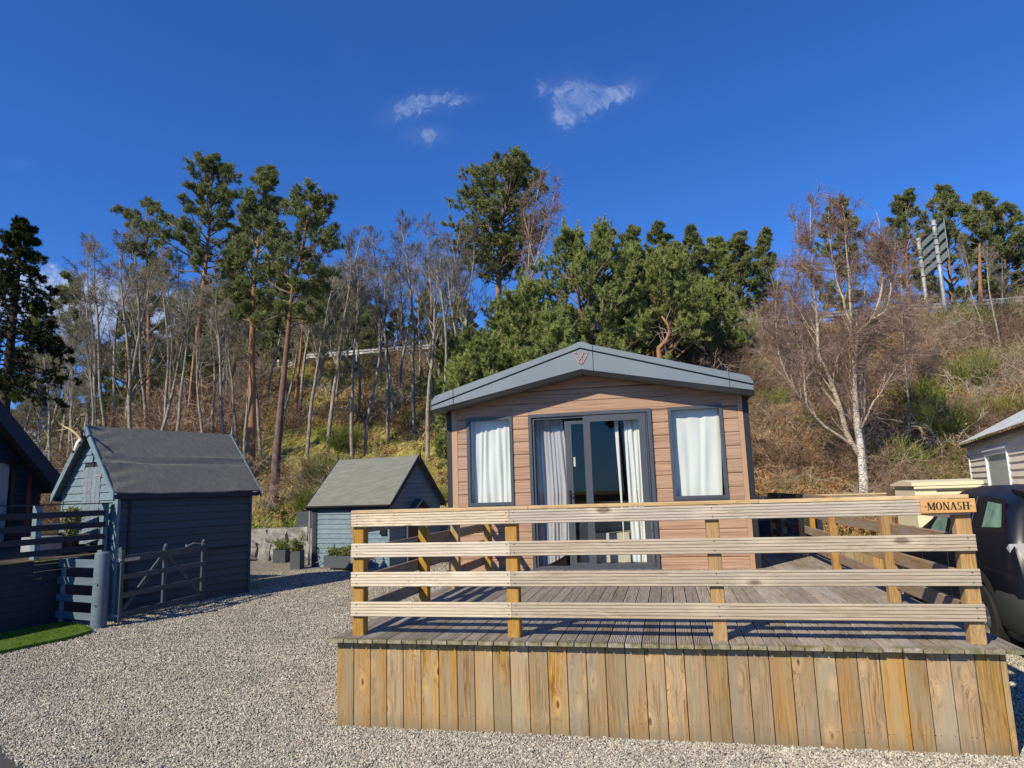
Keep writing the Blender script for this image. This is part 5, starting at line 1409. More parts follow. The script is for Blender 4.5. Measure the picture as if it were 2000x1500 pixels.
# window span on the wall from the picture
def on2(x, y):
    nrm = np.array([math.cos(math.radians(13.6)), -math.sin(math.radians(13.6))]); d = px_dir(x, y); P = np.array([7.72, 20.0])
    t = (P @ nrm) / (d[:2] @ nrm); p = d * t; return float((p[:2] - P) @ np.array([math.sin(math.radians(13.6)), math.cos(math.radians(13.6))])), CAM_H + p[2]
wu0, wz1 = on2(1924, 884); wu1 = on2(1968, 880)[0]; wz0 = 1.0
wa, wb = min(wu0, wu1), max(wu0, wu1)
z = .47
while z < ze - .02:
    h = min(.132, ze - z)
    segs = [(W0, -.10)]
    if z < wz1 and z + h > wz0: segs = [(W0, wa), (wb, -.10)]
    for a, b in segs:
        g = Geo(); hexpoly(g, f2, [(a, -.02, z), (b, -.02, z), (b, .012, z), (a, .012, z), (a, -.02, z + h), (b, -.02, z + h), (b, -.012, z + h), (a, -.012, z + h)]); c2('wall_board', g, 'beige_clad')
    z += .138
g = Geo(); hexbox(g, f2, -.12, .01, -.02, .02, .45, ze); c2('corner_post', g, 'white_upvc')
wf = Geo(); b = .085
hexbox(wf, f2, wa, wa + b, -.02, .03, wz0, wz1); hexbox(wf, f2, wb - b, wb, -.02, .03, wz0, wz1); hexbox(wf, f2, wa + b, wb - b, -.02, .03, wz1 - b, wz1); hexbox(wf, f2, wa + b, wb - b, -.02, .03, wz0, wz0 + b)
hexbox(wf, f2, wa - .05, wb + .05, -.02, .06, wz1 + .005, wz1 + .06); wo = c2('window', wf, 'white_upvc')
g = Geo(); hexbox(g, f2, wa + b, wb - b, -.004, .0, wz0 + b, wz1 - b); obj('glass', g, M['glass_soft'], wo)
g = Geo(); n_ = 40; S = np.linspace(wa + b + .06, wb - b - .01, n_ + 1)
v = [f2(s, -.012 - .006 + .006 * math.sin(s * 60), zc) for zc in (wz0 + b, wz1 - b) for s in S]; k = np.arange(n_)
obj('curtain', Geo().add(v, np.stack([k, k + 1, k + n_ + 2, k + n_ + 1], 1)), M['curtain'], wo, smooth=True)
# roof: corrugated tile sheet rising from the eaves, dark gutter under it
nu_, nv_ = 120, 8
A, B = np.meshgrid(np.linspace(W0, .18, nu_ + 1), np.linspace(0, 1, nv_ + 1))
Zr = ze + .09 + B * 1.0 + .018 * np.abs(np.sin(A * math.pi / .18)) - .02 * ((B * 8) % 1)
vv = .16 - 1.9 * B
i = np.arange(nv_)[:, None] * (nu_ + 1) + np.arange(nu_)[None]
pts = np.array([f2(a, b_, c_) for a, b_, c_ in zip(A.ravel(), vv.ravel(), Zr.ravel())])
c2('roof', Geo().add(pts, np.stack([i, i + 1, i + nu_ + 2, i + nu_ + 1], -1).reshape(-1, 4)), 'roof_tile_white')
g = Geo(); hexbox(g, f2, W0, .22, .04, .13, ze - .01, ze + .06); c2('gutter', g, 'upvc_dark')

cs = thing('metal_shed', 'low cream metal storage shed standing beside the beige caravan', 'shed', (5.4, 15.6, 0))
g = Geo(); g.box(4.76, 5.9, 15.0, 16.2, 0.0, 1.58)
obj('wall', g, M['cream'], cs)
g = Geo(); g.prism([(14.93, 1.585), (16.27, 1.585), (16.27, 1.62), (15.6, 1.70), (14.93, 1.655)], 4.70, 5.96, 'x'); obj('roof', g, M['cream'], cs)
g = Geo(); g.box(5.15, 5.85, 14.985, 14.998, 1.47, 1.495); obj('door_track', g, M['joist'], cs)
g = Geo(); g.box(4.74, 5.92, 14.94, 14.995, 1.53, 1.575); obj('eaves', g, M['cream'], cs)
sd_ = thing('low_timber_deck', 'low timber deck with sunlit plank front and far rail seen through the right side railing', 'deck', (3.4, 13.6, 0))
for k in range(12):
    x = 2.55 + k * .145
    obj('skirt_board', plank(.58, .14, .02, M['skirt'], c=.003), None, sd_, loc=(x, 13.0, .32), rot=ROT_UP)
for k in range(10):
    obj('deck_board', plank(1.75, .118, .028, M['deck'], c=.003), None, sd_, loc=(3.35, 13.03 + k * .122, .63), rot=ROT_FLATX)

for a, b in ((1.15, 2.7), (2.703, 4.05)):
    obj('cap_rail', plank(round(b - a, 3), .11, .03, M['cap'], c=.004), None, sd_, loc=((a + b) / 2, 14.35, 1.468), rot=ROT_FLATX)
    obj('rail_board', plank(round(b - a, 3), .10, .025, M['side_rail'], c=.004), None, sd_, loc=((a + b) / 2, 14.30, 1.39))
for k in range(13):
    obj('dark_backdrop_board', plank(.86, .13, .02, M['navy_paint'], c=.003), None, sd_, loc=(1.22 + k * .134, 14.42, 1.0), rot=ROT_UP)  # dark boards added to blacken the gap under the far rail
for x in (1.2, 2.7, 4.0): obj('rail_post', plank(1.4, .09, .09, M['post'], c=.004), None, sd_, loc=(x, 14.36, .75), rot=ROT_UP)
# ------------------------------------------------------------------ road on top of the bank: barrier and sign
g = Geo(); nX = 60; xs_ = np.linspace(-21, 60, nX); v = []
for y in (34.9, 41.0):
    for x in xs_: v.append((x, y, float(ground_z(x, y)) + .03))
k = np.arange(nX - 1); struct('upper_road', Geo().add(v, np.stack([k, k + 1, k + 1 + nX, k + nX], 1)), M['asphalt'])
def barrier(label, y, x0, x1, zoff=0.0, face=-1):
    t = thing('crash_barrier', label, 'crash barrier', ((x0 + x1) / 2, y, 9))
    pr = [(0, .0), (.055 * face, .05), (.055 * face, .10), (.0, .135), (.0, .175), (.055 * face, .21), (.055 * face, .26), (0, .31), (-.006 * face, .31), (.047 * face, .255), (.047 * face, .215), (-.008 * face, .18), (-.008 * face, .13), (.047 * face, .095), (.047 * face, .055), (-.006 * face, 0)]
    x = x0
    while x < x1:
        xe = min(x + 4.8, x1); za = 9.0 * (1 - .72 * float(sstep(-19.5, -33.0, x))); zb = 9.0 * (1 - .72 * float(sstep(-19.5, -33.0, xe)))
        g = Geo().prism([(y + a, b) for a, b in pr], x, xe, 'x')
        for v in g.V: v[:, 2] += zoff + .42 + za + (zb - za) * (v[:, 0] - x) / (xe - x)
        obj('rail', g, M['galv'], t)
        for xp in (x + .6, x + 3.0):
            if xp < x1:
                zz = 9.0 * (1 - .72 * float(sstep(-19.5, -33.0, xp))) + zoff
                obj('post', Geo().box(xp - .05, xp + .05, y - .07 * face * -1 - .04, y - .07 * face * -1 + .04, zz - .5, zz + .72), M['galv'], t)
        x = xe
barrier('weathered steel crash barrier along the top of the bank behind the trees', 34.2, -24, 40)
barrier('second steel crash barrier on the far side of the road above the bank', 41.3, -24, 45)
XS = 12.45
def atX(x, y, X):
    d = px_dir(x, y); t = X / d[0]; return np.array([X, d[1] * t, CAM_H + d[2] * t])
rs = thing('road_sign', 'back of a tall grey road sign on two steel poles above the bank', 'road sign', (XS, 33.5, 8.5))
for (xt, yt, xb, yb, n_) in ((1799, 465, 1815, 625, 4), (1829, 430, 1845, 645, 5)):
    a = atX(xt, yt, XS); Yp = a[1]
    g = Geo(); capped_tube(g, [(XS - .12, Yp, 7.6), (XS - .12, Yp, a[2] - .9)], [.085, .085], 12); capped_tube(g, [(XS - .12, Yp, a[2] - .9), (XS - .12, Yp, a[2])], [.092, .092], 12); obj('pole', g, M['zinc_pole'], rs, smooth=True)
a = atX(1801, 468, XS); b_ = atX(1841, 427, XS); c_ = atX(1846, 512, XS)
ya, yb, zt_, zb2 = a[1] + .25, b_[1] - .1, (a[2] + b_[2]) / 2, c_[2]
y0s, y1s = min(ya, yb), max(ya, yb)
obj('panel', Geo().box(XS, XS + .02, y0s, y1s, zb2, zt_), M['sign_back'], rs)
for k in range(5):
    z = zb2 + .03 + (zt_ - zb2 - .1) * k / 4
    obj('bracket', Geo().box(XS - .045, XS - .002, y0s + .02, y1s - .02, z, z + .06), M['upvc_dark'], rs)
    for (xt, yt) in ((1799, 465), (1829, 430)):
        Yp = atX(xt, yt, XS)[1]; obj('clamp', Geo().box(XS - .225, XS - .02, Yp - .11, Yp + .11, z + .01, z + .045), M['galv'], rs)

# ------------------------------------------------------------------ trees
def unit(v): return v / (np.linalg.norm(v, axis=-1, keepdims=True) + 1e-9)
def grow(start, dirs, L, r0, r1, nseg, wander, lift, rg):
    n = len(start); P = np.zeros((n, nseg + 1, 3)); P[:, 0] = start; d = unit(np.asarray(dirs, float)); L = np.asarray(L) * np.ones(n)
    lift = np.asarray(lift) * np.ones(n)
    for k in range(nseg):
        P[:, k + 1] = P[:, k] + d * (L / nseg)[:, None]
        d = d + rg.normal(0, wander, (n, 3)); d[:, 2] += lift / nseg; d = unit(d)
    t = np.linspace(0, 1, nseg + 1)
    R = np.asarray(r0).reshape(-1, 1) * (1 - t) + np.asarray(r1).reshape(-1, 1) * t
    return P, R * np.ones((n, 1))
def kids(P, R, per, t0, t1, ang, ang_sd, rg, tpow=1.0, up=0.0):
    n, s, _ = P.shape; idx = np.repeat(np.arange(n), per); m = len(idx)
    t = t0 + (t1 - t0) * rg.uniform(0, 1, m) ** tpow
    f = t * (s - 1); k = np.minimum(f.astype(int), s - 2); w = (f - k)[:, None]
    a, b = P[idx, k], P[idx, k + 1]; pos = a * (1 - w) + b * w; T = unit(b - a)
    rad = R[idx, k] * (1 - w[:, 0]) + R[idx, k + 1] * w[:, 0]
    pr = unit(np.cross(T, rg.normal(0, 1, (m, 3))))
    an = np.radians(rg.normal(ang, ang_sd, m))[:, None]
    d = T * np.cos(an) + pr * np.sin(an); d[:, 2] += up; return pos, unit(d), rad, t, idx
def tufts(geo, pos, dirs, n_need, size, width, rg, spread=0.75, mat=0):
    m = len(pos); p = np.repeat(pos, n_need, 0); d = np.repeat(unit(dirs), n_need, 0); n = len(p)
    nd = unit(d + rg.normal(0, spread, (n, 3))); p = p - d * size * 0.35 * rg.uniform(0, 1, (n, 1))
    s = unit(np.cross(nd, rg.normal(0, 1, (n, 3)))); L = size * rg.uniform(.65, 1.25, (n, 1))
    v = np.stack([p - s * width, p + s * width, p + nd * L], 1).reshape(-1, 3)
    geo.add(v, np.arange(n * 3).reshape(-1, 3), mat)
def resample(pts, n):
    pts = np.array(pts, float); seg = np.r_[0, np.cumsum(np.linalg.norm(np.diff(pts, axis=0), axis=1))]
    t = np.linspace(0, seg[-1], n); return np.stack([np.interp(t, seg, pts[:, i]) for i in range(3)], 1)
def path_px(pxs, Y, yoff=None, root=True):
    out = []
    for k, (x, y) in enumerate(pxs):
        yy = Y + (yoff[k] if yoff else 0); out.append(at(x, y, yy))
    out = np.array(out)
    if root: out[0][2] = float(ground_z(out[0][0], out[0][1])) - .25
    return out
def pine(label, pxs, Y, r0, r1, seed, t0=.5, n=40, env=None, elev=(25, 12), sub=9, tuf=18, need=9, size=.135, width=.011, bark='pine_bark', needle='pine_needle', limbs=(), yoff=None, dead=6, up=.35, name='scots_pine', group=None, limb_n=14, lscale=.42, top_cut=.45):
    rg = np.random.RandomState(seed)
    path = path_px(pxs, Y, yoff); path[-1] = path[-1] * np.array([1, 1, 1]) - np.array([0, 0, top_cut]); T = resample(path, 26); H = T[:, 2].max() - T[0, 2]
    base = T[0].copy(); base[2] += .25
    t = thing(name, label, 'tree', tuple(base), group=group)
    s = np.linspace(0, 1, 26)
    W = T[None].copy(); W[0, 1:-1] += np.cumsum(rg.normal(0, .012, (24, 3)), axis=0) * .6
    g = Geo(); tubes(g, W, (r0 * (1 - s) ** 1.15 + r1)[None] * (1 + .25 * np.exp(-s * 30)), 9)
    obj('trunk', g, M[bark], t, smooth=True)
    g = Geo()
    tt = t0 + (1 - t0) * (np.arange(n) + rg.uniform(0, .8, n)) / n; tt = np.clip(tt, 0, .995)
    f = tt * 25; k = np.minimum(f.astype(int), 24); w = (f - k)[:, None]; pos = W[0, k] * (1 - w) + W[0, k + 1] * w
    az = np.arange(n) * 2.4 + rg.uniform(-.5, .5, n); rel = (tt - t0) / (1 - t0)
    L = 1.25 * np.interp(rel, [e_[0] for e_ in env], [e_[1] for e_ in env]) * rg.uniform(.6, 1.15, n)
    el = np.radians(rg.normal(elev[0], elev[1], n) + 25 * rel ** 3)
    D = np.stack([np.cos(az) * np.cos(el), np.sin(az) * np.cos(el), np.sin(el)], 1)
    P, R = grow(pos, D, L, np.minimum(.05, .012 + L * .017), .006, 6, .13, up, rg)
    PP = [(P, R, sub, tuf)]
    for (pp, rr) in limbs:
        lp_ = resample(pp, 12)[None]; PP.append((lp_, np.linspace(rr, .015, 12)[None], limb_n, tuf))
        tubes(g, lp_, np.linspace(rr, .015, 12)[None], 6, 1)
    tubes(g, P, R, 4, 1)
    if dead:
        dp_, dd_, dr_, _, _ = kids(W, (r0 * (1 - s) ** .8 + r1)[None], dead, .25, t0, 80, 12, rg)
        Pd, Rd = grow(dp_, dd_, rg.uniform(.4, 1.3, dead), .014, .004, 4, .2, -.1, rg); tubes(g, Pd, Rd, 3, 1)
    for (P_, R_s, sb, tf) in PP:
        sp, sd, sr, st, ix = kids(P_, R_s, sb, .28, 1.0, 42, 14, rg, .8, up=.22)
        Lp = np.linalg.norm(P_[:, -1] - P_[:, 0], axis=1)[ix]
        if len(P_) == 1 and sb == limb_n: Ls_ = np.clip(.9 * (1.25 - st), .25, 1.1) * rg.uniform(.6, 1.2, len(st))
        else: Ls_ = np.clip(Lp * lscale * (1.25 - st), .12, 1.1) * rg.uniform(.7, 1.2, len(st))
        Q, QR = grow(sp, sd, Ls_, np.minimum(sr * .6, .016), .003, 4, .16, .5, rg); tubes(g, Q, QR, 3, 1)
        # short side shoots carrying the needle tufts
        sp2, sd2, _, _, _ = kids(Q, QR, tf, .25, 1.0, 38, 16, rg, .8, up=.25)
        yng = name == 'young_pine'
        tp_ = sp2 + sd2 * rg.uniform(.02, .09 if yng else .20, (len(sp2), 1))
        tufts(g, tp_, unit(sd2 + np.array([0, 0, .7 if yng else .45])), need, size, width, rg, .5 if yng else .75)
        tufts(g, Q[:, -1], unit(Q[:, -1] - Q[:, -2]), need + 4, size, width, rg)
        tufts(g, P_[:, -1], unit(P_[:, -1] - P_[:, -2]), need + 4, size, width, rg)
    if name == 'young_pine':      # upright candle-like shoots on the branch tips
        tips = np.concatenate([P[:, -1], P[:, 4]]); m_ = len(tips); d0 = np.c_[rg.normal(0, .28, (m_, 2)), np.ones(m_)]
        S_, SR = grow(tips, d0, rg.uniform(.25, .62, m_), .010, .004, 4, .06, .2, rg); tubes(g, S_, SR, 3, 1)
        p5, d5, _, _, _ = kids(S_, SR, 22, .0, 1.0, 25, 8, rg, 1.0, up=.5)
        tufts(g, p5, d5, 7, .12, .011, rg, .4)
    obj('crown', g, [M[needle], M['pine_branch']], t)
    return t
E_tall = [(0, .7), (.15, 1.2), (.4, 1.45), (.7, 1.15), (.9, .6), (1, .25)]
# the tall pines behind the big shed
Y1 = 25.0
limbL = [at(402, 520, Y1), at(370, 500, Y1 - .3), at(320, 470, Y1 - .8), at(270, 440, Y1 - 1.0), at(233, 412, Y1 - 1.2)]
limbL2 = [at(404, 505, Y1), at(370, 470, Y1 + .4), at(325, 430, Y1 + .8), at(288, 396, Y1 + 1)]
limbL3 = [at(404, 530, Y1), at(350, 530, Y1 - .3), at(300, 505, Y1 - .8), at(250, 480, Y1 - 1.2)]
pine('tall scots pine with orange trunk and a long limb reaching left behind the big shed', [(372, 850), (378, 760), (386, 670), (398, 560), (404, 500), (412, 420), (414, 350), (416, 303)], Y1, .17, .03, 11, t0=.56, n=54, env=[(0, 1.1), (.2, 1.5), (.5, 1.3), (.8, 1.05), (1, .35)], limbs=[(limbL, .045), (limbL2, .04), (limbL3, .035)], limb_n=40, tuf=18)
pine('straight scots pine with reddish trunk standing second in the row behind the big shed', [(490, 915), (491, 800), (493, 680), (498, 560), (510, 450), (520, 380), (523, 322)], 21.5, .15, .025, 12, t0=.50, n=56, env=[(0, .9), (.2, 1.35), (.55, 1.15), (.85, .8), (1, .3)], tuf=18)
pine('leaning dark-trunked scots pine nearest the gap between the two blue sheds', [(533, 968), (540, 880), (553, 720), (570, 560), (588, 480), (600, 420), (620, 372)], 19.4, .135, .022, 13, t0=.58, n=46, env=[(0, .8), (.3, 1.2), (.65, 1.25), (.9, .95), (1, .5)], bark='pine_bark_dark', elev=(15, 12), tuf=13)
pine('smaller scots pine with an open crown between the first two tall pines', [(455, 860), (457, 740), (462, 600), (468, 500), (470, 430)], 27.5, .09, .02, 14, t0=.62, n=22, env=[(0, .9), (.5, 1.1), (1, .3)], tuf=11)
pine('slim scots pine twin trunk close beside the tall orange pine', [(383, 850), (386, 760), (389, 680), (394, 600), (398, 555)], 27.0, .075, .02, 15, t0=.72, n=14, env=[(0, .8), (.5, .9), (1, .3)], tuf=10, bark='pine_bark')
pine('scots pine with low spreading crown behind the bare trees at far left', [(292, 850), (292, 700), (290, 560), (285, 470), (288, 392)], 30.0, .14, .03, 16, t0=.55, n=30, env=[(0, 1.2), (.4, 1.5), (.8, 1.0), (1, .3)], tuf=12)
pine('drooping scots pine crown low between the tall trunks of the left group', [(575, 840), (580, 760), (590, 660), (600, 560), (604, 520)], 26.0, .08, .02, 17, t0=.62, n=18, env=[(0, 1.2), (.5, 1.1), (1, .3)], tuf=10)
# big pine above the lodge and its neighbours
pine('big round-headed scots pine towering behind the birch above the lodge', [(985, 690), (976, 600), (974, 520), (982, 440), (992, 370), (1003, 298)], 31.0, .20, .04, 21, t0=.42, n=110, env=[(0, 1.2), (.12, 1.9), (.4, 2.3), (.7, 1.9), (.9, 1.3), (1, .6)], sub=9, tuf=15, size=.16, width=.014, top_cut=1.15)
# pines along the road on the right
rl = [((1640, 640), (1640, 387), 38, 1.3, 'scots pine crown rising right behind the large birch'), ((1772, 620), (1770, 378), 39, 1.4, 'scots pine with ragged top standing left of the road sign'),
      ((1855, 600), (1852, 366), 38, 1.5, 'dense tall scots pine directly behind the road sign panel'), ((1910, 600), (1917, 374), 36.5, .9, 'thin scots pine with bare red trunk right of the road sign'),
      ((1965, 600), (1958, 398), 38, 1.3, 'scots pine at the right edge of the tree line'), ((1985, 600), (1990, 455), 40, 1.2, 'short scots pine at the extreme right edge of the tree line')]
for k, (b, tp_, Yv, w_, lab) in enumerate(rl):
    low = .5 if k in (3,) else .15
    pine(lab, [b, ((b[0] + tp_[0]) / 2, (b[1] + tp_[1]) / 2), tp_], Yv, .11, .025, 31 + k, t0=low, n=50 if k != 3 else 30, env=[(0, w_ * 1.0), (.3, w_ * 1.25), (.65, w_), (.9, w_ * .6), (1, .25)], sub=7, tuf=12, size=.18, width=.016)
ml = [((1235, 640), (1232, 438), 36, 1.1), ((1290, 640), (1285, 432), 37, 1.2), ((1350, 640), (1347, 436), 36, .9), ((1405, 640), (1400, 462), 38, 1.5), ((1446, 630), (1444, 452), 36, 1.1), ((1497, 625), (1494, 443), 39, .8), ((1320, 640), (1318, 470), 39, 1.2)]
labs = ['slender pine top just right of the young pines above the lodge ridge', 'pine with twin tops on the skyline above the lodge roof', 'narrow pine spire on the skyline over the right roof slope', 'broad green pine on the skyline right of the narrow spire', 'pine with a pointed dark top beside the gap in the skyline', 'small isolated narrow pine top left of the large birch', 'low filler pine behind the broad green skyline pine']
for k, ((b, tp_, Yv, w_), lab) in enumerate(zip(ml, labs)):
    pine(lab, [b, ((b[0] + tp_[0]) / 2, (b[1] + tp_[1]) / 2), tp_], Yv, .10, .022, 51 + k, t0=.08, n=58, env=[(0, w_ * 1.3), (.35, w_ * 1.25), (.7, w_ * .85), (.92, w_ * .4), (1, .2)], sub=7, tuf=12, size=.18, width=.016, elev=(32, 10), needle='young_needle' if k in (3,) else 'pine_needle', dead=0)
cl = [((250, 850), (246, 600), 31, 1.5, 'dark pine low among the bare trunks over the big shed roof'), ((345, 850), (338, 575), 33, 1.4, 'dark pine behind the tall orange trunk'), ((185, 850), (180, 655), 34, 1.5, 'dark pine low in the thicket right of the cabin roof'), ((440, 850), (436, 640), 34, 1.2, 'small dark pine low between the first two tall trunks'), ((615, 760), (612, 610), 35, 1.0, 'small dark pine on the bank right of the leaning pine'), ((698, 700), (690, 556), 38, 1.1, 'dark conical conifer above the crash barrier right of the leaning pine'), ((735, 700), (728, 590), 40, 1.0, 'small dark conifer beyond the barrier'), ((840, 690), (832, 560), 39, 1.2, 'dark conifer beyond the barrier behind thin bare trees'), ((905, 690), (895, 575), 38, 1.2, 'olive conifer behind the bare trees left of the big pine'),
      ((655, 705), (648, 600), 41, 1.3, 'low dark conifer at the left end of the barrier'), ((780, 690), (776, 600), 42, 1.4, 'rounded dark conifer between thin bare trunks on the road edge')]
for k, (b, tp_, Yv, w_, lab) in enumerate(cl):
    pine(lab, [b, ((b[0] + tp_[0]) / 2, (b[1] + tp_[1]) / 2), tp_], Yv, .09, .02, 71 + k, t0=.03, n=52, env=[(0, w_ * 1.3), (.5, w_ * .9), (1, .15)], sub=7, tuf=11, size=.17, width=.015, elev=(12, 10), dead=0, name='conifer')
cps = [o for o in bpy.data.objects if o.name.startswith('conifer') and o.parent is None]
cH = {o.name: max((o.matrix_world if False else 1) and v[2] for ch in o.children if ch.name.startswith('trunk') for v in ch.bound_box) + [c_ for c_ in o.children if c_.name.startswith('trunk')][0].location.z for o in cps}
FARC = [(72, 48, 600, 'over the cabin roof'), (150, 46, 560, 'over the antlers'), (262, 46, 535, 'behind the thicket left of the orange pine'), (362, 52, 590, 'behind the orange pine trunk'), (452, 48, 600, 'midway between the first two tall pines'), (478, 46, 560, 'left of the reddish straight pine'), (546, 46, 610, 'left of the leaning pine'), (632, 46, 545, 'above the left end of the barrier'), (672, 50, 575, 'above the barrier left of the conical conifer')]
for k, (px, Yv, ty, w_) in enumerate(FARC):
    d = px_dir(px, 900); X_ = d[0] / d[1] * Yv; z0 = float(ground_z(X_, Yv)); top = at(px, ty, Yv)[2]; src = cps[k % len(cps)]
    sc_ = (top - z0) / max(cH[src.name], 1)
    copy_thing(src, (X_, Yv, z0), k * 1.3, (sc_ * 1.0, sc_ * 1.0, sc_), label='dark far conifer seen through the bare trees ' + w_, group='far conifers beyond the bare trees')
# young pines on the bank just behind the lodge roof
yl = [([(1150, 780), (1140, 640), (1120, 520), (1105, 432)], 23.5, 1.75, 61, 'young bushy pine with upright shoots centred above the lodge ridge'),
      ([(1195, 760), (1190, 640), (1178, 520), (1172, 428)], 24.5, 1.6, 62, 'young pine with a forked bluish leader right of the ridge'),
      ([(1045, 760), (1035, 680), (1030, 600), (1028, 530)], 22.5, 1.5, 63, 'bushy young pine left of the ridge in front of the birch'),
      ([(960, 800), (955, 740), (950, 690), (945, 640)], 21.5, 1.25, 64, 'low spreading young pine just above the left roof slope'),
      ([(1300, 700), (1300, 600), (1296, 540), (1296, 478)], 25.5, 1.45, 65, 'pale green young pine with a bent bare orange stem over the right roof slope'),
      ([(1245, 720), (1240, 640), (1238, 560), (1236, 470)], 27.0, 1.4, 66, 'dense young pine filling the gap over the right half of the roof'),
      ([(1085, 770), (1090, 700), (1080, 640), (1075, 590)], 21.0, 1.3, 67, 'nearest low young pine brushing the lodge ridge'),
      ([(925, 780), (920, 740), (915, 690), (912, 640)], 24.5, 1.5, 70, 'low sprawling young pine between the big pine and the left roof slope'),
      ([(1010, 740), (1005, 680), (1000, 620), (996, 570)], 25.5, 1.6, 73, 'young pine in front of the big round-headed pine trunk'),
      ([(905, 800), (903, 770), (900, 735), (897, 705)], 20.5, .95, 68, 'small dark green pine bush at the left roof corner'),
      ([(1385, 690), (1385, 640), (1382, 590), (1380, 540)], 29.0, 1.4, 69, 'rounded young pine above the right end of the roof')]
for pxs, Yv, w_, sd, lab in yl:
    pine(lab, pxs, Yv, .10, .02, sd, t0=.06 if sd != 65 else .35, bark='pine_bark_dark', n=72, env=[(0, w_ * 1.15), (.3, w_ * 1.2), (.6, w_ * .95), (.85, w_ * .6), (1, .35)], sub=9, tuf=13, need=9, size=.145, width=.0125, elev=(34, 12), needle='young_needle', up=.8, dead=0, name='young_pine', lscale=.5, top_cut=.8)
# bent bare orange stem over the roof
bs = thing('bent_pine_stem', 'twisted bare orange pine stem standing over the right roof slope', 'tree', tuple(at(1288, 705, 22.6)))
pts = [at(1290, 735, 22.6), at(1288, 700, 22.6), at(1286, 680, 22.6), at(1300, 668, 22.6), at(1308, 650, 22.6), at(1307, 638, 22.6), at(1299, 627, 22.6), at(1293, 618, 22.7)]
g = Geo(); tubes(g, resample(pts, 22), np.linspace(.115, .03, 22), 8); obj('trunk', g, M['pine_bark'], bs, smooth=True).location.z += 0
g = Geo(); rg = np.random.RandomState(2)
a_, b_, c_, _, _ = kids(resample(pts, 22)[None], np.linspace(.1, .05, 22)[None], 16, .35, 1, 70, 15, rg); P, R = grow(a_, b_, rg.uniform(.3, 1.1, 16), .018, .004, 6, .25, .1, rg); tubes(g, P, R, 4)
obj('dead_branches', g, M['bare_twig'], bs)

def spruce():
    """dark spruce with sweeping branches at the left edge"""
    Y = 15.5; rg = np.random.RandomState(77)
    path = path_px([(6, 780), (18, 700), (28, 600), (38, 500), (42, 428)], Y); T = resample(path, 24); base = T[0].copy()
    t = thing('spruce', 'dark spruce with sweeping drooping branches rising behind the cabin at the left edge', 'tree', tuple(base))
    s = np.linspace(0, 1, 24); g = Geo(); tubes(g, T, .20 * (1 - s) ** .8 + .02, 9); obj('trunk', g, M['spruce_bark'], t, smooth=True)
    g = Geo(); n = 84; tt = .52 + .47 * (np.arange(n) + rg.uniform(0, .7, n)) / n; f = tt * 23; k = np.minimum(f.astype(int), 22); w = (f - k)[:, None]
    pos = T[k] * (1 - w) + T[k + 1] * w; az = np.arange(n) * 2.4 + rg.uniform(-.5, .5, n); rel = (tt - .52) / .48
    L = np.interp(rel, [0, .2, .45, .65, .85, 1], [1.55, 1.75, 1.5, .85, .5, .12]) * rg.uniform(.7, 1.1, n)
    el = np.radians(rg.normal(-2, 9, n) + 40 * rel ** 3); D = np.stack([np.cos(az) * np.cos(el), np.sin(az) * np.cos(el), np.sin(el)], 1)
    P, R = grow(pos, D, L, .028, .006, 7, .07, -.45, rg); tubes(g, P, R, 4, 1)
    # tips turn up
    sp, sd, sr, st, ix = kids(P, R, 16, .12, 1.0, 55, 10, rg, .85, up=-.25)
    Q, QR = grow(sp, sd, np.clip(L[ix] * .42 * (1.15 - st), .1, .7) * rg.uniform(.6, 1.2, len(st)), .009, .003, 4, .12, -.5, rg); tubes(g, Q, QR, 3, 1)
    sp2, sd2, _, _, _ = kids(Q, QR, 11, .1, 1.0, 45, 15, rg, .9, up=-.1)
    tufts(g, sp2 + sd2 * .05, sd2, 7, .085, .010, rg, .55)
    tufts(g, Q[:, -1], unit(Q[:, -1] - Q[:, -2]), 9, .085, .010, rg, .5)
    obj('crown', g, [M['spruce_needle'], M['spruce_bark']], t)
spruce()

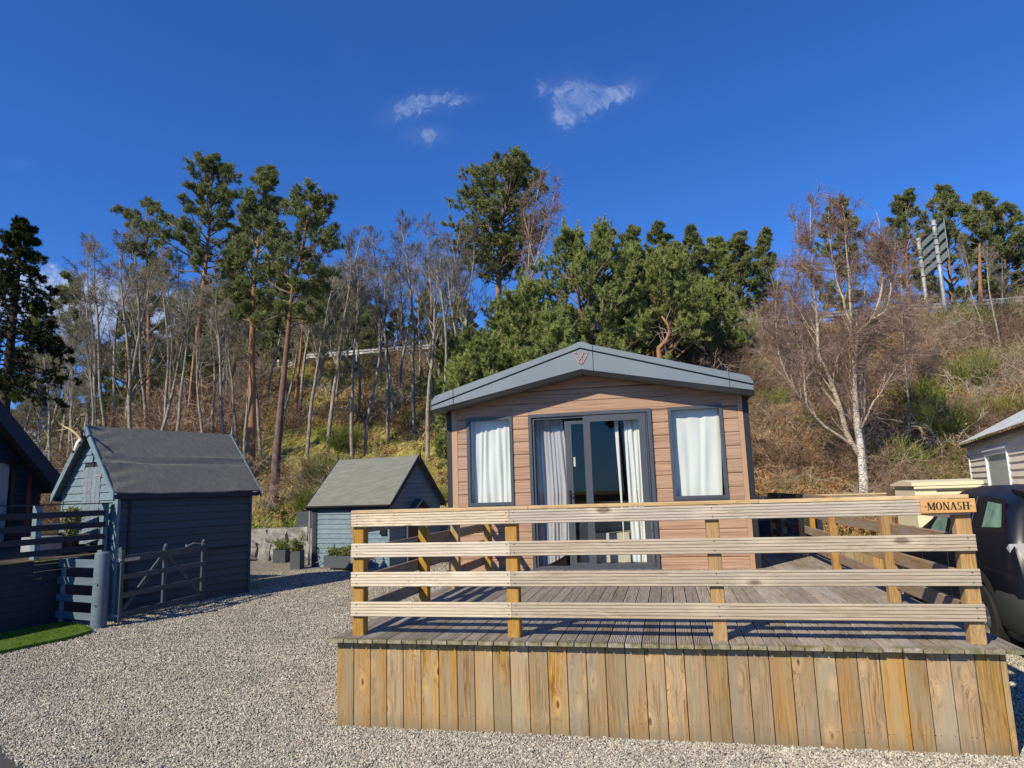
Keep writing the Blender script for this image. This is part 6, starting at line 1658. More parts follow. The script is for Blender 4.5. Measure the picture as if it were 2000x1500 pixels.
def bare_mesh(seed, H=8.0, r=.075, fork=.25, nl=12, spread=34, twig='bare_twig', lean=.05, l3=7, l4=5, droop=0.0):
    rg = np.random.RandomState(seed)
    T, TR = grow(np.zeros((1, 3)), np.array([[rg.normal(0, lean), rg.normal(0, lean), 1.0]]), H, r, .006, 18, .045, .10, rg)
    TR = r * (1 - np.linspace(0, 1, 19)) ** .75 + .006; TR = TR[None]
    T[:, 0, 2] -= .3
    tr = Geo(); tubes(tr, T, TR, 7)
    cr_ = Geo()
    p, d, rad, t, _ = kids(T, TR, nl, fork, .97, spread, 8, rg, 1.0, up=.15)
    L1 = H * (.34 - .25 * t) * rg.uniform(.7, 1.25, nl)
    P1, R1 = grow(p, d, L1, rad * .5, .004, 7, .10, .22, rg); tubes(cr_, P1, R1, 5, 0)
    p, d, rad, t2, ix = kids(np.concatenate([P1, T[:, ::1][:, :8] * 0 + P1[:1]]) if False else P1, R1, 6, .15, .95, 34, 10, rg, .9, up=.1)
    L2 = L1[ix] * (.55 - .35 * t2) * rg.uniform(.7, 1.2, len(t2))
    P2, R2 = grow(p, d, L2, np.minimum(rad * .6, .012), .003, 5, .12, .25, rg); tubes(cr_, P2, R2, 4, 1)
    p, d, rad, t3, ix = kids(P2, R2, l3, .1, 1.0, 36, 12, rg, .9)
    L3 = np.clip(L2[ix] * .5, .12, .6) * rg.uniform(.6, 1.3, len(t3))
    P3, R3 = grow(p, d, L3, .0050, .0028, 3, .16, .1 - droop, rg); tubes(cr_, P3, R3, 3, 1)
    p, d, rad, t4, ix = kids(P3, R3, l4, .15, 1.0, 34, 12, rg)
    P4, R4 = grow(p, d, L3[ix] * rg.uniform(.35, .8, len(t4)), .0034, .0022, 2, .16, .0 - droop, rg); tubes(cr_, P4, R4, 3, 1)
    return tr.mesh('trunk', [M['bare_bark']], True), cr_.mesh('crown', [M['bare_bark'], M[twig]]), H
variants = [bare_mesh(201, fork=.45, twig='bare_twig'), bare_mesh(202, fork=.30, nl=13, twig='bare_twig_dark', lean=.08), bare_mesh(203, fork=.5, spread=22, nl=10, twig='bare_twig'),
            bare_mesh(204, fork=.35, nl=14, spread=32, twig='bare_twig_dark', lean=.10), bare_mesh(205, fork=.6, spread=25, nl=8), bare_mesh(206, fork=.22, nl=15, spread=34, twig='bare_twig')]
roots = []
for k, (tm, cm, H) in enumerate(variants):
    r_ = bpy.data.objects.new('bare_tree', None); r_['category'] = 'tree'
    roots.append((r_, tm, cm, H))
def place_bare(label, px, Y, topy, v, rz, group='bare grey trees on the bank', wide=1.0, basepx=None):
    d = px_dir(px if basepx is None else basepx, 900); X = d[0] / d[1] * Y
    z0 = float(ground_z(X, Y)); top = at(px, topy, Y)[2]; tm, cm, H = variants[v]
    s = max(.2, (top - z0) / H)
    r_ = bpy.data.objects.new('bare_tree', None); COL.objects.link(r_)
    r_.location = (X, Y, z0); r_.rotation_euler = (0, 0, rz); r_.scale = (s * wide, s * wide, s)
    tag(r_, label, 'tree', group)
    for nm, me in (('trunk', tm), ('crown', cm)):
        o = bpy.data.objects.new(nm, me); COL.objects.link(o); o.parent = r_
    return r_
BT = [(60, 23, 700, 1), (105, 21.5, 640, 3), (135, 25, 590, 5), (165, 26, 545, 4), (190, 29, 500, 3), (208, 23.5, 505, 2), (240, 27, 470, 0), (262, 21, 500, 3), (284, 25, 480, 2), (318, 24, 520, 4), (345, 21, 560, 4), (362, 26, 520, 2),
      (412, 23, 570, 4), (428, 27, 545, 0), (444, 21, 560, 2), (463, 25, 600, 5), (479, 22.5, 600, 4), (508, 24, 545, 0), (521, 29, 560, 2), (556, 28, 560, 4), (585, 27, 490, 1), (600, 22, 530, 0), (618, 30, 480, 5), (640, 23, 470, 3), (656, 28, 450, 0), (672, 31, 470, 1), (700, 26, 505, 4), (714, 23, 530, 2),
      (745, 30, 470, 3), (768, 26, 462, 0), (792, 31, 450, 5), (812, 24, 452, 3), (836, 22, 470, 1), (858, 27, 440, 0), (880, 31, 430, 5), (903, 28, 450, 3), (925, 30, 445, 1),
      (120, 28, 600, 4), (215, 27, 520, 4), (296, 21, 560, 2), (402, 21, 600, 2), (436, 30, 560, 4), (548, 24, 590, 2), (688, 22.5, 520, 4), (757, 24, 500, 4), (782, 28, 480, 2), (823, 29, 470, 0), (848, 24, 460, 2), (872, 22, 480, 4), (915, 26, 460, 2), (25, 27, 690, 3), (85, 29, 620, 0), (150, 21, 700, 2), (225, 31, 520, 1), (395, 30, 590, 1), (540, 31, 600, 5), (20, 22, 740, 5), (175, 19.8, 640, 4), (330, 31, 530, 3)]
WHERE = [(40, 'at the left picture edge above the cabin'), (95, 'above the cabin roof slope'), (145, 'over the gap between cabin and big shed'), (195, 'over the antlers on the big shed'), (250, 'over the left end of the big shed roof'),
         (295, 'left of the big shed roof middle'), (350, 'over the middle of the big shed roof'), (400, 'beside the tall orange pine trunk'), (450, 'over the right end of the big shed'), (500, 'just left of the straight reddish pine'),
         (545, 'between the reddish and the leaning pine'), (600, 'just right of the leaning dark pine'), (650, 'above the left roof end of the small shed'), (690, 'above the middle of the small shed'), (730, 'above the right half of the small shed'),
         (780, 'above the ridge end of the small shed'), (825, 'left of the lodge gutter'), (870, 'above the left gutter of the lodge'), (910, 'over the left roof slope of the lodge'), (960, 'left of the big round-headed pine'),
         (1450, 'over the right end of the lodge roof'), (1600, 'left of the large birch'), (1800, 'above the right stems of the large birch'), (1900, 'behind the road sign poles'), (1935, 'just right of the road sign'), (1950, 'between road sign and right edge'), (1970, 'near the right edge on the bank top'), (1988, 'second from the right edge on the bank top'), (2001, 'at the right picture edge on the bank top')]
DESC = {0: 'straight bare tree with fine upright twigs', 1: 'leaning bare tree with dark twigs', 2: 'slim bare tree with narrow twiggy top', 3: 'wide-forking bare tree with dark twigs', 4: 'thin pale bare trunk', 5: 'bushy bare tree branching low'}
seen_lab = set()
def bare_label(px, v, Yv):
    w = next(t for m_, t in WHERE if px < m_)
    for d in (DESC[v] + ' ' + w, 'farther ' + DESC[v] + ' ' + w, 'nearer ' + DESC[v] + ' ' + w):
        if d not in seen_lab: seen_lab.add(d); return d
    return d
for k, (px, Yv, ty, v) in enumerate(BT):
    place_bare(bare_label(px, v, Yv), px, Yv, ty, v, (k * 2.1) % 6.28, group='bare trees on the left bank')
for k, (px, Yv, ty, v) in enumerate([(1943, 33, 455, 4), (1962, 31, 480, 2), (1984, 30, 470, 4), (1925, 34, 500, 2), (1996, 32, 500, 0), (1885, 33, 560, 5), (1745, 31, 470, 3), (1560, 31, 520, 1), (1420, 31, 560, 1)]):
    place_bare(bare_label(px, v, Yv), px, Yv, ty, v, (k * 1.7) % 6.28, group='bare trees on the right bank')

def birch(label, stems, Y, seed, twn=(10, 8, 7), trunk_mat='birch_bark', limb_mat='birch_limb', hang=-.7, L2f=1.0, name='birch_tree'):
    """stems: list of (px path, r0, r1, root flag, yoffs)"""
    rg = np.random.RandomState(seed); base = path_px(stems[0][0][:1], Y)[0]; base[2] += .25
    t = thing(name, label, 'tree', tuple(base)); paths = []
    g = Geo(); gl = Geo()
    for k, (pxs, r0, r1, yo) in enumerate(stems):
        p = path_px(pxs, Y, yo, root=(k == 0)); P = resample(p, 20); P[1:-1] += np.cumsum(rg.normal(0, .012, (18, 3)), 0)
        s = np.linspace(0, 1, 20); R = r1 + (r0 - r1) * (1 - s) ** (1.7 if k == 0 else 1.25); tubes(g if k == 0 else gl, P, R, 9 if k == 0 else 7); paths.append((P, R))
    obj('trunk', g, M[trunk_mat], t, smooth=True)
    if gl.n: obj('limb', gl, M[limb_mat], t, smooth=True)
    g = Geo()
    for (P, R) in paths:
        Ltot = np.linalg.norm(np.diff(P, axis=0), axis=1).sum(); n1 = max(5, int(Ltot * 3.6))
        p, d, rad, tt, _ = kids(P[None], R[None], n1, .18, 1.0, 34, 9, rg, .9, up=.25)
        L1 = np.clip(2.1 * (1.1 - tt), .55, 1.9) * rg.uniform(.6, 1.2, n1) * L2f
        P1, R1 = grow(p, d, L1, np.minimum(rad * .45, .015), .003, 7, .11, .25, rg); tubes(g, P1, R1, 4, 0)
        p, d, rad, t2, ix = kids(P1, R1, twn[0], .12, 1.0, 38, 12, rg)
        L2 = np.clip(L1[ix] * .5, .2, .8) * rg.uniform(.6, 1.2, len(t2)); P2, R2 = grow(p, d, L2, .007, .003, 5, .12, .15, rg); tubes(g, P2, R2, 3, 1)
        p, d, rad, t3, ix = kids(P2, R2, twn[1], .1, 1.0, 40, 14, rg)
        P3, R3 = grow(p, d, np.clip(L2[ix] * .7, .15, .5) * rg.uniform(.6, 1.3, len(t3)), .0042, .0028, 3, .12, hang, rg); tubes(g, P3, R3, 3, 1)
    obj('crown', g, [M[limb_mat], M['birch_twig']], t)
    return t
birch('large white-barked birch with many stems and purple twigs right of the lodge', [
    ([(1685, 965), (1683, 930), (1677, 870), (1672, 820), (1668, 770), (1666, 700), (1664, 640), (1660, 560), (1650, 470), (1646, 402)], .145, .012, None),
    ([(1680, 890), (1655, 850), (1640, 790), (1622, 740), (1600, 690), (1598, 620), (1590, 540), (1586, 460), (1584, 395)], .085, .010, [0, -.1, -.2, -.3, -.5, -.6, -.7, -.8, -.9]),
    ([(1669, 720), (1672, 650), (1700, 625), (1716, 590), (1725, 540), (1718, 480), (1712, 415)], .060, .009, [0, -.1, -.2, -.3, -.3, -.3, -.3]),
    ([(1700, 625), (1728, 610), (1738, 570), (1742, 520), (1748, 470)], .038, .008, [-.2, -.3, -.4, -.5, -.6]),
    ([(1672, 800), (1685, 740), (1684, 700), (1700, 665), (1724, 650), (1728, 620)], .045, .008, [0, .2, .3, .3, .4, .5]),
    ([(1690, 905), (1684, 850), (1690, 780), (1690, 700), (1688, 620), (1690, 540), (1686, 460)], .065, .008, [0, .3, .4, .4, .5, .5, .5]),
    ([(1678, 880), (1640, 850), (1600, 820), (1560, 770), (1535, 730), (1518, 680), (1514, 610), (1520, 540)], .050, .007, [0, -.3, -.5, -.8, -1., -1.1, -1.2, -1.2]),
    ([(1640, 800), (1610, 760), (1580, 700), (1560, 640), (1550, 560)], .040, .007, [-.2, .2, .4, .5, .6]),
    ([(1675, 850), (1710, 780), (1745, 730), (1775, 690), (1790, 650)], .036, .006, [0, .2, .4, .5, .6]),
    ([(1664, 640), (1640, 560), (1625, 480), (1618, 410)], .040, .007, [0, .3, .5, .6])], 20.6, 301)
birch('birch with white upper stems and hanging twigs beside the big round-headed pine', [
    ([(1034, 700), (1034, 600), (1036, 520), (1042, 460), (1052, 400), (1058, 350)], .085, .010, None),
    ([(1035, 560), (1052, 500), (1062, 450), (1078, 400), (1086, 360)], .045, .008, [0, .1, .2, .3, .4]),
    ([(1040, 480), (1030, 440), (1022, 400)], .03, .007, [0, -.2, -.3])], 28.5, 302, twn=(9, 7, 6))
birch('slender birch with reddish twigs left of the large birch', [
    ([(1575, 800), (1570, 700), (1562, 600), (1560, 500), (1556, 430)], .055, .008, None), ([(1568, 690), (1545, 640), (1530, 590)], .03, .007, [0, -.2, -.3])], 25.0, 303, twn=(9, 7, 6), trunk_mat='birch_limb')
birch('upright birch with brown twigs between the large birch and the road sign', [
    ([(1770, 780), (1765, 700), (1762, 620), (1758, 540), (1752, 470)], .05, .008, None), ([(1766, 700), (1788, 640), (1796, 590)], .03, .007, [0, .2, .3])], 26.0, 304, twn=(9, 7, 6), trunk_mat='birch_limb')

tall = [o for o in bpy.data.objects if o.name.startswith('scots_pine') and o.parent is None][:3]
for k, (x_, y_) in enumerate(((-15, -27), (-8.5, -30), (-2.5, -26), (3.5, -29), (9.5, -27), (16, -31))):
    copy_thing(tall[k % 3], (x_, y_, 0), k * 1.9, .95, label='tall pine mirrored in the patio door, ' + ('far left of its row', 'second from the left', 'left of the middle', 'right of the middle', 'second from the right', 'far right of its row')[k], group='pines mirrored in the patio door')
# ------------------------------------------------------------------ broom and shrubs on the bank
def broom_mesh(seed, n=150, H=1.0):
    rg = np.random.RandomState(seed); g = Geo()
    az = rg.uniform(0, 6.28, n); ra = rg.uniform(0, .22, n); st = np.stack([np.cos(az) * ra, np.sin(az) * ra, np.zeros(n) - .1], 1)
    ti = rg.uniform(0.05, .75, n) ** .9; D = np.stack([np.cos(az) * ti, np.sin(az) * ti, np.ones(n)], 1)
    P, R = grow(st, D, H * rg.uniform(.4, 1.1, n), .008, .003, 5, .14, .12, rg); tubes(g, P, R, 3, 0)
    p, d, _, t, ix = kids(P, R, 11, .15, 1.0, 32, 12, rg, up=.25); Q, QR = grow(p, d, H * rg.uniform(.10, .30, len(t)), .0042, .0026, 2, .12, .2, rg); tubes(g, Q, QR, 3, 0)
    return g.mesh('broom', [M['broom']])
brooms = [broom_mesh(401), broom_mesh(402, 130), broom_mesh(403, 170)]
BR = [(640, 855, 20.5, 1.5), (612, 905, 19.3, 1.0), (665, 815, 23, 1.2), (690, 800, 24, 1.0), (600, 935, 18.9, .8), (545, 945, 18.8, .6), (1355, 600, 32, 1.9), (1435, 610, 31.5, 2.2), (1385, 650, 30.5, 1.2), (1460, 660, 29, 1.3), (1410, 690, 27.5, 1.1), (1735, 830, 22.5, 1.7), (1790, 700, 27, 1.7), (1830, 760, 25, 1.9),
      (1860, 640, 32.5, 1.7), (1905, 640, 32, 1.6), (1890, 720, 28, 1.8), (1945, 700, 29, 1.5), (1880, 800, 23.5, 1.6), (1960, 780, 26, 1.5), (1810, 820, 22.5, 1.5), (1930, 850, 22.3, 1.3), (1500, 740, 26, 1.1), (1580, 760, 25, 1.1), (860, 905, 19.5, .7), (1975, 640, 33, 1.3), (1545, 655, 31, 1.3), (1690, 670, 31, 1.4), (1650, 720, 28, 1.3), (1760, 760, 25.5, 1.4)]
BROOM_AT = ['above the small shed roof', 'behind the left end of the small shed roof', 'high above the small shed ridge', 'at the foot of the thin trees above the small shed', 'low behind the small shed corner', 'at the base of the leaning pine',
            'by the barrier over the right roof slope of the lodge', 'by the barrier over the right end of the lodge roof', 'just above the right roof slope', 'below the barrier left of the slender birch', 'close above the lodge roof end', 'right of the large birch trunk', 'right of the birch below the sign', 'in the middle of the bank below the sign',
            'right beside the nearer sign pole', 'on the bank top right of the sign', 'halfway up the bank right of the sign', 'near the right edge high on the bank', 'over the left end of the beige caravan roof', 'over the beige caravan roof', 'left of the beige caravan roof', 'low behind the beige caravan roof', 'beside the lodge roof end', 'left of the large birch trunk',
            'at the lodge left corner', 'at the right edge on the bank top', 'behind the slender birch', 'behind the upper stems of the large birch', 'between the stems of the large birch', 'behind the right limb of the large birch']
for k, (px, py, Yv, s) in enumerate(BR):
    d = px_dir(px, py); X_ = d[0] / d[1] * Yv; z0 = float(ground_z(X_, Yv))
    o = bpy.data.objects.new('broom_bush', brooms[k % 3]); COL.objects.link(o); o.location = (X_, Yv, z0 - .05); o.rotation_euler = (0, 0, k * 1.3); o.scale = (s * 1.0, s * 1.0, s * .85)
    bl = BROOM_AT[k]
    tag(o, ('small ' if s < 1.05 else 'large ' if s > 1.6 else '') + 'upright green broom bush ' + bl, 'bush', 'green broom bushes on the bank')

# frosted pale conifer sapling seen past the cabin roof
sp_ = at(80, 800, 16.5); fs = thing('pale_sapling', 'small pale grey conifer sapling between the cabin roof and the big shed', 'tree', (sp_[0], sp_[1], 0))
g = Geo(); rg = np.random.RandomState(9); T = resample([(sp_[0], sp_[1], 0), (sp_[0], sp_[1], sp_[2] + .75)], 14); tubes(g, T, np.linspace(.05, .01, 14), 6); obj('trunk', g, M['bare_bark'], fs)
g = Geo(); p, d, _, t, _ = kids(T[None], np.linspace(.05, .01, 14)[None], 60, .5, 1, 75, 10, rg); P, R = grow(p, d, .75 * (1.15 - t), .008, .003, 4, .1, .2, rg); tubes(g, P, R, 3)
p, d, _, t, _ = kids(P, R, 9, .2, 1, 40, 10, rg); tufts(g, p, d, 6, .07, .012, rg); obj('crown', g, plain('frosted_needles', (0.42, 0.42, 0.46), .8), fs)

# ------------------------------------------------------------------ scattered ground cover (one object each, nobody could count it)
def scatter(name, pts, rot, scl, idx, meshes, mat, label=None):
    me = bpy.data.meshes.new(name); n = len(pts)
    me.vertices.add(n); me.vertices.foreach_set('co', np.asarray(pts, np.float32).ravel())
    for nm, ty, arr in (('rot', 'FLOAT_VECTOR', np.asarray(rot, np.float32).ravel()), ('scl', 'FLOAT', np.asarray(scl, np.float32)), ('idx', 'INT', np.asarray(idx, np.int32))):
        a = me.attributes.new(nm, ty, 'POINT'); a.data.foreach_set('vector' if ty == 'FLOAT_VECTOR' else 'value', arr)
    me.update()
    o = bpy.data.objects.new(name, me); COL.objects.link(o); o['kind'] = 'stuff'
    if label: o['label'] = label
    ng = bpy.data.node_groups.new(name, 'GeometryNodeTree')
    ng.interface.new_socket(name='Geometry', in_out='INPUT', socket_type='NodeSocketGeometry')
    ng.interface.new_socket(name='Geometry', in_out='OUTPUT', socket_type='NodeSocketGeometry')
    N = ng.nodes.new; L = ng.links.new
    gi, go = N('NodeGroupInput'), N('NodeGroupOutput'); iop = N('GeometryNodeInstanceOnPoints')
    mp = N('GeometryNodeMeshToPoints'); L(gi.outputs[0], mp.inputs['Mesh']); L(mp.outputs[0], iop.inputs['Points'])
    jn = N('GeometryNodeJoinGeometry')
    for m_ in meshes[::-1]:
        tob = bpy.data.objects.new(name + '_piece', m_)
        oi = N('GeometryNodeObjectInfo'); oi.inputs['Object'].default_value = tob; oi.inputs['As Instance'].default_value = True
        L(oi.outputs['Geometry'], jn.inputs[0])
    L(jn.outputs[0], iop.inputs['Instance']); iop.inputs['Pick Instance'].default_value = True
    def attr(nm, ty):
        a = N('GeometryNodeInputNamedAttribute'); a.data_type = ty; a.inputs['Name'].default_value = nm; return a.outputs['Attribute']
    L(attr('rot', 'FLOAT_VECTOR'), iop.inputs['Rotation']); L(attr('scl', 'FLOAT'), iop.inputs['Scale']); L(attr('idx', 'INT'), iop.inputs['Instance Index'])
    L(iop.outputs[0], go.inputs[0])
    md = o.modifiers.new('scatter', 'NODES'); md.node_group = ng
    me.materials.append(mat)
    return o
def chip_mesh(seed):
    import bmesh
    rg = np.random.RandomState(seed); bm = bmesh.new(); bmesh.ops.create_icosphere(bm, subdivisions=1, radius=.5)
    sc = rg.uniform(.62, 1.1, 3)
    for v in bm.verts: v.co = Vector(v.co * rg.uniform(.78, 1.15)); v.co = Vector((v.co.x * sc[0] * 1.15, v.co.y * sc[1], v.co.z * sc[2] * .8))
    me = bpy.data.meshes.new('chip'); bm.to_mesh(me); bm.free(); me.materials.append(M['chip']); return me
rg = np.random.RandomState(99)
def in_poly(P, poly):
    x, y = P[:, 0], P[:, 1]; inside = np.zeros(len(P), bool); n = len(poly); j = n - 1
    for i in range(n):
        xi, yi = poly[i]; xj, yj = poly[j]
        c = ((yi > y) != (yj > y)) & (x < (xj - xi) * (y - yi) / (yj - yi + 1e-12) + xi); inside ^= c; j = i
    return inside
def visible_ground(n, dmax, dpow):
    """random points of the drive lying in front of the lens, denser close by"""
    ang = rg.uniform(-.92, .66, n); u = rg.uniform(0, 1, n)
    d = 3.3 * (dmax / 3.3) ** (u ** dpow)
    return np.stack([np.sin(ang) * d, np.cos(ang) * d], 1)
P = visible_ground(900000, 17.5, 1.0)
road_e = np.array([(-7.2, 5.60), (-4.86, 4.345), (-4.27, 4.03), (-1.0, 2.3)])
def beyond_road(P): return P[:, 1] > np.interp(P[:, 0], road_e[:, 0], road_e[:, 1]) + rg.normal(0, .02, len(P))
ok = beyond_road(P) & (P[:, 1] < 17.8) & (P[:, 0] > -13.5)
under_deck = (P[:, 0] > -2.56) & (P[:, 0] < 2.02) & (P[:, 1] > 5.10)
lodge_ = (P[:, 0] > -3.1) & (P[:, 0] < 1.15) & (P[:, 1] > 9.3)
lawn_ = in_poly(P, LAWN)
def in_box(P, f_or, L, W):
    o = np.array(f_or(0, 0, 0)[:2]); du = np.array(f_or(1, 0, 0)[:2]) - o; dv = np.array(f_or(0, 1, 0)[:2]) - o; q = P - o; a = q @ du; b = q @ dv
    return (a > 0) & (a < L) & (b > 0) & (b < W)
ok &= ~under_deck & ~lodge_ & ~lawn_ & ~in_box(P, fa, 2.55, 1.77) & ~in_box(P, fb, 2.47, 2.15)
ok &= ~((P[:, 0] > 3.2) & (P[:, 0] < 4.7) & (P[:, 1] > 7))
side = (P[:, 0] > 2.0) & (P[:, 1] > 5.1); ok &= ~(side & (P[:, 0] / P[:, 1] > .55))
P = P[ok]; n = len(P); dist = np.hypot(P[:, 0], P[:, 1])
size = rg.uniform(.0100, .0180, n) * (1 + .018 * dist) * np.where(rg.uniform(0, 1, n) > .93, 1.35, 1)
z = .008 + size * .18 + np.abs(rg.normal(0, .004, n)) + .010 * (np.sin(P[:, 0] * 2.3 + np.sin(P[:, 1] * 1.7)) * np.sin(P[:, 1] * 3.1) > .4) * rg.uniform(0, .6, n)
scatter('gravel', np.c_[P, z], rg.uniform(0, 6.28, (n, 3)), size, rg.randint(0, 5, n), [chip_mesh(s) for s in range(700, 705)], M['chip'])
print('gravel chips', n)

def blades(seed, n, H, w, lean, mat, spread=.12, seg=3):
    rg_ = np.random.RandomState(seed); az = rg_.uniform(0, 6.28, n)
    st = np.c_[rg_.normal(0, spread, (n, 2)), np.full(n, -.02)]; D = np.c_[np.cos(az) * lean, np.sin(az) * lean, np.ones(n)] + rg_.normal(0, .15, (n, 3))
    Pp, _ = grow(st, D, H * rg_.uniform(.5, 1.2, n), .01, .01, seg, .18, -1.3 * lean, rg_)
    s = unit(np.cross(Pp[:, 1] - Pp[:, 0], np.array([0, 0, 1.0]) + rg_.normal(0, .3, (n, 3)))); wv_ = w * (1 - np.linspace(0, 1, seg + 1) * .85)
    A = Pp - s[:, None] * wv_[None, :, None]; B = Pp + s[:, None] * wv_[None, :, None]
    v = np.stack([A, B], 2).reshape(-1, 3); b = np.arange(n)[:, None] * (seg + 1) * 2 + np.arange(seg)[None] * 2
    return Geo().add(v, np.stack([b, b + 1, b + 3, b + 2], -1).reshape(-1, 4)).mesh('blade', [mat])
def bracken_mesh(seed, mat):
    rg_ = np.random.RandomState(seed); n = 9; az = rg_.uniform(0, 6.28, n); st = np.c_[rg_.normal(0, .12, (n, 2)), np.zeros(n)]
    D = np.c_[np.cos(az), np.sin(az), rg_.uniform(.3, 1.4, n)]; Pp, R = grow(st, D, rg_.uniform(.4, .9, n), .005, .002, 6, .15, -1.6, rg_)
    g = Geo(); tubes(g, Pp, R, 3); p, d, _, t, _ = kids(Pp, R, 16, .15, 1, 60, 10, rg_); L_ = .22 * (1.1 - t) * rg_.uniform(.6, 1.2, len(t)); s = unit(np.cross(d, rg_.normal(0, 1, (len(d), 3))))
    v = np.stack([p - s * .014, p + s * .014, p + d * L_[:, None]], 1).reshape(-1, 3); g.add(v, np.arange(len(v)).reshape(-1, 3))
    return g.mesh('frond', [mat])
def tangle_mesh(seed, mat, n=26, H=1.2, kid=5):
    rg_ = np.random.RandomState(seed); az = rg_.uniform(0, 6.28, n); st = np.c_[rg_.normal(0, .30, (n, 2)), np.full(n, -.05)]
    D = np.c_[np.cos(az) * .7, np.sin(az) * .7, rg_.uniform(.5, 1.6, n)]; Pp, R = grow(st, D, H * rg_.uniform(.6, 1.4, n), .007, .003, 7, .2, -1.0, rg_)
    g = Geo(); tubes(g, Pp, R, 3); p, d, _, t, _ = kids(Pp, R, kid, .2, 1, 50, 15, rg_); Q, QR = grow(p, d, H * rg_.uniform(.2, .5, len(t)), .004, .002, 4, .2, -.3, rg_); tubes(g, Q, QR, 3)
    p, d, _, t, _ = kids(Q, QR, 4, .2, 1, 50, 15, rg_); Q, QR = grow(p, d, H * rg_.uniform(.08, .2, len(t)), .003, .002, 2, .2, 0, rg_); tubes(g, Q, QR, 3)
    return g.mesh('tangle', [mat])
def bank_points(n, x0, x1, y0, y1):
    P = np.c_[rg.uniform(x0, x1, n), rg.uniform(y0, y1, n)]
    P = P[(P[:, 0] / P[:, 1] > -1.12) & (P[:, 0] / P[:, 1] < .60)]
    z = ground_z(P[:, 0], P[:, 1]); ok = (z > .3)
    ok &= ~((P[:, 0] > -3.1) & (P[:, 0] < 1.2) & (P[:, 1] < 17.6))
    return P[ok], z[ok]
def patch(P, f, seed): return .5 + .5 * np.sin(P[:, 0] * f + seed + 1.7 * np.sin(P[:, 1] * f * .8 + seed * 2)) * np.sin(P[:, 1] * f * 1.2 + seed * 3)
P, z = bank_points(30000, -26, 22, 18.2, 34.5)
keep = rg.uniform(0, 1, len(P)) < np.where(P[:, 0] < -1, .95, .80)
P, z = P[keep], z[keep]; n = len(P)
scatter('dry_grass', np.c_[P, z], np.c_[rg.normal(-.35, .25, n), rg.normal(0, .25, n), rg.uniform(0, 6.28, n)], rg.uniform(.6, 1.25, n), rg.randint(0, 3, n),
        [blades(801, 26, .26, .008, .9, M['straw']), blades(802, 22, .20, .009, 1.3, M['straw']), blades(803, 30, .32, .007, .8, M['straw'])], M['straw'])
P, z = bank_points(16000, -24, 22, 18.4, 34.3)
pr_ = np.where(P[:, 0] > 1, .95, .13) * (.25 + .9 * patch(P, .9, 1.3)); keep = rg.uniform(0, 1, len(P)) < pr_; P, z = P[keep], z[keep]; n = len(P)
scatter('bracken_litter', np.c_[P, z + .02], np.c_[rg.normal(0, .3, (n, 2)), rg.uniform(0, 6.28, n)], rg.uniform(.6, 1.2, n), rg.randint(0, 3, n), [bracken_mesh(s, M['bracken']) for s in (811, 812, 813)], M['bracken'])
P, z = bank_points(9000, -26, 22, 18.6, 34.3)
pr_ = np.where(P[:, 0] > 1.5, .17, np.where(P[:, 0] < -13, .03, .05)) * (.2 + 1.0 * patch(P, .7, 4.3)); pr_ = np.where((P[:, 0] > 1.5) & (P[:, 1] < 20.6), pr_ * .35, pr_)
keep = rg.uniform(0, 1, len(P)) < pr_; P, z = P[keep], z[keep]; n = len(P)
scatter('bramble_undergrowth', np.c_[P, z], np.c_[rg.normal(0, .25, (n, 2)), rg.uniform(0, 6.28, n)], rg.uniform(.6, 1.5, n), rg.randint(0, 3, n), [tangle_mesh(s, M['bramble']) for s in (821, 822, 823)], M['bramble'])
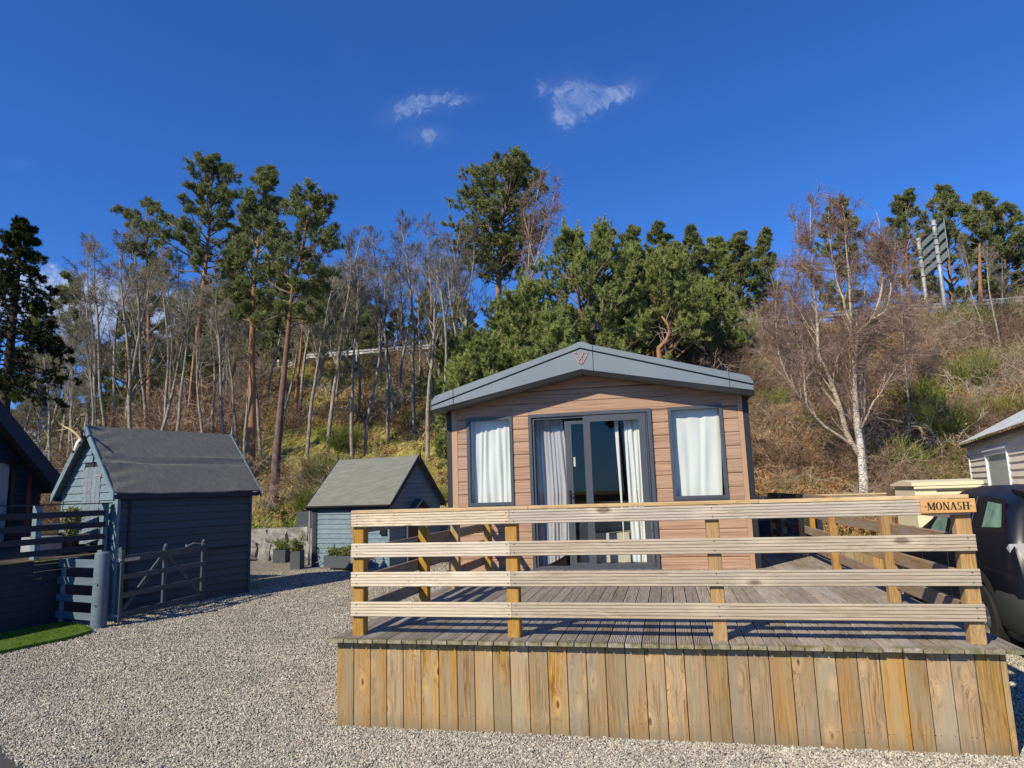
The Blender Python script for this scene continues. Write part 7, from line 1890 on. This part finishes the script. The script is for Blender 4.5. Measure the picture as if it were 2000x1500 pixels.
# brushwood low behind the left buildings
P = np.c_[rg.uniform(-34, -18, 200), rg.uniform(20, 40, 200)]; P = P[P[:, 0] / P[:, 1] < -.62]; n = len(P)
scatter('brushwood', np.c_[P, ground_z(P[:, 0], P[:, 1])], np.c_[rg.normal(0, .2, (n, 2)), rg.uniform(0, 6.28, n)], rg.uniform(1.0, 2.2, n), rg.randint(0, 2, n), [tangle_mesh(s, M['bramble'], H=1.1) for s in (831, 832)], M['bramble'])
def twig_mesh(seed, mat):
    rg_ = np.random.RandomState(seed); g = Geo(); P_, R_t = grow(np.array([[-.5, 0, .02]]), np.array([[1, .1, .02]]), 1.0, .035, .015, 6, .2, 0, rg_); tubes(g, P_, R_t, 4)
    p, d, _, _, _ = kids(P_, R_t, 2, .3, .8, 40, 8, rg_); Q, QR = grow(p, d, .35, .02, .01, 3, .15, 0, rg_); Q[:, :, 2] = np.abs(Q[:, :, 2]) * .3 + .02; tubes(g, Q, QR, 3); return g.mesh('twig', [mat])
P = visible_ground(900, 12, 1.0); ok = beyond_road(P) & ~((P[:, 0] > -2.56) & (P[:, 0] < 2.02) & (P[:, 1] > 5.0)) & ~in_poly(P, LAWN) & ~in_box(P, fa, 2.55, 1.77) & (P[:, 0] > -9) & (rg.uniform(0, 1, len(P)) < .22); P = P[ok]; n = len(P)
scatter('twig_litter', np.c_[P, np.full(n, .026)], np.c_[rg.normal(0, .1, (n, 2)), rg.uniform(0, 6.28, n)], rg.uniform(.03, .13, n), rg.randint(0, 2, n), [twig_mesh(861, M['bramble']), twig_mesh(862, M['bramble'])], M['bramble'])
# lawn blades and a few yellow flowers
P = np.c_[rg.uniform(-11.5, -7.2, 26000), rg.uniform(5.2, 9.0, 26000)]; P = P[in_poly(P, LAWN) & (P[:, 0] / P[:, 1] > -1.25)]; n = len(P)
scatter('grass', np.c_[P, np.full(n, .052)], np.c_[rg.normal(0, .2, (n, 2)), rg.uniform(0, 6.28, n)], rg.uniform(.6, 1.1, n), rg.randint(0, 2, n), [blades(841, 9, .045, .0025, .5, M['lawn'], .012, 2), blades(842, 9, .05, .0025, .7, M['lawn'], .012, 2)], M['lawn'])
P = np.c_[rg.uniform(-13.5, -8.6, 1800), rg.uniform(17.95, 18.9, 1800)]; n = len(P)
scatter('bank_grass', np.c_[P, ground_z(P[:, 0], P[:, 1])], np.c_[rg.normal(0, .2, (n, 2)), rg.uniform(0, 6.28, n)], rg.uniform(.6, 1.2, n), rg.randint(0, 2, n), [blades(851, 14, .12, .004, .6, M['lawn'], .05, 2), blades(852, 14, .16, .004, .6, M['lawn'], .05, 2)], M['lawn'])
print([ (o.name, o['label']) for o in bpy.data.objects if 'label' in o and len(o['label'].split()) > 16])
print('objects', len(bpy.data.objects), 'tris', sum(len(o.data.polygons) for o in bpy.data.objects if o.type == 'MESH'), 'unique', sum(len(m.polygons) for m in bpy.data.meshes))
